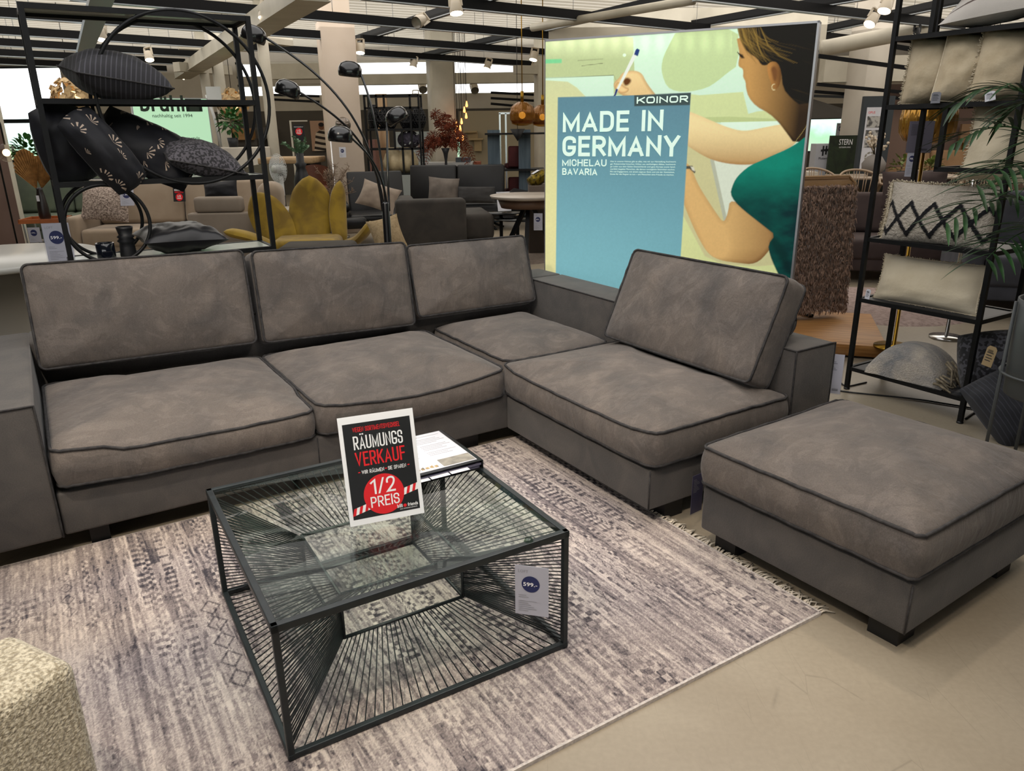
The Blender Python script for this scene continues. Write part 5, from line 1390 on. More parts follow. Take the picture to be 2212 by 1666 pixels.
# ------------------------------------------------------------------ brass lamp with amber glass and its card
brass = mat('brass', '#8a6a22', 0.3, 0.9)
amber = mat('amber_glass', '#a5782a', 0.12, metal=0.55, alpha=0.8)
def brass_lamp():
    b = on_z(1930, 752, 0.09); y = b.y
    t = thing('floor_lamp', 'brass floor lamp with fluted amber glass shade seen through the right shelf', 'floor lamp', (b.x, b.y, 0.0955))
    p = MB(); p.lathe([(0.0, 0.0), (0.13, 0.0), (0.13, 0.012), (0.012, 0.018), (0.011, 1.40), (0.0, 1.40)], 24, caps=False); p.build('pole', brass, t)
    top = at(1994, 268, y); g = MB()
    prof = [(0.05, 0.17), (0.115, 0.15), (0.155, 0.09), (0.165, 0.03), (0.16, -0.05), (0.13, -0.1), (0.06, -0.125), (0.012, -0.13)]
    g.lathe(prof, 72, (0, 0, top.z - 0.0955), caps=False, flute=18, famp=0.025); g.build('glass_shade', amber, t)
    s = MB(); s.lathe([(0.012, 1.38), (0.03, 1.42), (0.03, 1.52), (0.0, 1.53)], 16, caps=False); s.build('lamp_socket', brass, t)
brass_lamp()
pl_y = on_z(1930, 752, 0.09).y
price_tag('grey blank backed card in a sleeve on the brass lamp shade', vplane(1966, 262, pl_y - 0.168, ang=radians(-8)), 0.145, 0.185, None, colr=mat('card_grey', '#8c8896', 0.6), brand=False, bars=True)  # card drawn in plain grey
price_tag('slim white price card dangling below the amber lamp shade', vplane(1962, 321, pl_y - 0.06, ang=radians(-50)), 0.07, 0.17, '799.-', hang=0.06)
# ------------------------------------------------------------------ the hall
white_wall = mat('white_wall', '#b5ada1', 0.8, col2='#bdb6aa', scale=2)
dark_wall = mat('dark_wall', '#4b4640', 0.85, col2='#524d46', scale=2)
brown_wall = mat('brown_wall', '#5d4a42', 0.85, col2='#65524a', scale=2)
steel_white = mat('painted_steel', '#b3ad9e', 0.5, col2='#c0baab', scale=3)
glass_pane = thin_glass('window_glass', '#ffffff', 1.0, 0.0, 1.2)
dark_frame = mat('window_frame', '#2a3036', 0.5)
def wall_y(name, y, x0, x1, z0, z1, holes, m, th=0.2):
    xs = sorted({x0, x1} | {h[0] for h in holes} | {h[1] for h in holes}); zs = sorted({z0, z1} | {h[2] for h in holes} | {h[3] for h in holes})
    mb = MB()
    for a, b in zip(xs, xs[1:]):
        for c, d in zip(zs, zs[1:]):
            mx, mz = (a + b) / 2, (c + d) / 2
            if any(h[0] < mx < h[1] and h[2] < mz < h[3] for h in holes): continue
            mb.box(a, b, y, y + th, c, d)
    return struct(mb.build(name, m))
WIN = [(-15.6, -11.5, 0.95, 3.3), (-7.0, 1.0, 2.93, 3.32), (-7.0, 1.0, 2.46, 2.78), (5.2, 9.0, 0.9, 2.0), (-2.6, -0.85, 0.45, 1.35)]
wall_y('wall_back', 21.0, -17.5, 20, 2.13, 3.75, [(max(h[0], -17.5), h[1], max(h[2], 2.13), h[3]) for h in WIN if h[3] > 2.13], white_wall)
wall_y('wall_back_lower', 21.0, -17.5, 20, 0.0, 2.13, [(h[0], h[1], h[2], min(h[3], 2.13)) for h in WIN if h[2] < 2.13], dark_wall)
for i, h in enumerate(WIN):
    f = MB(); e = 0.05
    f.box(h[0], h[1], 21.02, 21.1, h[2], h[2] + e); f.box(h[0], h[1], 21.02, 21.1, h[3] - e, h[3])
    n_ = 1 if i in (1, 2) else max(1, round((h[1] - h[0]) / 2.0))
    for k in range(n_ + 1):
        x = h[0] + (h[1] - h[0]) * k / n_; f.box(x - e / 2, x + e / 2, 21.02, 21.1, h[2], h[3])
    if i == 0: f.box(h[0], h[1], 21.0, 21.1, 1.92, 2.02)
    o = struct(f.build('window_%d' % (i + 1), dark_frame if i in (0, 3) else steel_white))
    g = MB(); g.box(h[0] + e, h[1] - e, 21.05, 21.055, h[2] + e, h[3] - e); g.build('pane', glass_pane, o)
m = MB(); m.box(-17.7, -17.5, -7, 21.2, 0, 3.75); struct(m.build('wall_left', white_wall))
m = MB(); m.box(20.0, 20.2, -7, 21.2, 0, 3.75); struct(m.build('wall_right', white_wall))
wall_y('wall_front_added', -7.2, -17.7, 20.2, 0, 3.75, [(-6, 4, 0.9, 3.2)], white_wall)  # unseen wall added to hold back sky light; its opening gives frontal fill
def ceiling():
    # trapezoid sheet, ribs along the sofa-group axis
    mb = MB(); a = radians(26); e1, e2 = Vector((cos(a), sin(a), 0)), Vector((-sin(a), cos(a), 0))
    pts = []; s = -30.0
    while s < 32:
        pts += [(s, 3.60), (s + 0.10, 3.60), (s + 0.14, 3.70), (s + 0.24, 3.70)]; s += 0.28
    vs = []
    for (q, z) in pts:
        for L in (-32, 32): vs.append(tuple(e2 * q + e1 * L + Vector((1, 8, z))))
    fs = [(2 * i, 2 * i + 1, 2 * i + 3, 2 * i + 2) for i in range(len(pts) - 1)]
    bmm = bmesh.new(); bv = [bmm.verts.new(p) for p in vs]
    for q in fs: bmm.faces.new([bv[i] for i in q])
    for co, no in (((0, 21.05, 0), (0, 1, 0)), ((0, -7, 0), (0, -1, 0)), ((-17.5, 0, 0), (-1, 0, 0)), ((20, 0, 0), (1, 0, 0))):
        bmesh.ops.bisect_plane(bmm, geom=bmm.verts[:] + bmm.edges[:] + bmm.faces[:], plane_co=co, plane_no=no, clear_outer=True)
    bmm.verts.index_update()
    mb.add([tuple(v.co) for v in bmm.verts], [tuple(v.index for v in q.verts) for q in bmm.faces]); bmm.free()
    struct(mb.build('ceiling', mat('ceiling_sheet', '#aaa498', 0.6)))
    m = MB(); m.box(-18, 20.4, -7, 22, 3.75, 3.85); struct(m.build('ceiling_slab', white_wall))
ceiling()
def girder(name, p, q, w, h, m=steel_white):
    b = MB(); p, q = Vector(p), Vector(q); d = q - p
    L = d.length; ang = math.atan2(d.y, d.x)
    b.box(0, L, -w / 2, w / 2, -h / 2, h / 2); b.box(0, L, -w / 2 - 0.02, w / 2 + 0.02, -h / 2 - 0.012, -h / 2)
    o = b.build(name, m, None, loc=p); o.rotation_euler = (0, 0, ang); return struct(o)
girder('trim_1', on_z(392, 160, 2.80), on_z(675, -25, 2.80), 0.28, 0.18)
girder('trim_2', on_z(168, 150, 2.74), on_z(222, -30, 2.74), 0.15, 0.10, mat('grey_strut', '#8e9aa3', 0.5))
girder('trim_3', at(770, 172, 19.5), at(1176, 196, 19.5), 0.3, 0.22)
girder('trim_4', at(590, 155, 18), at(700, 162, 18), 0.3, 0.3)
girder('trim_5', at(1180, 62, 13), at(1780, 60, 13), 0.25, 0.5)
girder('trim_6', at(1775, 150, 14), at(2212, 128, 14), 0.25, 0.4)
m = MB(); m.tube([at(1775, 105, 12), at(2000, 62, 12)], 0.11, 16); struct(m.build('trim_7', steel_white))
m = MB(); m.tube([at(1150, 60, 11.5), at(1290, 36, 10.5), at(1500, 0, 9.5)], 0.05, 10); struct(m.build('trim_8', steel_white))
def column(name, x, y, s, z1, m, ang=26, cap=None):
    b = MB(); b.rbox(-s / 2, s / 2, -s / 2, s / 2, 0, z1, 0.012, 1)
    if cap: b.box(-cap / 2, cap / 2, -cap / 2, cap / 2, z1, 3.65)
    o = b.build(name, m, None, loc=(x, y, 0)); o.rotation_euler = (0, 0, radians(ang)); return struct(o)
column_white = mat('column_white', '#b7a796', 0.7, col2='#beafa0', scale=2)
_c = at(748, 420, 12.6)
column('column_1', _c.x, 12.75, 0.52, 3.18, column_white, 20, 0.42)
_c = at(957, 300, 17.5); column('column_2', _c.x, 17.5, 0.5, 3.6, steel_white, 20)
_c = at(1905, 160, 13.2); column('column_3', _c.x, 13.75, 0.46, 3.6, white_wall, 20)
for i, (u, v, y, s) in enumerate(((583, 240, 13.5, 0.16), (482, 240, 14.5, 0.18), (452, 240, 15.5, 0.16), (1168, 240, 17.0, 0.22))):
    _c = at(u, v, y); column('column_%d' % (4 + i), _c.x, y, s, 3.6, steel_white, 26)
    b = MB(); b.box(-0.6, 0.6, -0.09, 0.09, -0.08, 0.08); o = b.build('trim_%d' % (10 + i), steel_white, None, loc=(_c.x, y, 3.05 if i < 2 else 2.75)); o.rotation_euler = (0, 0, radians(26 if i % 2 else 60)); struct(o)
# conduits with a wall box on the slim steel column
m = MB(); m.tube([at(446, 205, 13.8), at(462, 250, 13.8), at(478, 320, 13.8)], 0.025, 6); m.box(-0.12, 0.12, -0.04, 0.0, -0.13, 0.13, Matrix.Translation(at(463, 205, 13.8))); struct(m.build('trim_15', mat('white_plastic', '#c9cccb', 0.5)))

# black suspended lighting grid: each bar hangs at 2.9 m
beam_m = mat('grid_black', '#07080a', 0.6, spec=0.2); beam_tr = mat('grid_silver_edge', '#9ba1a6', 0.35, 0.6)
def grid_bar(label, a, b, z=2.9, grp='black bars of the suspended lighting grid'):
    A, B_ = on_z(*a, z), on_z(*b, z)
    t = thing('lighting_bar', label, 'ceiling bar', A, math.atan2((B_ - A).y, (B_ - A).x), None)
    L = (B_ - A).length
    m = MB(); m.box(0, L, -0.035, 0.035, 0.012, 0.12); m.build('bar', beam_m, t)
    m = MB(); m.box(0, L, -0.037, 0.037, 0.0, 0.012); m.build('silver_edge', beam_tr, t)
    w = MB()
    k = 0.6
    while k < L: w.tube([(k, 0, 0.12), (k, 0, 0.72)], 0.004, 4); k += 2.4
    w.build('hanging_wire', mat('steel_wire', '#55585a', 0.5), t)
grid_bar('long black lighting bar crossing above the ring shelf and the white column', (150, 2), (1230, 90))
grid_bar('black lighting bar running from the top picture edge down to the poster top', (780, 0), (1530, 72))
grid_bar('black lighting bar crossing behind the topmost spotlight at the right', (1500, 2), (2080, 66))
grid_bar('black lighting bar second below the top of the ring shelf, left of the white column', (-60, 35), (700, 86))
grid_bar('black lighting bar third below the top of the ring shelf', (-60, 72), (690, 119))
grid_bar('black lighting bar fourth below the top of the ring shelf', (-60, 97), (440, 125))
grid_bar('black lighting bar fifth below the top of the ring shelf', (-60, 119), (400, 141))
grid_bar('black lighting bar lowest in the left grid, just above the window', (-60, 137), (360, 155))
grid_bar('black lighting bar between the white column and the poster top corner', (782, 93), (1185, 121))
grid_bar('black lighting bar nearest above the bright clerestory window', (782, 121), (1185, 147))
grid_bar('slanting black lighting bar rising right from the white column top', (770, 94), (1110, -12), 3.025)
grid_bar('long slanting black lighting bar rising from the clerestory to the picture top', (895, 132), (1520, -8), 3.025)
grid_bar('slanting black lighting bar rising over the head of the poster woman', (1440, 72), (1930, -10), 3.025)
grid_bar('slanting black lighting bar right of the poster crossing the right shelf post', (1760, 76), (2090, 8), 3.025)
grid_bar('short black lighting bar right of the poster edge meeting a slanting bar', (1755, 84), (1880, 98))
grid_bar('slanting black lighting bar lowest right of the poster', (1760, 115), (2010, 70), 3.025)
def track(label, a, b, y):
    m = MB(); m.bar(at(*a, y), at(*b, y), 0.05, 0.05); o = m.build('ceiling_track', beam_m, None); tag(o, label, 'ceiling track')
track('thin black ceiling track highest right of the poster', (1768, 121), (2060, 160), 11)
track('thin black ceiling track low beside the white column right of the poster', (1765, 182), (1990, 203), 12.9)
track('thin black ceiling track lowest above the parasol', (1760, 198), (1990, 216), 14)
track('thin black ceiling track behind the right shelf post', (1930, 100), (2010, 113), 10)
for i, (a, b) in enumerate((((1060, 200), (1160, 205)), ((1060, 212), (1160, 218)), ((1060, 224), (1160, 233)), ((590, 205), (690, 208)), ((590, 215), (690, 220)))):
    track(('black track first under the clerestory beside the white pillar', 'black track second under the clerestory beside the white pillar', 'black track third under the clerestory, above the pendant bulbs', 'upper black track behind the arc lamp arm', 'lower black track behind the arc lamp arm')[i], a, b, 18)

# ceiling spots
spot_white = mat('spot_white', '#b5aa98', 0.4); spot_glow = mat('spot_glow', '#fff1d8', 0.4, emit='#fff0d6', estr=9)
def spot_lamp(u, v, label, z=2.80, tilt=(0.3, 0.2), s=1.0, black=False, lit=True):
    p = on_z(u, v, z)
    t = thing('ceiling_spot', label, 'spotlight', p, (-tilt[0], tilt[1], 0))
    b = MB(); b.lathe([(0.070 * s, -0.055 * s), (0.072 * s, -0.02 * s), (0.06 * s, 0.03 * s), (0.05 * s, 0.09 * s), (0.0, 0.1 * s)], 24, caps=False); b.build('housing', blackmetal if black else spot_white, t)
    g = MB(); g.lathe([(0.0, -0.047 * s), (0.064 * s, -0.047 * s), (0.066 * s, -0.055 * s)], 24, caps=False); g.build('lens', spot_glow if lit else mat('lens_off', '#6c675c', 0.2), t)
    k = MB(); k.bar((0.062 * s, 0, 0.02 * s), (0.055 * s, 0, 0.16 * s), 0.012, 0.03); k.bar((-0.062 * s, 0, 0.02 * s), (-0.055 * s, 0, 0.16 * s), 0.012, 0.03); k.box(-0.055 * s, 0.055 * s, -0.02, 0.02, 0.15 * s, 0.165 * s); k.build('bracket', spot_white if not black else blackmetal, t)
spot_lamp(573, 30, 'lit spotlight hanging just right of the ring shelf top corner', tilt=(0.3, 0.15))
spot_lamp(985, 18, 'lit spotlight at the picture top above the white column right side', tilt=(0.25, -0.1))
spot_lamp(905, 46, 'unlit spotlight turned sideways on the slanting bar above the clerestory', tilt=(0.9, 0.9), lit=False)
spot_lamp(219, 77, 'lit spotlight seen inside the big ring of the shelf, upper left', tilt=(0.3, 0))
spot_lamp(322, 123, 'lit spotlight seen inside the big ring above the pinstripe cushion', tilt=(0.35, -0.2))
spot_lamp(1913, 14, 'lit spotlight topmost at the right beside the shelf post', tilt=(0.3, 0.35))
spot_lamp(1882, 45, 'lit tilted spotlight second from the top beside the right shelf post', tilt=(0.35, 0.55))
spot_lamp(778, 107, 'lit spotlight at the right edge of the white column', tilt=(0.3, 0))
spot_lamp(1153, 123, 'lit spotlight near the poster top left corner, upper of two', tilt=(0.3, 0.2))
spot_lamp(1153, 148, 'lit spotlight near the poster top left corner, lower of two', tilt=(0.3, 0.3))
spot_lamp(893, 140, 'lit spotlight above the left part of the clerestory', tilt=(0.3, 0.2))
spot_lamp(1053, 143, 'lit spotlight above the right part of the clerestory', tilt=(0.3, 0.3))
spot_lamp(395, 163, 'lit spotlight under the white girder behind the big ring', tilt=(0.5, 0.5))
spot_lamp(1980, 71, 'small black spotlight between the right shelf posts', tilt=(0.2, 0.1), s=0.7, black=True)
spot_lamp(1831, 139, 'black cylinder spotlight on the track right of the poster', tilt=(0.2, 0.6), s=0.9, black=True, lit=False, z=2.75)
spot_lamp(1821, 192, 'black spotlight above the parasol, upper of two', tilt=(0.1, 0.1), s=1.0, black=True, z=2.7)
spot_lamp(913, 190, 'white floodlight before the clerestory, left one', tilt=(0.9, -0.3), s=1.5, lit=False, z=2.6)
spot_lamp(1025, 192, 'white floodlight before the clerestory, right one', tilt=(0.9, -0.3), s=1.5, lit=False, z=2.6)
spot_lamp(898, 213, 'lit round spotlight under the clerestory above the openwork vases', tilt=(0.2, 0), s=1.4, z=2.45)
# ------------------------------------------------------------------ showroom furniture behind the sofa, left half
def upholster(name, label, m, p, ang, W, D, seat_z=0.44, back_h=0.85, arm_h=0.6, arm_w=0.16, nseat=2, leg_h=0.12, base_z=0.2, arms=(True, True), cat='sofa', nback=None, legm=None, back_th=0.2):
    """front faces local -y; origin at the floor, middle of the front edge"""
    t = thing(name, label, cat, p, ang)
    b = MB(); b.rbox(-W / 2, W / 2, 0.02, D, leg_h, base_z + 0.05, 0.02, 2); b.build('base_frame', m, t)
    x0 = -W / 2 + (arm_w if arms[0] else 0); x1 = W / 2 - (arm_w if arms[1] else 0)
    b = MB(); b.rbox(x0, x1, D - back_th, D, base_z, back_h - 0.06, 0.05, 3); b.build('backrest', m, t)
    for i in range(nseat):
        a, c = x0 + (x1 - x0) * i / nseat, x0 + (x1 - x0) * (i + 1) / nseat
        q = MB(); q.rbox(a + 0.005, c - 0.005, -0.01, D - back_th, base_z + 0.04, seat_z, 0.05, 4); q.build('seat_cushion', m, t)
    nb = nback or nseat
    for i in range(nb):
        a, c = x0 + (x1 - x0) * i / nb, x0 + (x1 - x0) * (i + 1) / nb
        q = MB(); q.M = frame((0, D - back_th - 0.02, seat_z), (radians(-12), 0, 0)); q.rbox(a + 0.005, c - 0.005, -0.15, 0.03, -0.02, back_h - seat_z, 0.055, 4); q.build('back_cushion', m, t)
    for k, on in enumerate(arms):
        if on:
            xa = -W / 2 if k == 0 else W / 2 - arm_w
            q = MB(); q.rbox(xa, xa + arm_w, 0.0, D, base_z - 0.04, arm_h, 0.05, 4); q.build('armrest', m, t)
    for x in (-W / 2 + 0.08, W / 2 - 0.08):
        for y in (0.08, D - 0.08):
            q = MB(); q.box(x - 0.02, x + 0.02, y - 0.02, y + 0.02, 0, leg_h + 0.01); q.build('leg', legm or blackmetal, t)
    return t
beige_fab = mat('beige_fabric', '#8c7b68', 0.9, col2='#968673', scale=4, bump=0.1, bscale=200, sheen=0.2)
grey_fab = mat('grey_beige_fabric', '#7d7266', 0.9, col2='#877c70', scale=4, bump=0.1, bscale=200)
green_fab = mat('sage_fabric', '#4b5348', 0.9, col2='#58614f', scale=4, bump=0.1, bscale=200)
olive_fab = mat('taupe_fabric', '#2f2a24', 0.9, col2='#3a342d', scale=4)
mustard = mat('mustard_velvet', '#6e560a', 0.75, col2='#8f7410', scale=5, detail=5, distort=0.6, sheen=0.15)
blackleather = mat('black_leather', '#0b0b0d', 0.42, col2='#111113', scale=6, bump=0.08, bscale=90, spec=0.4)
tweed = mat('tweed', '#5e5048', 0.95, col2='#b0a094', scale=55, detail=2, bump=0.4, bscale=200)

P0 = at(357, 520, 9.6); P0.z = 0
sofa_b = upholster('beige_sofa', 'long beige fabric sofa behind the ring shelf', 'x' and beige_fab, (P0.x + 0.1, 9.55, 0), radians(4), 2.5, 0.95, seat_z=0.46, back_h=0.98, arm_h=0.62, nseat=2, leg_h=0.16)
def pc_(u, v, y, yaw=0, pitch=78, roll=0): return Matrix.Translation(at(u, v, y)) @ Matrix.Rotation(radians(yaw), 4, 'Z') @ Matrix.Rotation(radians(pitch), 4, 'X') @ Matrix.Rotation(radians(roll), 4, 'Z')
cushion('scatter_cushion', 'brown grey tweed cushion on the left seat of the beige sofa', tweed, 0.56, 0.44, 0.17, pc_(228, 440, 9.75, 12, 70, -6), seed=51, pinch=0.05)
cushion('scatter_cushion', 'dark navy cushion on the right end of the beige sofa', navy_velvet, 0.42, 0.24, 0.14, pc_(477, 412, 9.7, 0, 76, 3), seed=52, pinch=0.04)
price_tag('pink white price card leaning beside the tweed cushion on the beige sofa', vplane(258, 408, 9.62, ang=radians(10), tilt=0.3), 0.16, 0.21, '1.999', sleeve=True)
def mini_sale(label, u, v, y, w, h, ang=0.0, tilt=0.2):
    P = vplane(u, v, y, ang=ang, tilt=tilt)
    t = thing('sale_card', label, 'sign', P.p, 0); B = Matrix.Translation(-P.p) @ P.M
    c = MB(); c.M = B; c.box(0, w, -h, 0, -0.004, 0); c.build('card', blackink, t)
    r = MB(); r.M = B @ Matrix.Translation((0, 0, 0.003)); wl = MB(); wl.M = r.M; k = MB(); k.M = B @ Matrix.Translation((0, 0, 0.0015))
    put_text(wl, 'RÄUMUNGS', w * .12, -h * .27, w * .76, h * .13, weight=0.03); put_text(r, 'VERKAUF', w * .12, -h * .43, w * .76, h * .13, weight=0.03)
    k.poly(disc(w * .5, -h * .70, w * .3)); k.build('price_disc', redink, t)
    put_text(wl, '1/2', w * .36, -h * .70, w * .28, h * .13, weight=0.03); put_text(wl, 'PREIS', w * .32, -h * .82, w * .36, h * .08, weight=0.03)
    r.build('lettering', redink, t); wl.build('lettering', whiteink, t)
mini_sale('small red and black half price card on the beige sofa backrest', 373, 404, 10.05, 0.155, 0.185)
# the end unit of that sofa with its headrest, seen from behind
def end_unit():
    p = at(505, 520, 9.0)
    t = thing('sofa_end_unit', 'grey beige sofa end unit seen from behind, right of the beige sofa', 'sofa', (p.x, 9.0, 0), radians(3))
    b = MB(); b.rbox(-0.50, 0.56, 0, 0.14, 0.26, 0.69, 0.025, 3); b.build('backrest', grey_fab, t)
    b = MB(); b.rbox(-0.50, 0.56, 0.0, 0.5, 0.10, 0.25, 0.02, 2); b.build('base_frame', grey_fab, t)
    b = MB(); b.rbox(-0.48, 0.5, 0.1, 0.5, 0.25, 0.45, 0.04, 3); b.build('seat_cushion', grey_fab, t)
    b = MB(); b.rbox(-0.42, 0.14, 0.02, 0.16, 0.69, 0.87, 0.04, 3); b.build('headrest', grey_fab, t)
    b = MB(); b.rbox(0.28, 0.56, 0.10, 0.5, 0.62, 1.02, 0.13, 5); b.build('rolled_armrest', beige_fab, t)
    for x in (-0.42, 0.48):
        for y in (0.06, 0.44): q = MB(); q.box(x - .025, x + .025, y - .025, y + .025, 0, 0.11); q.build('leg', blackmetal, t)
end_unit()
def low_back():
    p = at(680, 530, 6.9)
    m = MB(); m.rbox(-0.36, 0.33, 0, 0.5, 0.10, 0.575, 0.06, 4)
    o = m.build('backrest', olive_fab, None)
    t = thing('low_armchair', 'dark taupe low armchair whose rounded back shows above the sofa', 'armchair', (p.x, 6.9, 0), radians(4)); o.parent = t
    q = MB(); q.rbox(-0.36, 0.34, 0.5, 1.0, 0.1, 0.42, 0.05, 3); q.build('seat', olive_fab, t)
    for x in (-0.3, 0.28):
        for y in (0.08, 0.9): l = MB(); l.box(x - .02, x + .02, y - .02, y + .02, 0, 0.11); l.build('leg', blackmetal, t)
low_back()
P1 = at(115, 500, 11.6)
upholster('green_sofa', 'sage green sofa between the brown partition and the beige sofa', green_fab, (P1.x + 0.3, 11.4, 0), radians(12), 1.9, 0.95, seat_z=0.45, back_h=1.12, arm_h=0.72, nseat=2)
m = MB(); m.rbox(-0.5, 0.5, 0, 0.7, 0.05, 0.36, 0.04, 3); o = m.build('blue_ottoman', mat('blue_fabric', '#4d6470', 0.9, col2='#5a717d', scale=5), None, loc=(at(170, 520, 10.6).x, 10.6, 0)); tag(o, 'blue grey upholstered footstool on the floor before the green sofa', 'ottoman')

def partition():
    a, b = at(62, 540, 11.0), at(-40, 540, 10.6)
    m = MB(); L = 2.6; m.box(-L, 0, -0.05, 0.05, 0, 2.12); 
    o = m.build('partition_panel', brown_wall, None, loc=(at(62, 540, 11.0).x, 11.0, 0)); o.rotation_euler = (0, 0, radians(8))
    tag(o, 'brown partition panel at the left picture edge', 'partition')
    e = MB(); e.box(0, 0.012, -0.055, 0.055, 0, 2.12); e.build('panel_edge', steel_white, o)
partition()
def globe_lamp():
    p = at(14, 330, 10.2)
    t = thing('floor_lamp', 'black floor lamp with a clear glass globe at the left picture edge', 'floor lamp', (p.x - 0.12, 10.2, 0))
    q = MB(); q.tube([(0, 0, 0.02), (0, 0, 1.7), (0.01, 0, 1.78), (0.05, 0, 1.82), (0.10, 0, 1.8), (0.12, 0, 1.72), (0.12, 0, p.z + 0.10)], 0.011, 8); q.build('pole', blackmetal, t)
    q = MB(); q.lathe([(0, 0), (0.2, 0), (0.2, 0.02), (0, 0.025)], 28, caps=False); q.build('base', blackmetal, t)
    q = MB(); q.ball((0.12, 0, p.z), 0.115, n=24, m=14); q.build('glass_globe', thin_glass('thin_glass', '#f4efe6', 0.98, 0.02, 1.4), t)
    q = MB(); q.ball((0.12, 0, p.z), 0.045, n=14, m=10); q.build('bulb', mat('bulb_glow', '#ffdf9c', 0.5, emit='#ffd98e', estr=10), t)
globe_lamp()
def tray_table():
    p = at(98, 470, 9.7)
    t = thing('side_table', 'small side table with an orange wooden tray top beside the brown partition', 'side table', (p.x, 9.7, 0), radians(12)); z = p.z
    w = mat('orange_wood', '#8a4a20', 0.5, col2='#a05a2a', scale=3, stretch=(1, 12, 1))
    q = MB(); q.box(-0.24, 0.24, -0.22, 0.22, z - 0.05, z - 0.035); q.box(-0.24, 0.24, -0.22, -0.205, z - 0.035, z); q.box(-0.24, 0.24, 0.205, 0.22, z - 0.035, z); q.box(-0.24, -0.225, -0.22, 0.22, z - 0.035, z); q.box(0.225, 0.24, -0.22, 0.22, z - 0.035, z); q.build('tray_top', w, t)
    for x in (-0.2, 0.2):
        for y in (-0.18, 0.18): l = MB(); l.box(x - 0.008, x + 0.008, y - 0.008, y + 0.008, 0, z - 0.05); l.build('leg', chrome, t)
    return Vector((p.x, 9.7, z - 0.035))
tz = tray_table()
def dried_palm():
    t = thing('dried_palm_vase', 'tall black vase with dried fan palm leaves on the tray table', 'vase', tz)
    q = MB(); q.lathe([(0, 0.001), (0.055, 0.001), (0.068, 0.05), (0.066, 0.16), (0.05, 0.3), (0.035, 0.37), (0.04, 0.40), (0.03, 0.40), (0.0, 0.3)], 24, caps=False); q.build('vase_body', mat('brown_black', '#1b1514', 0.35), t)
    dr = mat('dried_leaf', '#7a5427', 0.8, col2='#9a6d38', scale=20)
    for (cx, cz, R, a0, yy) in ((-0.07, 0.62, 0.22, 0.25, -0.03), (0.05, 0.58, 0.19, -0.35, 0.03)):
        b = MB(); n_ = 26; vs = [(cx * 0.2, yy, 0.38)]
        for i in range(n_ + 1):
            a = pi * 0.5 + a0 + (i / n_ - 0.5) * 2.6; rr = R * (1.0 + 0.18 * sin(pi * i / n_)); z = 0.016 * (1 if i % 2 else -1)
            vs.append((cx + rr * cos(a) * 0.75, yy + z, cz - 0.03 + rr * sin(a) * 1.05))
        b.add(vs, [(0, i, i + 1) for i in range(1, n_ + 1)]); b.build('dried_leaf', dr, t)
    q = MB(); q.box(-0.018, 0.018, -0.075, -0.073, 0.24, 0.31); q.build('swing_tag', paper, t)
dried_palm()
price_tag('small white price card hanging from the tray table edge', vplane(58, 492, 9.45, ang=radians(5)), 0.145, 0.18, '179.-')
def white_table():
    p = on_z(40, 566, 0.74)
    t = thing('white_table', 'round white table behind the left sofa arm', 'table', (p.x - 0.35, p.y + 0.25, 0))
    w = mat('white_lacquer', '#a9a8a2', 0.3)
    q = MB(); q.lathe([(0, 0.70), (0.68, 0.70), (0.70, 0.71), (0.70, 0.735), (0.69, 0.745), (0, 0.745)], 64, caps=False); q.build('table_top', w, t)
    q = MB(); q.lathe([(0.0, 0), (0.42, 0), (0.40, 0.02), (0.36, 0.69), (0.0, 0.70)], 40, caps=False); q.build('pedestal', mat('grey_lacquer2', '#7e776a', 0.5), t)
white_table()
upholster('beige_armchair', 'beige armchair seat behind the left sofa arm', mat('sand_fabric', '#8b7658', 0.9, col2='#95815f', scale=4), (SW(-2.66, 2.04).x, SW(-2.66, 2.04).y, 0), SA + pi, 0.72, 0.7, seat_z=0.60, back_h=0.62, arm_h=0.5, nseat=1, arms=(False, False), cat='armchair')

def bruhl_box():
    A, B_ = at(281, 210, 12.0), at(447, 204, 12.6)
    X = (Vector((B_.x, B_.y, 0)) - Vector((A.x, A.y, 0))); w = X.length; H = A.z
    P = Plane(Vector((A.x, A.y, 0)), X, (0, 0, 1)); t = thing('green_lightbox', 'pale green backlit advertising board behind the ring shelf', 'lightbox', P.p, 0)
    M_ = Matrix.Translation(-P.p) @ P.M
    q = MB(); q.M = M_; q.box(0, w, 0, H, -0.12, -0.003); q.build('frame', mat('aluminium_frame'), t)
    q = MB(); q.M = M_; q.box(0.015, w - 0.015, 0.02, H - 0.015, -0.003, 0.0); fc = q.build('light_panel', mat('mint_light', '#a9cfae', 0.5, emit='#a6d3b0', estr=0.62), t)
    tx = MB(); tx.M = M_ @ Matrix.Translation((0, 0, 0.004))
    def ln(s, u0, v0, u1, v1, wt=0.0):
        a = P.uv(u0, v0); b = P.uv(u1, v1); put_text(tx, s, a[0], a[1], b[0] - a[0], b[1] - a[1], weight=wt)
    ln('brühl', 304, 241, 394, 206, 0.02)
    a = P.uv(403, 241); b = P.uv(434, 214); bw = (b[0] - a[0]) * 0.2
    for r in ((a[0], b[0], a[1], a[1] + bw * 2), (a[0], b[0], b[1] - bw, b[1]), (a[0], a[0] + bw, a[1], b[1]), (b[0] - bw, b[0], a[1], b[1])): tx.poly([(r[0], r[2]), (r[1], r[2]), (r[1], r[3]), (r[0], r[3])])
    ln('nachhaltig seit 1994', 330, 256, 415, 246); ln('roro soft', 318, 304, 363, 295); ln('— relax in style', 368, 304, 431, 295)
    tx.build('lettering', mat('board_ink', '#1c2a20', 0.6), fc)
bruhl_box()
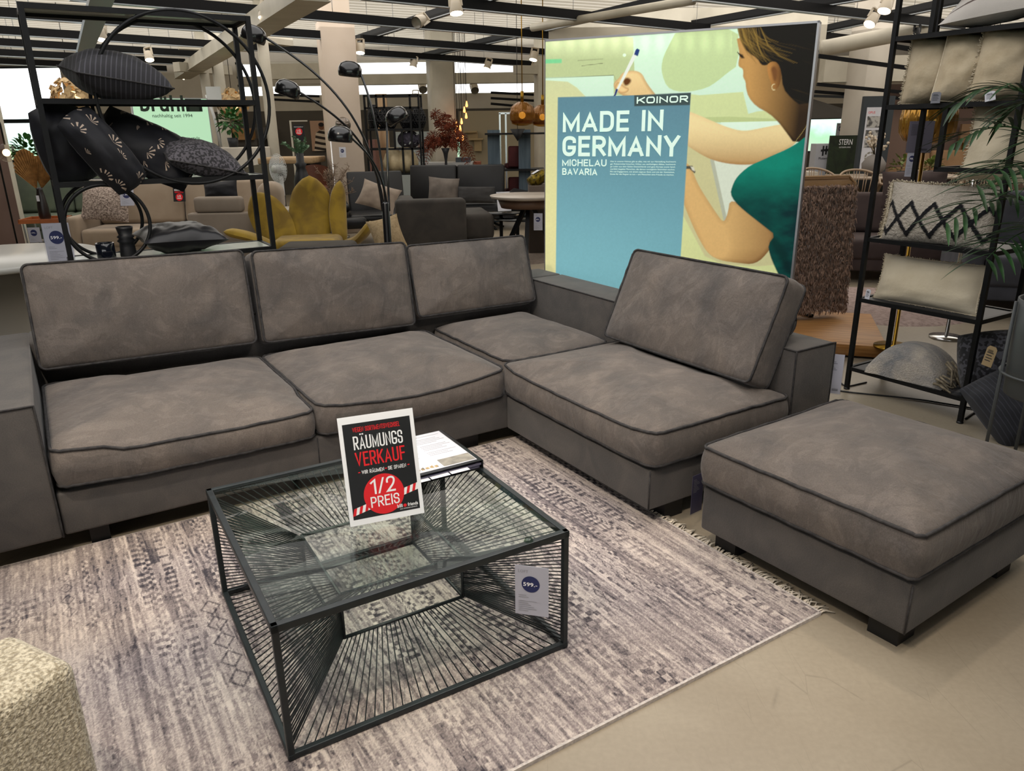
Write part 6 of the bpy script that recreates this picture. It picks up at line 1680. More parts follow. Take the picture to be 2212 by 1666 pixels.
def petal_pendant(u, v, y, r, label):
    p = at(u, v, y); t = thing('pendant_lamp', label, 'pendant lamp', p); rd = random.Random(int(u))
    b = MB()
    for i in range(170):
        z = rd.uniform(-1, 1); a = rd.uniform(0, 2 * pi); s = math.sqrt(1 - z * z); n_ = Vector((s * cos(a), s * sin(a), z)); k = n_.cross(Vector((0, 0, 1))); k = k.normalized() if k.length > .01 else Vector((1, 0, 0)); k2 = n_.cross(k); R = r * rd.uniform(0.88, 1.05)
        c = n_ * R; e = r * 0.17; tw = rd.uniform(0, pi); q1 = (k * cos(tw) + k2 * sin(tw)) * e; q2 = (k2 * cos(tw) - k * sin(tw)) * e + n_ * e * rd.uniform(-.6, .9)
        b.add([tuple(c - q1 - q2), tuple(c + q1 - q2), tuple(c + q1 * .7 + q2), tuple(c - q1 * .7 + q2)], [(0, 1, 2, 3)])
    b.build('petal_shade', mat('petal_paper', '#b3966a', 0.8, col2='#cbb189', scale=15), t)
    g = MB(); g.ball((0, 0, 0), r * 0.35); g.build('bulb', mat('pendant_glow', '#ffd79a', 0.5, emit='#ffcf8a', estr=3), t)
    w = MB(); w.tube([(0, 0, r * 0.9), (0, 0, 3.62 - p.z)], 0.006, 5); w.build('cord', blackplas, t)
petal_pendant(158, 212, 13.5, 0.32, 'round petal pendant lamp before the bright left window')
petal_pendant(503, 226, 14.5, 0.26, 'round petal pendant lamp seen beyond the ring shelf right post')
def leafy(name, label, p, r, h, m, n_=120, seed=1, pot=None, leaf=0.06):
    t = thing(name, label, 'plant', p); rd = random.Random(seed); b = MB()
    for i in range(n_):
        d = Vector((rd.gauss(0, 1), rd.gauss(0, 1), rd.gauss(0, 0.8))).normalized()
        c = Vector((d.x * r * rd.random() ** .4, d.y * r * rd.random() ** .4, h + d.z * r * rd.random() ** .4))
        leaflet(b, c, d + Vector((0, 0, .3)), Vector((0.1, 0.2, 1)), leaf * rd.uniform(.7, 1.3), leaf * 0.28, 0.3)
    b.build('foliage', m, t)
    q = MB(); pr_ = pot or [(0, 0), (0.07, 0), (0.09, 0.15), (0.08, 0.15), (0, 0.12)]
    q.lathe(pr_, 20, caps=False)
    q.build('pot', mat('dark_pot', '#23262a', 0.5), t)
    s = MB(); s.tube([(0, 0, 0.1), (0, 0, h)], 0.01, 6); s.build('stem', mat('plant_stem', '#4a3f2a', 0.8), t)
    return t
leafg = mat('plant_green', '#27512a', 0.5, col2='#3f7a36', scale=14); leafo = mat('plant_olive', '#4d5a25', 0.6, col2='#6c7a36', scale=14)
_p = at(66, 352, 16); leafy('potted_plant', 'green leafy plant on the sill under the left window', _p, 0.30, 0.22, leafg, 130, 3, leaf=0.16)
m = MB(); m.box(-0.75, 0.75, -0.25, 0.25, 0, _p.z); o = m.build('window_bench', white_wall, None, loc=(_p.x, 16, 0)); tag(o, 'white ledge carrying the plant under the left window', 'ledge')
_p = at(505, 318, 13.2); leafy('potted_plant', 'dark green bushy plant beyond the right post of the ring shelf', _p, 0.2, 0.42, leafg, 150, 4, leaf=0.1)
m = MB(); m.rbox(-0.4, 0.55, -0.2, 0.2, 0, _p.z, 0.02, 2); o = m.build('white_cabinet', white_wall, None, loc=(_p.x, 13.2, 0)); tag(o, 'pale cabinet carrying the bushy plant behind the ring shelf', 'cabinet')
def wall_boxes():
    g = mat('grey_box', '#57534f', 0.6); w = mat('oak_box', '#9a7347', 0.5, col2='#ab8455', scale=3, stretch=(1, 10, 10))
    for (u0, v0, u1, v1, y, mt, lb) in ((512, 276, 592, 300, 20.6, g, 'long grey wall cabinet on the dark far wall, upper one'), (470, 300, 556, 315, 20.5, g, 'grey wall cabinet below the oak box on the far wall'), (492, 278, 545, 302, 20.3, w, 'open oak box shelf on the far wall behind the plant')):
        a, b = at(u0, v0, y), at(u1, v1, y); q = MB(); q.box(a.x, b.x, y, 21.0, b.z, a.z)
        o = q.build('wall_cabinet', mt, None); tag(o, lb, 'cabinet')
wall_boxes()

# yellow petal chair
def petal_chair():
    c = at(655, 505, 8.3)
    t = thing('petal_armchair', 'mustard yellow velvet armchair shaped like flower petals', 'armchair', (c.x, 8.35, 0), radians(6))
    def petal(name, base, tip, width, th, bow, flat=0.0, side=0.0):
        base, tip = Vector(base), Vector(tip); ax = tip - base; L = ax.length; d = ax.normalized()
        rt = Vector((1, 0, 0)) if abs(d.x) < 0.8 else Vector((0, 1, 0))
        if side: rt = Vector((cos(side), sin(side), 0))
        rt = (rt - d * rt.dot(d)).normalized(); nr = rt.cross(d)
        def sf(sg):
            def fn(a, b):
                u = a * 2 - 1; s = b
                w = width * (0.45 + 0.55 * sin(pi * min(1, s * 0.75 + 0.2))) * (1 - max(0, s - 0.72) / 0.28 * max(0, s - 0.72) / 0.28) ** 0.55 if s < 1 else 0.0
                e = max(0, 1 - u * u) ** 0.5 * min(1, (1 - s) * 6) ** 0.5 * min(1, s * 8 + 0.3) ** 0.5
                p = base + d * L * s + rt * u * w / 2 + nr * (sg * th / 2 * e + bow * sin(pi * s) + flat * u * u)
                return tuple(p)
            return fn
        b = MB(); b.grid(sf(1), 12, 20); f2 = sf(-1); b.grid(lambda a, q: f2(1 - a, q), 12, 20)
        return b.build(name, mustard, t)
    petal('backrest_petal', (0.0, 0.42, 0.40), (0.02, 0.62, 1.10), 0.50, 0.12, -0.05)
    petal('backrest_petal', (-0.30, 0.38, 0.38), (-0.60, 0.52, 0.93), 0.44, 0.11, -0.04)
    petal('backrest_petal', (0.33, 0.44, 0.38), (0.36, 0.62, 1.04), 0.26, 0.11, -0.04, side=radians(50))
    petal('armrest_petal', (-0.38, 0.20, 0.36), (-0.86, 0.02, 0.56), 0.26, 0.10, 0.03, side=radians(90))
    petal('armrest_petal', (0.36, 0.12, 0.36), (0.74, -0.06, 0.64), 0.28, 0.10, 0.06, side=radians(80))
    b = MB(); b.rbox(-0.36, 0.36, -0.12, 0.52, 0.30, 0.46, 0.07, 5); b.build('seat', mustard, t)
    b = MB(); b.lathe([(0.26, 0.02), (0.28, 0.03), (0.03, 0.06), (0.03, 0.31)], 24, (0, 0.2, 0)); b.build('base', blackmetal, t)
petal_chair()
def fan():
    c = at(603, 365, 10.9); t = thing('pedestal_fan', 'white pedestal fan standing behind the yellow armchair', 'fan', (c.x, 10.9, 0), radians(-38)); w = mat('white_plastic')
    p = MB(); p.lathe([(0, 0), (0.2, 0), (0.2, 0.02), (0.03, 0.04), (0.022, 0.1), (0.02, c.z - 0.12), (0, c.z - 0.12)], 20, caps=False); p.build('stand', w, t)
    g = MB(); g.M = frame((0, -0.02, c.z), (radians(90), 0, 0))
    for rr in lsp(0.03, 0.20, 9): g.tube([(rr * cos(a), rr * sin(a), 0.06 * (1 - (rr / 0.2) ** 2)) for a in lsp(0, 2 * pi, 36, endpoint=False)], 0.0022, 4, True)
    for k in range(30):
        a = 2 * pi * k / 30; g.tube([(0.2 * s * cos(a), 0.2 * s * sin(a), sg * 0.06 * (1 - s * s)) for sg, s in ((1, 0.15), (1, 0.6), (1, 1.0), (-1, 0.98), (-1, 0.6), (-1, 0.2))], 0.0018, 4)
    g.build('fan_guard', w, t)
    m_ = MB(); m_.M = g.M; m_.lathe([(0.0, 0.075), (0.05, 0.075), (0.055, 0.06), (0.055, -0.06), (0.04, -0.11), (0, -0.12)], 20, caps=False); m_.build('motor_housing', mat('fan_grey', '#a9aaa6', 0.4), t)
    b = MB(); b.M = g.M
    for k in range(3):
        a0 = k * 2 * pi / 3
        b.grid(lambda a, s: ((0.04 + 0.14 * s) * cos(a0 + (a - .5) * 1.5), (0.04 + 0.14 * s) * sin(a0 + (a - .5) * 1.5), (a - .5) * 0.04), 8, 6)
    b.build('blade', mat('blade_clear', '#c9cfcf', 0.15, alpha=0.55), t)
    s = MB(); s.box(-0.03, 0.03, -0.03, 0.03, c.z - 0.36, c.z - 0.1); s.build('control_box', w, t)
fan()
def tall_vase():
    c = at(647, 432, 9.0); t = thing('black_floor_vase', 'tall black vase with eucalyptus beside the white fan', 'vase', (c.x, 9.2, 0))
    m_ = MB(); m_.rbox(-0.3, 0.3, -0.2, 0.2, 0, 0.72, 0.01, 1)
    o = m_.build('display_plinth', white_wall, None, loc=(c.x - 0.1, 9.2, 0)); tag(o, 'pale plinth under the tall black vase', 'plinth')
    t.location.z = 0.72
    q = MB(); q.lathe([(0, 0), (0.07, 0), (0.085, 0.06), (0.10, 0.18), (0.095, 0.3), (0.07, 0.40), (0.05, 0.46), (0.07, 0.50), (0.045, 0.52), (0.045, 0.62), (0.0, 0.62)], 24, caps=False); q.build('vase_body', mat('black_matt'), t)
    f = MB(); rd = random.Random(2)
    for k in range(7):
        a = Vector((0, 0, 0.6)); e = Vector((rd.uniform(-.2, .1), rd.uniform(-.05, .05), 0.68 + rd.uniform(0, .12)))
        f.tube([a, e], 0.003, 4)
        for s in lsp(.2, 1, 9):
            for sg in (-1, 1): leaflet(f, a.lerp(e, s), Vector((rd.uniform(-.5, .5), sg * .5, rd.uniform(0, .8))), Vector((0, 1, 0.3)), 0.05, 0.014, .2)
    f.build('eucalyptus', mat('eucalyptus', '#4c6a4f', 0.6, col2='#6c8a6c', scale=20), t)
tall_vase()
def wood_table():
    a, b = at(556, 346, 12.0), at(674, 346, 12.0)
    t = thing('dining_table', 'thick natural wood dining table behind the white fan', 'table', ((a.x + b.x) / 2, 12.0, 0)); L = (b.x - a.x); z = 1.02
    z = at(620, 341, 12.0).z
    q = MB(); q.rbox(-L / 2, L / 2, 0, 0.9, z - 0.09, z, 0.01, 1); q.build('table_top', mat('raw_oak', '#8c7352', 0.6, col2='#a88c67', scale=4, stretch=(1, 8, 8)), t)
    for x in (-L / 2 + .1, L / 2 - .1):
        q = MB(); q.box(x - .04, x + .04, .1, .8, 0, z - 0.09); q.build('leg', blackmetal, t)
wood_table()
def shell_chair(label, u, v, y, m, ang=0.0, w=0.5, z=None):
    c = at(u, v, y); t = thing('shell_chair', label, 'chair', (c.x, y, 0), ang); zt = c.z
    q = MB()
    def fn(a, b):
        th = pi * (0.08 + 0.84 * a); return (w / 2 * cos(th) * -1, 0.22 + 0.22 * sin(th), zt - 0.34 + 0.34 * b - 0.05 * b * (abs(cos(th)) ** 2))
    q.grid(fn, 18, 6); q.grid(lambda a, b: (lambda p: (p[0] * .92, p[1] - .03, p[2]))(fn(1 - a, b)), 18, 6); q.build('backrest', m, t)
    q = MB(); q.rbox(-w / 2 + .02, w / 2 - .02, 0.0, 0.46, zt - 0.42, zt - 0.30, 0.04, 3); q.build('seat', m, t)
    for x in (-.18, .18):
        for yy in (.06, .4): l = MB(); l.tube([(x * 1.1, yy, 0), (x, yy, zt - .41)], 0.014, 6); l.build('leg', blackmetal, t)
brownleather = mat('brown_leather', '#4a281a', 0.45, col2='#5a3220', scale=5)
shell_chair('brown leather shell chair at the wood dining table, beside the tall black vase', 664, 358, 11.55, brownleather, w=0.5)
shell_chair('olive grey shell chair at the wood dining table, left of the fan', 552, 357, 11.5, mat('olive_seat', '#5b5647', 0.8), w=0.55)
def stand_sign():
    P = vplane(633, 270, 15.0); t = thing('sign_stand', 'sale sign with red disc on a white metal stand near the dark wall', 'sign', (P.p.x - 0.05, 15.0, 0)); z = P.p.z
    q = MB(); q.bar((0, 0.02, 0), (0, 0.02, z + 0.08), 0.03); q.bar((0, 0.02, z + 0.07), (0.32, 0.02, z + 0.07), 0.02); q.box(-0.15, 0.15, -.1, .14, 0, .01); q.build('stand', steel_white, t)
    q = MB(); q.box(0.05, 0.25, -.004, .0, z - 0.29, z); q.build('board', blackink, t)
    q = MB(); q.M = frame((0.15, -0.006, z - 0.12), (radians(90), 0, 0)); q.poly(disc(0, 0, 0.065)); q.build('price_disc', redink, t)
    q = MB(); q.M = frame((0.15, -0.008, z - 0.12), (radians(90), 0, 0)); put_text(q, '1/2', -.035, -.005, .07, .04, weight=.02); put_text(q, 'PREIS', -.045, -.04, .09, .025, weight=.02); put_text(q, 'RÄUMUNGSVERKAUF', -.085, .075, .17, .02); q.build('lettering', whiteink, t)
stand_sign()
def art_print():
    a, b = at(668, 261, 20.9), at(697, 326, 20.9)
    t = thing('wall_picture', 'wall picture of a figure in a striped jacket on the dark far wall', 'picture', (a.x, 20.97, b.z)); w, h = b.x - a.x + 0.25, a.z - b.z
    q = MB(); q.box(0, w, -.03, 0, 0, h); q.build('canvas', mat('canvas_rose', '#b18f78', 0.8), t)
    s = MB(); s.M = frame((0, -.034, 0), (radians(90), 0, 0)); s.poly([(w * .1, 0), (w * .95, 0), (w * .85, h * .62), (w * .55, h * .72), (w * .25, h * .6)]); s.build('jacket', mat('jacket_cream', '#c9b9a6', 0.8, col2='#2d241e', wave=dict(scale=3.2, dist=0.4, rot=(0, 0.6, 0), dir='DIAGONAL'), ramp=(0.5, 0.58)), t)
    s = MB(); s.M = frame((0, -.035, 0), (radians(90), 0, 0)); s.poly(disc(w * .55, h * .8, h * .09, 20, h * .11)); s.build('head', mat('print_skin', '#7a5038', 0.8), t)
    s = MB(); s.M = frame((0, -.037, 0), (radians(90), 0, 0)); s.poly(disc(w * .55, h * .87, h * .095, 20, h * .07)); s.build('hair', mat('print_hair', '#1f1714', 0.8), t)
art_print()
def smoke_lamp():
    b = on_z(745, 505, 0); c = at(741, 270, b.y); t = thing('floor_lamp', 'slim floor lamp with smoked glass globe before the white column', 'floor lamp', (b.x, b.y - 0.45, 0))
    c = at(741, 270, b.y - 0.45)
    q = MB(); q.lathe([(0, 0), (0.17, 0), (0.17, .02), (.012, .03), (.010, c.z - .1), (0, c.z - .1)], 24, caps=False); q.build('pole', chrome, t)
    g = MB(); g.ball((c.x - b.x, 0, c.z), 0.115, n=24, m=14); g.build('smoked_globe', mat('smoked_glass', '#6b625a', 0.1, 0.6), t)
    x = c.x - b.x
    q = MB(); q.tube([(0, 0, c.z - .12), (x, 0, c.z - .1)], 0.01, 6); q.build('lamp_neck', chrome, t)
    price_tag('white price card hanging on the smoked globe lamp', vplane(732, 318, b.y - 0.55), 0.10, 0.15, '399.-', sleeve=False)
smoke_lamp()
def pampas():
    c = at(712, 452, 9.6); t = thing('pampas_grass', 'dried pampas grass between the yellow chair and the white column', 'dried grass', (c.x, 9.9, 0)); rd = random.Random(12)
    v = MB(); v.lathe([(0, 0), (.1, 0), (.13, .2), (.09, .5), (.07, .55), (0, .5)], 20, caps=False); v.build('vase_body', mat('dark_pot'), t)
    b = MB()
    for i in range(34):
        e = Vector((rd.uniform(-.22, .28), rd.uniform(-.1, .1), rd.uniform(.8, 1.2))); a = Vector((0, 0, .5)); md = a.lerp(e, .6) + Vector((-e.x * .2, 0, .1))
        b.tube([a, md, e], .003, 4)
        for k in range(12):
            p = md.lerp(e, rd.random()); b.tube([p, p + Vector((rd.uniform(-.06, .06), rd.uniform(-.03, .03), rd.uniform(-.03, .07)))], .0028, 3)
    b.build('plumes', mat('pampas', '#6b5a4a', 0.95, col2='#8a7664', scale=30), t)
pampas()
# ------------------------------------------------------------------ showroom furniture, centre
def slim_sofa():
    c = at(972, 495, 12.65)
    t = thing('leather_sofa', 'black leather sofa with high back in the middle distance beside the poster', 'sofa', (c.x, 12.6, 0), radians(-6))
    W = 1.75
    b = MB(); b.rbox(-W / 2, W / 2 + 0.2, 0.0, 0.9, 0.20, 0.45, 0.05, 3); b.build('seat', blackleather, t)
    for k in (0, 1):
        x0 = -W / 2 + k * W * .47 + 0.06; b = MB(); b.M = frame((0, 0.82, 0.42), (radians(-10), 0, 0)); b.rbox(x0, x0 + W * .465, -0.08, 0.08, 0, 0.60, 0.035, 3); b.build('backrest', blackleather, t)
    b = MB(); b.M = frame((W / 2 + .12, .45, .55), (0, radians(12), 0)); b.rbox(-.05, .42, -.4, .4, -.06, .08, .05, 3); b.build('armrest', blackleather, t)
    b = MB()
    for a in (.5, 2.2, 3.8, 5.4): b.tube([(.55, .4, .14), (.55 + .32 * cos(a), .4 + .32 * sin(a), .01)], .022, 6)
    b.tube([(.55, .4, .1), (.55, .4, .21)], .03, 8); b.build('star_base', blackmetal, t)
    b = MB(); b.tube([(-.6, .4, 0), (-.6, .4, .21)], .03, 8); b.build('leg', blackmetal, t)
slim_sofa()
taupe_vel = mat('taupe_velvet', '#4a433d', 0.8, col2='#665d56', scale=5, sheen=0.15)
sand_vel = mat('sand_velvet', '#66594d', 0.8, col2='#837567', scale=5, sheen=0.15)
cushion('scatter_cushion', 'taupe velvet cushion standing on the black leather sofa', taupe_vel, 0.50, 0.44, 0.16, pc_(958, 413, 12.55, 4, 74, -5), seed=61, pinch=0.07)
cushion('scatter_cushion', 'long dark grey lumbar cushion on the black leather sofa', mat('charcoal_fabric', '#2b2a2a', 0.9, col2='#343333', scale=8), 0.60, 0.26, 0.14, pc_(1029, 421, 12.5, 0, 76, -1), seed=62, pinch=0.03, power=0.4)
def recliner():
    c = at(812, 505, 11.2)
    t = thing('leather_recliner', 'black leather lounge chair with raised back behind the arc lamp', 'armchair', (c.x, 11.1, 0), radians(14))
    b = MB(); b.M = frame((0.12, 0.75, 0.40), (radians(-18), 0, 0)); b.rbox(-.42, .42, -.05, .05, 0, .62, .03, 3); b.build('backrest', blackleather, t)
    b = MB(); b.rbox(-.35, .6, -.05, .8, .32, .44, .05, 3); b.build('seat', blackleather, t)
    b = MB(); b.M = frame((-.42, .3, .52), (0, radians(-14), 0)); b.rbox(-.36, .1, -.35, .35, -.05, .07, .05, 3); b.build('armrest', blackleather, t)
    b = MB(); b.rbox(-.44, -.1, -.2, .5, .26, .42, .06, 4); b.build('footrest', blackleather, t)
    b = MB(); b.tube([(-.05, .2, .28), (-.45, -.1, .012)], .02, 6); b.tube([(-.05, .2, .28), (.45, .0, .012)], .02, 6); b.tube([(0, .3, .3), (.1, .8, .012)], .02, 6); b.build('star_base', blackmetal, t)
recliner()
cushion('scatter_cushion', 'sand coloured velvet cushion lying on the black leather lounge chair', sand_vel, 0.56, 0.42, 0.18, pc_(818, 425, 11.0, 10, 55, -22), seed=63, pinch=0.09)
def tag_sofa():
    c = at(945, 545, 8.9); m = mat('taupe_suede', '#2b2824', 0.85, col2='#38332e', scale=5, detail=6, distort=.8)
    t = thing('taupe_sofa', 'dark taupe sofa corner with a white tag on its armrest behind the arc lamp', 'sofa', (c.x, 8.9, 0), radians(10))
    b = MB(); b.rbox(-.46, .36, 0, .22, .05, .82, .05, 4); b.build('armrest', m, t)
    b = MB(); b.rbox(-.40, .75, .22, 1.1, .1, .30, .03, 2); b.build('base_frame', m, t)
    b = MB(); b.rbox(-.36, .72, .20, 1.1, .30, .62, .07, 4); b.build('seat_cushion', m, t)
    b = MB(); b.M = frame((-.30, .25, .60)); b.rbox(-.1, .1, 0, .8, -.05, .2, .06, 4); b.build('back_cushion', m, t)
    for x in (-.35, .65):
        for y in (.05, 1.0): l = MB(); l.box(x - .03, x + .03, y - .03, y + .03, 0, .1); l.build('leg', blackmetal, t)
tag_sofa()
price_tag('white barcode card in a sleeve on the dark taupe sofa armrest', vplane(863, 452, 8.84, ang=radians(10)), 0.155, 0.245, None, bars=True, brand=False)
cushion('scatter_cushion', 'cream fluffy cushion half hidden behind the arc lamp pole', mat('cream_fluff', '#8b7859', 0.95, col2='#a08c6c', scale=40, bump=.6, bscale=120), 0.34, 0.36, 0.16, pc_(836, 506, 7.9, 20, 70, 12), seed=64)

def round_table():
    c = at(1128, 432, 9.4)
    t = thing('round_table', 'round pale dining table cut by the left poster edge', 'table', (c.x + .08, 9.6, 0)); z = at(1120, 424, 9.4).z
    q = MB(); q.lathe([(0, z - .05), (.36, z - .05), (.46, z - .035), (.48, z - .005), (.475, z), (0, z)], 56, caps=False); q.build('table_top', mat('pale_stone', '#9d948a', 0.35, col2='#a89f95', scale=6), t)
    q = MB(); q.lathe([(0, z - .15), (.34, z - .15), (.38, z - .05), (0, z - .05)], 40, caps=False); q.build('apron', mat('walnut_edge', '#5d4637', .5), t)
    for a in (0.4, 2.5, 4.6):
        q = MB(); q.bar((.05 * cos(a), .05 * sin(a), z - .15), (.42 * cos(a), .42 * sin(a), .0), .05, .05); q.build('leg', blackmetal, t)
round_table()
def side_tables():
    c = at(1100, 470, 11.2); z = at(1090, 458, 11.2).z
    t = thing('coffee_table', 'low black coffee table between the black leather sofa and the round table', 'coffee table', (c.x, 11.2, 0))
    for (x, y, r, zz) in ((-.12, .1, .34, z), (.12, -.05, .34, z - .08)):
        q = MB(); q.lathe([(0, zz - .02), (r, zz - .02), (r, zz), (0, zz)], 40, (x, y, 0), caps=False); q.build('table_top', mat('black_glass', '#0d1012', .08), t)
        q = MB(); q.bar((x, y, .0), (x, y, zz - .02), .05, .05); q.box(x - .2, x + .3, y - .04, y + .04, 0, .03); q.build('leg', blackmetal, t)
    A = vplane(1072, 415, 11.0, ang=radians(20), tilt=.25); k = thing('card_stand', 'white folded info card standing on the low black coffee table', 'sign', A.p); B = Matrix.Translation(-A.p) @ A.M
    q = MB(); q.M = B; q.box(0, .2, -.27, 0, -.004, 0); q.build('card', paper, k)
    q = MB(); q.M = B @ Matrix.Translation((0, 0, .003))
    for (x, y, r) in ((.06, -.07, .02), (.13, -.06, .025), (.08, -.15, .03), (.14, -.2, .02)): q.poly(disc(x, y, r, 14))
    q.build('print', mat('print_rust', '#5a3426', .7), k)
side_tables()
price_tag('white price card with blue disc below the round table', vplane(1153, 461, 9.2, ang=radians(-5)), 0.105, 0.20, '699.-')

def lattice_shelf():
    y = 14.2; a, b = at(786, 205, y), at(912, 380, y)
    t = thing('display_shelf', 'black steel display shelf with openwork vases right of the white column', 'shelf', (a.x, y, 0)); W, H = b.x - a.x, a.z
    f = MB(); e = .035; D = .4
    for yy in (0, D):
        for x in (0, W): f.box(x - e / 2, x + e / 2, yy - e / 2, yy + e / 2, 0, H)
    f.build('post', blackmetal, t)
    zs = [at(786, v, y).z for v in (377, 323, 281, 234)] + [H - e / 2]
    for i, z in enumerate(zs):
        q = MB(); q.box(0, W, 0, D, z - e / 2, z + e / 2) if i in (0, 2) else (q.box(0, W, -e / 2, e / 2, z - e / 2, z + e / 2), q.box(0, W, D - e / 2, D + e / 2, z - e / 2, z + e / 2)); q.build('shelf_board', blackmetal, t)
    for x, z0, z1 in ((W * .22, zs[3], H), (W * .36, zs[3], H), (W * .84, zs[2], H), (W * .52, zs[1], zs[2]), (W * .66, zs[0], zs[2]), (W * .84, zs[0], zs[2]), (W * .36, zs[0], zs[1])):
        q = MB(); q.box(x - e / 2, x + e / 2, -e / 2, e / 2, z0, z1); q.build('divider', blackmetal, t)
    def openwork(label, x, r, h):
        v = thing('openwork_vase', label, 'vase', (a.x + x, y + .2, zs[2] + e / 2)); q = MB()
        prof = lambda s: r * (0.45 + 0.55 * sin(pi * min(1, s * .9 + .08)))
        for k in range(14):
            for sg in (-1, 1):
                q.tube([(prof(s) * cos(2 * pi * k / 14 + sg * s * 1.3), prof(s) * sin(2 * pi * k / 14 + sg * s * 1.3), h * s) for s in lsp(0, 1, 12)], .009, 4)
        for s in (0, .35, .7, 1): q.tube([(prof(s) * cos(p), prof(s) * sin(p), h * s) for p in lsp(0, 2 * pi, 24, endpoint=False)], .012, 5, True)
        q.build('lattice', mat('black_matt'), v)
        i_ = MB(); i_.lathe([(0, 0.01), (r * .4, .01), (r * .8, h * .5), (r * .4, h * .9)], 18, caps=False); i_.build('liner', mat('liner_grey', '#2b2c30', .6), v)
    openwork('slim pointed openwork vase leftmost on the black display shelf', .11, .10, .40)
    openwork('large round openwork vase second from the left on the black display shelf', .34, .20, .36)
    openwork('openwork vase behind the small arc lamp head, left of a pair', .72, .14, .30)
    openwork('openwork vase behind the small arc lamp head, right of a pair', .92, .13, .34)
    def face_vase(label, u):
        p = at(u, 372, y - .1); v = thing('cream_vase', label, 'vase', (p.x, y + .2, zs[0] + e / 2)); q = MB()
        q.lathe([(0, 0), (.12, 0), (.19, .1), (.2, .2), (.15, .33), (.09, .40), (.1, .44), (.08, .44), (0, .38)], 20, caps=False, flute=8, famp=.05); q.build('vase_body', mat('cream_ceramic', '#a39373', .5, col2='#b5a685', scale=12), v)
        return p
    face_vase('cream folded vase standing left at the bottom of the black display shelf', 848)
    p = face_vase('cream folded vase with dark hydrangeas at the bottom of the black display shelf', 876)
    h = thing('hydrangea_bouquet', 'dark purple hydrangea bouquet in the right cream vase', 'flowers', (p.x, y + .2, zs[0] + .42)); rd = random.Random(5); q = MB()
    for i in range(240):
        d = Vector((rd.gauss(0, 1), rd.gauss(0, 1), rd.gauss(0, 1))).normalized(); c = Vector((.06 + d.x * .21, d.y * .16, .17 + d.z * .15)); s = .035
        k = d.cross(Vector((.3, .2, 1))).normalized(); k2 = d.cross(k); q.add([tuple(c + (k * cos(w) + k2 * sin(w)) * s) for w in lsp(0, 2 * pi, 5, endpoint=False)], [(0, 1, 2, 3, 4)])
    q.build('blossoms', mat('hydrangea', '#2c2a35', .8, col2='#4a4655', scale=25), h)
    q = MB(); q.tube([(0, 0, -.2), (.04, 0, .1)], .012, 5); q.build('stem', mat('plant_stem'), h)
lattice_shelf()
# panels and bright alcove behind the display shelf
def panel(name, label, cat, u0, v0, u1, v1, y, m, th=.08, floor_=False):
    a, b = at(u0, v0, y), at(u1, v1, y); q = MB(); q.box(0, b.x - a.x, 0, th, 0 if floor_ else b.z, a.z)
    o = q.build(name, m, None, loc=(a.x, y, 0)); tag(o, label, cat); return o
oldwood = mat('old_wood', '#8d6f50', .7, col2='#b19574', scale=2.5, detail=6, stretch=(8, 1, .5), distort=.3)
panel('wood_panel', 'old timber panel left behind the black display shelf', 'panel', 792, 205, 803, 340, 15.5, oldwood, floor_=True)
panel('wood_panel', 'wide old timber panel behind the round openwork vase', 'panel', 810, 203, 842, 335, 15.5, oldwood, floor_=True)
panel('white_cupboard', 'white cupboard row behind the right side of the black display shelf', 'cabinet', 850, 285, 935, 350, 19.5, mat('cool_white', '#aeb8bc', .5), .5, True)
panel('pink_cabinet', 'dusty pink cabinet behind the left side of the black display shelf', 'cabinet', 794, 302, 812, 340, 15.0, mat('dusty_pink', '#7d5950', .6), .4, True)
panel('service_counter', 'white service counter under the rust feather bouquet', 'counter', 908, 352, 1022, 395, 16.55, mat('counter_white', '#c6cace', .4), .6, True)
panel('printer', 'grey office printer on the white service counter', 'printer', 984, 341, 1016, 352.3, 16.6, mat('printer_grey', '#566069', .5), .4)
panel('terracotta_panel', 'terracotta coloured side panel right of the service counter', 'panel', 1024, 350, 1038, 378, 16.6, mat('terracotta', '#8a4a34', .7), .5, True)
panel('partition_panel', 'cream partition wall behind the pendant bulbs left of the poster', 'partition', 991, 240, 1176, 400, 19.6, mat('cream_panel', '#9f957f', .8), .1, True)
for i, (u0, v0, u1, lb) in enumerate(((1001, 283, 1030, 'upper small wall shelf on the cream partition'), (1013, 299, 1043, 'lower small wall shelf on the cream partition'))):
    a, b = at(u0, v0, 19.3), at(u1, v0 + 2, 19.3); q = MB(); q.box(0, b.x - a.x, 0, .3, -.04, 0); q.box(.12, .3, .1, .28, -.3, -.04) if i else q.box(.1, .34, .1, .28, -.22, -.04); o = q.build('wall_shelf', mat('birch', '#a8946f', .6), None, loc=a); tag(o, lb, 'shelf')
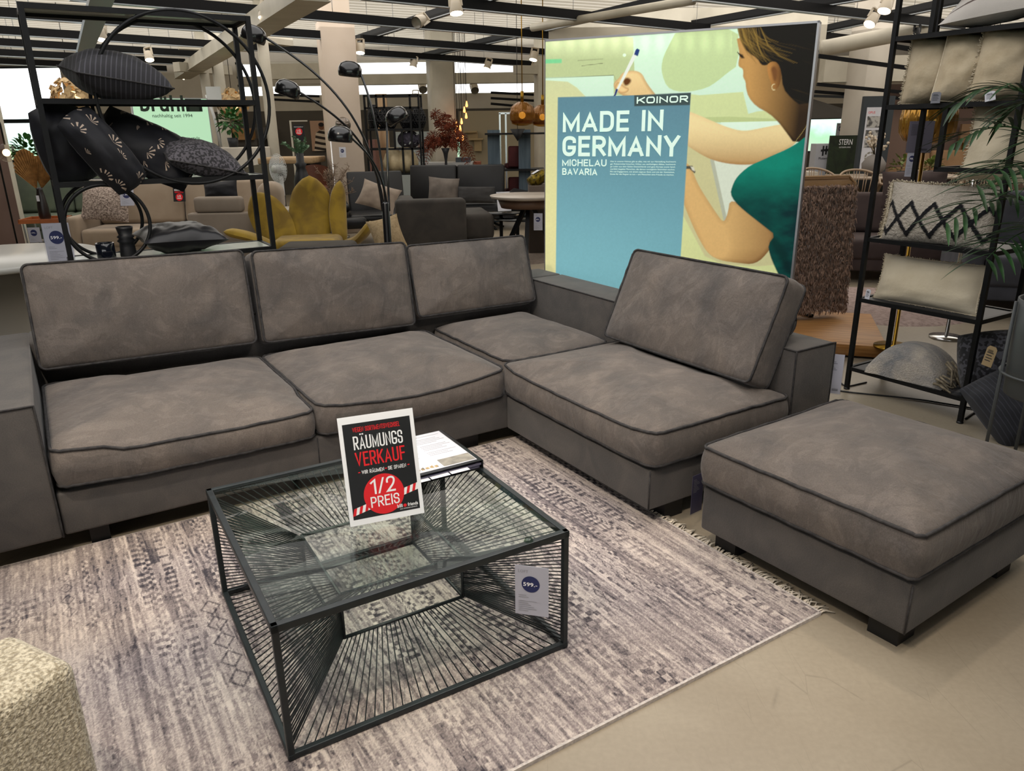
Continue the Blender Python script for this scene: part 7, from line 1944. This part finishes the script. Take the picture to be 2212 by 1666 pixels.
def feathers():
    p = at(963, 338, 16.2); t = thing('feather_bouquet', 'rust coloured ostrich feather bouquet in a slim vase left of the poster', 'feathers', (p.x, 16.2, 0)); rd = random.Random(7); z0 = at(963, 320, 16.2).z
    v = MB(); v.lathe([(0, 0), (.16, 0), (.16, .02), (.03, .05), (.025, z0 - .25), (.05, z0 - .1), (.09, z0), (.06, z0), (0, z0 - .1)], 20, caps=False); v.build('vase_body', mat('dark_pot'), t)
    b = MB()
    arms = [(-.95, .1, -.05), (-.6, .25, .35), (-.25, .35, .75), (-.35, .1, 1.0), (.05, .2, .85), (.35, .3, .7), (.65, .2, .35), (.85, .2, -.05), (.7, -.3, -.35), (-.6, -.3, -.2), (.3, -.4, .1), (-.2, -.4, .2), (.5, -.4, .5), (-.75, -.2, .2), (.1, -.3, .6)]
    for k, (x, y_, z) in enumerate(arms):
        a = Vector((0, 0, z0)); e = a + Vector((x, y_, z)) * .68 - Vector((0, 0, .30 * abs(x))); c = a + Vector((x * .42, y_ * .3, max(z, .2) * .75 + .26))
        pts = [(1 - s) ** 2 * a + 2 * s * (1 - s) * c + s * s * e for s in lsp(0, 1, 20)]
        b.tube(pts, .006, 4)
        for i in range(2, 20):
            d = (pts[i] - pts[i - 1]).normalized(); sd = d.cross(Vector((0, 1, .2))).normalized(); L = .10 * sin(pi * min(1, i / 20 * .85 + .15)) + .03
            for sg in (-1, 1):
                for j in range(3):
                    q = pts[i] + sd * sg * L * rd.uniform(.6, 1.1) + d * L * rd.uniform(0, .6) + Vector((0, rd.uniform(-.05, .05), -L * .4)); b.tube([pts[i], pts[i].lerp(q, .6) + Vector((0, 0, .01)), q], .005, 3)
    b.build('plumes', mat('rust_feather', '#5e2413', .9, col2='#7d3a20', scale=12), t)
feathers()
def bulbs():
    gl = mat('pendant_bulb_glow', '#ffc890', .4, emit='#ff9a50', estr=3.5)
    for i, (u, v) in enumerate(((1008, 225), (1003, 237), (1007, 250), (986, 269), (997, 262), (994, 277), (989, 295), (1000, 299), (984, 283))):
        p = at(u, v, 17.0)
        t = thing('pendant_bulb', ('topmost bulb of the pendant cluster left of the poster', 'second highest bulb of the pendant cluster', 'third highest bulb of the pendant cluster', 'leftmost bulb of the pendant cluster', 'bulb at the middle right of the pendant cluster', 'central bulb of the pendant cluster', 'lower left bulb of the pendant cluster', 'lowest bulb of the pendant cluster', 'bulb just above the lower left one in the pendant cluster')[i], 'pendant lamp', p, 0, 'glowing pendant bulbs left of the poster')
        b = MB(); b.lathe([(0.001, -.06), (.02, -.055), (.027, -.03), (.02, .01), (.012, .05), (.012, .06)], 14, caps=False); b.build('bulb', gl, t)
        b = MB(); b.tube([(0, 0, .06), (0, 0, 3.62 - p.z)], .005, 4); b.build('cord', blackplas, t)
bulbs()
def amber_pendant(u, v, y, r, label):
    p = at(u, v, y); t = thing('pendant_lamp', label, 'pendant lamp', p)
    g = MB(); g.lathe([(.02, r * .95), (.08, r * .9), (r * .9, r * .55), (r, r * .1), (r * .97, -r * .45), (r * .75, -r * .75)], 60, caps=False, flute=16, famp=.025); g.build('amber_shade', mat('amber_ribbed', '#7a4f12', .15, metal=.3, alpha=.85), t)
    g = MB(); g.lathe([(r * .97, -r * .5), (r * .85, -r * .78), (r * .4, -r * .92), (0.001, -r * .94)], 48, caps=False); g.build('glass_bowl', thin_glass('clear_amber', '#e8c98c', .9, .03, 1.4), t)
    w = MB(); w.tube([(0, 0, r * .9), (0, 0, r * 1.75)], .025, 8); w.tube([(0, 0, r * 1.75), (0, 0, 3.62 - p.z)], .008, 5); w.build('stem', brass, t)
    g = MB(); g.ball((0, 0, -.02), r * .28); g.build('bulb', mat('amber_glow', '#ffb14a', .4, emit='#ffae42', estr=3), t)
amber_pendant(1128, 246, 12.2, .185, 'amber ribbed glass pendant lamp left of the poster')
amber_pendant(1172, 250, 12.6, .175, 'amber glass pendant lamp half hidden by the left poster edge')
def chair_rack():
    y = 13.8; bl = mat('blue_grey_wood', '#3c4a55', .7, col2='#52616c', scale=3, stretch=(6, 6, .6), detail=6)
    a = at(1053, 281, y); b = at(1080, 420, y)
    t = thing('chair_rack', 'display rack with two blue grey timber posts left of the poster', 'rack', (a.x, y, 0)); zt = a.z
    for (u0, u1) in ((1053, 1079), (1120, 1146)):
        x0, x1 = at(u0, 300, y).x - a.x, at(u1, 300, y).x - a.x; q = MB(); q.box(x0, x1, 0, .2, 0, zt); q.build('post', bl, t)
    x0, x1 = at(1048, 300, y).x - a.x, at(1176, 300, y).x - a.x
    zs = []
    for v in (287, 365, 421):
        z = at(1100, v, y).z; zs.append(z); q = MB(); q.box(x0, x1, -.15, .45, z - .03, z); q.build('shelf_board', blackmetal, t)
    q = MB()
    for u in (1080, 1093): x = at(u, 300, y).x - a.x; q.bar((x, .3, 0), (x, .3, at(u, 244, y).z), .03)
    q.bar((at(1078, 300, y).x - a.x, .3, at(1080, 244, y).z), (at(1176, 300, y).x - a.x, .3, at(1080, 244, y).z), .03); q.build('steel_frame', chrome, t)
    redv = mat('wine_fabric', '#3e1416', .8, col2='#4c1c1e', scale=6)
    for i, (u, v, lb) in enumerate(((1118, 364, 'wine red upholstered chair on the upper board of the timber rack'), (1118, 420, 'wine red upholstered chair on the lower board of the timber rack'))):
        p = at(u, v, y); c = thing('dining_chair', lb, 'chair', (p.x, y + .12, zs[1 + i] + 0.001), radians(8)); k = .8 if i == 0 else .62
        q = MB(); q.M = frame((0, -.05, .02), (radians(6), 0, 0)); q.rbox(-.17, .17, 0, .07, .0, .45 * k, .03, 3); q.build('backrest', redv, c)
        q = MB(); q.rbox(-.20, .20, .0, .3, .0, .09, .03, 3); q.build('seat', redv, c)
    lamp = thing('cone_pendant', 'black cone lamp hanging between the timber rack posts', 'pendant lamp', at(1118, 292, y - .3)); q = MB(); q.lathe([(.001, -.1), (.13, .1), (.001, .1)], 24, caps=False); q.build('shade', mat('black_matt'), lamp); q = MB(); q.tube([(0, 0, .1), (0, 0, 3.62 - lamp.location.z)], .005, 4); q.build('cord', blackplas, lamp)
chair_rack()
def gold_vase():
    p = at(1163, 385, 10.2); t = thing('gold_vase', 'gold bark textured vase lying beside the left poster edge', 'vase', p, (0, radians(62), radians(20)))
    q = MB(); q.lathe([(0, -.14), (.07, -.14), (.085, -.05), (.085, .08), (.06, .14), (0, .1)], 22, caps=False, flute=7, famp=.08); q.build('vase_body', mat('gold_leaf', '#2e260c', .35, .7, col2='#7a681e', scale=30, bump=.5, bscale=60), t)
    q = MB(); q.M = Matrix.Rotation(radians(-90), 4, 'Z'); q.box(-.04, .04, -.092, -.088, -.05, .05); q.build('label_card', paper, t)
    m_ = MB(); m_.rbox(-.25, .25, -.25, .25, 0, p.z - .085, .01, 1); o = m_.build('display_pedestal', mat('brown_fabric', '#4a4038', .8), None, loc=(p.x + .12, 10.3, 0)); tag(o, 'brown pedestal carrying the gold vase at the left poster edge', 'plinth')
gold_vase()
q = MB(); q.lathe([(0, 0.012), (1.1, 0.012), (1.12, 0)], 48, caps=False); o = q.build('round_rug', mat('dark_rug', '#5c5148', .95, col2='#6b5f55', scale=30), None, loc=(on_z(1090, 545).x, 10.3, 0)); tag(o, 'dark rug on the floor under the low black coffee table', 'rug')
# ------------------------------------------------------------------ showroom furniture, far right
panel('partition_panel', 'large brown partition wall behind the right shelf', 'partition', 1926, 182, 2330, 420, 14.6, brown_wall, .12, True)
panel('partition_panel', 'narrow brown side wall left of the tree picture', 'partition', 1900, 212, 1945, 400, 14.2, mat('brown_wall_light', '#6b574d', .85), .1, True)
o = panel('partition_door', 'plain sand coloured door in the brown partition behind the right shelf', 'door', 2079, 268, 2140, 400, 14.45, mat('sand_door', '#7c6046', .6), .06, True)
k = MB(); k.box(.05, .09, -.05, -.01, .95, 1.25); k.build('handle', brass, o)
def picture(label, u0, v0, u1, v1, y, tree):
    a, b = at(u0, v0, y), at(u1, v1, y); w, h = b.x - a.x, a.z - b.z
    t = thing('wall_picture', label, 'picture', (a.x, y, b.z)); q = MB(); q.box(0, w, -.03, 0, 0, h); q.build('canvas', mat('sepia_canvas', '#8f8171', .8, col2='#7d7061', scale=3), t)
    s = MB(); s.M = frame((0, -.034, 0), (radians(90), 0, 0)); rd = random.Random(int(u0))
    if tree:
        s.poly([(w * .46, 0), (w * .56, 0), (w * .54, h * .45), (w * .48, h * .45)])
        for i in range(150):
            x, y_ = rd.gauss(.5, .17), rd.gauss(.66, .13); s.poly(disc(w * x, h * min(.95, max(.3, y_)), w * .03, 6), Matrix.Translation((0, 0, .0005 * (i % 7))))
        s.poly([(0, 0), (w, 0), (w, h * .14), (0, h * .17)])
    else:
        for i in range(60): x = w * rd.random(); s.poly([(x, h * .05), (x + w * .02, h * .05), (x + w * .05 * rd.uniform(-1, 1), h * rd.uniform(.4, .95))], Matrix.Translation((0, 0, .0005 * (i % 5))))
    s.build('print', mat('sepia_ink', '#3b3028', .8), t)
picture('sepia picture of a single tree on the brown partition', 1926, 246, 1978, 310, 14.5, True)
picture('small sepia grass picture beside the amber lamp shade', 2006, 294, 2026, 322, 14.5, False)
def info_column():
    y = 12.4; a, b = at(1868, 208, y), at(1911, 360, y)
    m_ = MB(); w = b.x - a.x; m_.box(0, w, 0, .1, 0, a.z); o = m_.build('info_board', mat('anthracite_board', '#2e3439', .6), None, loc=(a.x, y, 0)); o.rotation_euler = (0, 0, radians(-6)); tag(o, 'anthracite board with a strip of white product sheets before the right column', 'sign board')
    s = MB(); z1 = at(1880, 232, y).z; z0 = at(1880, 366, y).z; s.box(w * .12, w * .76, -.012, -.002, z0, z1); sh = s.build('sheet_strip', paper, o)
    g = MB(); H = z1 - z0
    for (f0, f1) in ((.68, .86), (.52, .64), (.36, .49)): g.box(w * .17, w * .70, -.016, -.0125, z0 + H * f0, z0 + H * f1)
    g.build('photo', mat('print_scene', '#4b4a4a', .7, col2='#a5a39f', scale=14, detail=5, ramp=(.45, .55)), sh)
    g = MB(); g.M = frame((w * .42, -.0135, z0 + H * .2), (radians(90), 0, 0)); r = .085
    for k in range(8):
        a0, a1 = k * pi / 4 + .06, (k + 1) * pi / 4 - .06; g.poly([(r * cos(a0), r * sin(a0)), (r * cos((a0 + a1) / 2), r * sin((a0 + a1) / 2)), (r * cos(a1), r * sin(a1)), (r * .72 * cos(a1), r * .72 * sin(a1)), (r * .72 * cos(a0), r * .72 * sin(a0))])
    g.build('ring_chart', mat('print_grey'), sh)
    g = MB(); g.M = frame((0, -.0135, 0), (radians(90), 0, 0)); put_text(g, 'OPUS', w * .18, z0 + H * .9, w * .22, .035); g.build('lettering', redink, sh)
info_column()
def stern():
    y = 13.2; a, b = at(1795, 293, y), at(1848, 400, y); w = b.x - a.x
    t = thing('banner', 'dark green leaf print banner with white heading right of the poster', 'banner', (a.x, y, 0), radians(-4))
    q = MB(); q.box(0, w, 0, .06, 0.02, a.z); q.build('banner_panel', mat('dark_leaf_print', '#12190f', .6, col2='#223018', scale=3.5, detail=5, distort=2), t)
    q = MB(); q.M = frame((0, -.004, 0), (radians(90), 0, 0)); z = at(1820, 313, y).z; put_text(q, 'STERN', w * .28, z, w * .42, .09, weight=0.0); put_text(q, 'OUTDOOR LIVING', w * .30, z - .05, w * .36, .022); q.build('lettering', whiteink, t)
    q = MB(); q.box(0, w, -.12, .18, 0, .02); q.build('foot', blackmetal, t)
stern()
def muster():
    y = 13.4; a, b = at(1764, 311, y), at(1791, 400, y); w = b.x - a.x
    t = thing('display_stand', 'white display stand with black bar logo left of the green leaf banner', 'sign', (a.x, y, 0), radians(-4))
    q = MB(); q.box(0, w, 0, .3, 0, a.z); q.build('stand_body', mat('stand_white', '#a9aab0', .5), t)
    z0 = at(1780, 336, y).z; z1 = at(1780, 315, y).z; h = z1 - z0
    q = MB(); q.M = frame((0, -.004, 0), (radians(90), 0, 0))
    for k in range(3): x = w * (.36 + .17 * k); q.poly([(x, z0 + h * .1 - .02 * (k == 0)), (x + w * .09, z0 + h * .1 - .02 * (k == 0)), (x + w * .09, z1), (x, z1)])
    q.poly([(w * .28, z0 + h * .62), (w * .86, z0 + h * .72), (w * .86, z0 + h * .5), (w * .28, z0 + h * .4)], Matrix.Translation((0, 0, .002)))
    put_text(q, 'Musterring', w * .2, at(1780, 346, y).z, w * .68, .05, weight=.01); q.build('logo', blackink, t)
muster()
def parasol():
    y = 15.5; top = at(1852, 205, y); t = thing('parasol', 'grey cantilever parasol with its post right of the poster', 'parasol', (top.x - .15, y, 0)); g = mat('parasol_cloth', '#3d3a37', .9)
    q = MB(); q.bar((0, 0, 0), (.05, 0, top.z), .12, .12); q.build('post', mat('parasol_post', '#26282a', .5), t)
    A = at(1752, 238, y) - Vector((top.x - .15, y, 0)); ap = Vector((A.x + .1, .3, A.z + .22)); vs = [tuple(ap)]; n_ = 8; R = 1.15
    for k in range(n_): vs.append((ap.x + R * cos(2 * pi * k / n_ + .3), ap.y + R * sin(2 * pi * k / n_ + .3), ap.z - .38))
    q = MB(); q.add(vs, [(0, 1 + k, 1 + (k + 1) % n_) for k in range(n_)]); q.build('canopy', g, t)
    q = MB(); q.bar((.05, 0, top.z - .04), (ap.x, ap.y, ap.z + .05), .05); q.bar((0, 0, top.z - .75), (ap.x + .7, ap.y, ap.z - .3), .04); q.build('arm', mat('parasol_post'), t)
    q = MB(); q.box(-.4, .4, -.4, .4, 0, .08); q.build('base', mat('parasol_post'), t)
parasol()
price_tag('white price board with blue disc beside the parasol post', vplane(1808, 266, 15.0), 0.22, 0.28, '599.-', sleeve=False)
o = panel('plant_wall', 'green plant wall panel beside the info board', 'plant wall', 1843, 240, 1866, 340, 16, mat('ivy_wall', '#0f2410', .8, col2='#2c6a24', scale=9, detail=4, ramp=(.45, .6)), .1, True)
o = panel('emergency_light', 'small dark sign box with red light above the plant wall', 'sign', 1846, 226, 1866, 236, 15.9, blackplas, .1)
k = MB(); k.M = frame((.12, -.004, at(1860, 231, 15.9).z), (radians(90), 0, 0)); k.poly(disc(0, 0, .03)); k.build('red_light', mat('red_led', '#ff3030', .5, emit='#ff2020', estr=3), o)
rod = mat('rattan_rod', '#8d7b66', .6)
def windsor(label, u, v, y, ang, w=.56):
    c = at(u, v, y); t = thing('spindle_chair', label, 'chair', (c.x, y, 0), ang); H = c.z; sz = H - .36
    arc = [(w / 2 * cos(pi * s) * 1.0, .24 * sin(pi * s) + .2, sz + .18 + (H - sz - .18) * sin(pi * s) ** .6) for s in lsp(0, 1, 24)]
    q = MB(); q.tube([(w / 2, -.12, sz + .17)] + arc + [(-w / 2, -.12, sz + .17)], .016, 8); q.build('back_rail', rod, t)
    q = MB()
    for s in lsp(.05, .95, 15): a = arc[int(s * 23)]; q.tube([a, (a[0] * .8, a[1] * .85 + .02, sz)], .007, 5)
    q.build('spindles', rod, t)
    q = MB(); q.rbox(-w / 2 + .05, w / 2 - .05, -.2, .36, sz - .04, sz, .02, 2); q.build('seat', rod, t)
    q = MB(); q.rbox(-w / 2 + .08, w / 2 - .08, -.16, .3, sz, sz + .05, .02, 3); q.build('seat_pad', mat('terracotta_pad', '#7a4a3a', .9), t)
    for x in (-.2, .2):
        for yy in (-.15, .3): l = MB(); l.tube([(x * 1.15, yy * 1.1, 0), (x, yy, sz - .03)], .014, 6); l.build('leg', rod, t)
windsor('spindle back armchair right of the poster before the green leaf banner', 1800, 366, 10.6, radians(20))
windsor('spindle back armchair left of the long dining table', 1872, 370, 10.9, radians(-5))
windsor('spindle back armchair at the dining table behind the amber lamp pole', 1965, 366, 12.95, radians(175))
windsor('spindle back armchair at the right side of the long dining table', 2046, 368, 12.75, radians(150))
windsor('spindle back armchair near the palm fronds at the right', 2135, 378, 10.2, radians(-25))
def long_table():
    y = 11.4; a, b = at(1829, 384, y), at(2096, 385, y); z = a.z; w = b.x - a.x
    t = thing('dining_table', 'long pale dining table behind the right shelf', 'table', (a.x, y, 0), radians(-3))
    q = MB(); q.rbox(0, w, 0, .95, z - .035, z, .012, 2); q.build('table_top', mat('pale_top', '#97897a', .4), t)
    q = MB(); q.bar((.3, .2, 0), (.7, .45, z - .03), .06); q.bar((.7, .2, 0), (.3, .7, z - .03), .06); q.build('leg', rod, t)
    q = MB(); q.bar((w - .3, .2, 0), (w - .7, .45, z - .03), .06); q.bar((w - .7, .2, 0), (w - .3, .7, z - .03), .06); q.build('leg', rod, t)
    return z, y
_z, _y = long_table()
c = at(1886, 365, _y + .35); t = thing('round_vase', 'round grey vase with white blossoms on the long dining table', 'vase', (c.x, _y + .35, _z))
q = MB(); q.lathe([(0, 0), (.07, 0), (.16, .09), (.17, .18), (.1, .28), (.04, .31), (0, .26)], 28, caps=False); q.build('vase_body', mat('grey_stone', '#6f6a66', .7), t)
q = MB(); b2 = MB(); rd = random.Random(3)
for i in range(9):
    e = Vector((rd.uniform(-.2, .16), rd.uniform(-.1, .1), rd.uniform(.42, .62))); q.tube([(0, 0, .28), e], .005, 4)
    for k in range(5): p = Vector((0, 0, .28)).lerp(e, rd.uniform(.5, 1)); b2.ball(p + Vector((rd.uniform(-.03, .03), 0, rd.uniform(-.02, .03))), .022, n=8, m=5)
q.build('twigs', mat('plant_stem'), t); b2.build('blossoms', mat('blossom_white', '#b8ab98', .8), t)
for i, (u, lb) in enumerate(((1945, 'low potted plant with round leaves on the long dining table, left one'), (2010, 'low potted plant with round leaves on the long dining table, right one'))):
    c = at(u, 380, _y + .3); leafy('table_plant', lb, (c.x, _y + .3, _z), .17 if i == 0 else .12, .14, leafo, 60, 21 + i, pot=[(0, 0), (.05, 0), (.06, .07), (0, .06)], leaf=.09)
upholster('bench_sofa', 'tan upholstered dining bench along the brown partition', mat('tan_fabric', '#7c5f42', .85, col2='#876a4c', scale=4), (at(1985, 400, 13.75).x, 13.75, 0), 0, 2.4, .75, seat_z=.5, back_h=1.12, arm_h=.6, nseat=3, arms=(False, False))
mauve = mat('mauve_fabric', '#3c3130', .9, col2='#463a38', scale=5); slate = mat('slate_fabric', '#3f4046', .9, col2='#4a4b52', scale=5)
upholster('mauve_sofa', 'dark mauve sofa behind the right shelf and the zigzag cushion', mauve, (at(2010, 520, 8.0).x, 7.6, 0), radians(-14), 2.3, .95, seat_z=.45, back_h=.86, arm_h=.62, nseat=2)
cushion('scatter_cushion', 'dark mauve cushion upright on the mauve sofa behind the amber lamp', mauve, .62, .36, .16, pc_(1975, 408, 7.75, -10, 78, 2), seed=71, pinch=.05)
upholster('slate_sofa', 'slate grey sofa at the far right behind the palm', slate, (at(2190, 560, 6.6).x + .35, 6.1, 0), radians(-18), 1.9, .95, seat_z=.50, back_h=.98, arm_h=.66, nseat=2)
m_ = MB(); m_.tube([(0, 0, 0.02), (0, 0, 1.36)], .014, 8); m_.lathe([(0, 0), (.12, 0), (.12, .015), (0, .02)], 20, caps=False); o = m_.build('steel_pole_stand', chrome, None, loc=(at(2098, 420, 5.6).x, 5.6, 0)); tag(o, 'bare steel pole stand seen through the right shelf', 'stand')
c = at(1905, 395, 8.8); upholster('tan_armchair', 'taupe low armchair between the shaggy chair and the right shelf', mat('taupe_fabric2', '#5a4a3f', .9), (at(1868, 440, 8.9).x, 8.9, 0), radians(10), .9, .8, seat_z=.45, back_h=.80, arm_h=.55, nseat=1, cat='armchair')
panel('black_cabinet', 'black cabinet block behind the steel pole stand', 'cabinet', 2068, 366, 2132, 430, 12.75, blackplas, .5, True)
panel('white_counter', 'pale counter left of the display stand with black bar logo', 'counter', 1735, 372, 1764, 402, 12.8, white_wall, .5, True)

# ------------------------------------------------------------------ groups of repeats
GROUPS = {'lighting_bar': 'black bars of the suspended lighting grid', 'ceiling_track': 'thin ceiling tracks', 'ceiling_spot': 'ceiling spotlights', 'price_tag': 'price cards in the showroom', 'spindle_chair': 'spindle back chairs',
          'openwork_vase': 'openwork vases on the display shelf', 'cream_vase': 'cream vases on the display shelf', 'wood_panel': 'old timber panels', 'wall_cabinet': 'wall cabinets on the far wall', 'wall_shelf': 'small shelves on the cream partition',
          'table_plant': 'plants on the long dining table', 'power_cable': 'power cables on the floor', 'swing_tag': 'swing tags on the right shelf', 'shell_chair': 'shell chairs at the wood table', 'dining_chair': 'wine red chairs on the rack'}
for o in list(SC.objects):
    if o.parent is None and 'category' in o.keys() and 'group' not in o.keys():
        st = o.name.split('.')[0]
        if st in GROUPS: o['group'] = GROUPS[st]
        elif st == 'scatter_cushion':
            x = o.matrix_world.translation
            o['group'] = 'cushions on the right shelf' if (x - RS(0.35, 0.2, 1.0)).length < 1.6 else 'cushions on the showroom sofas'
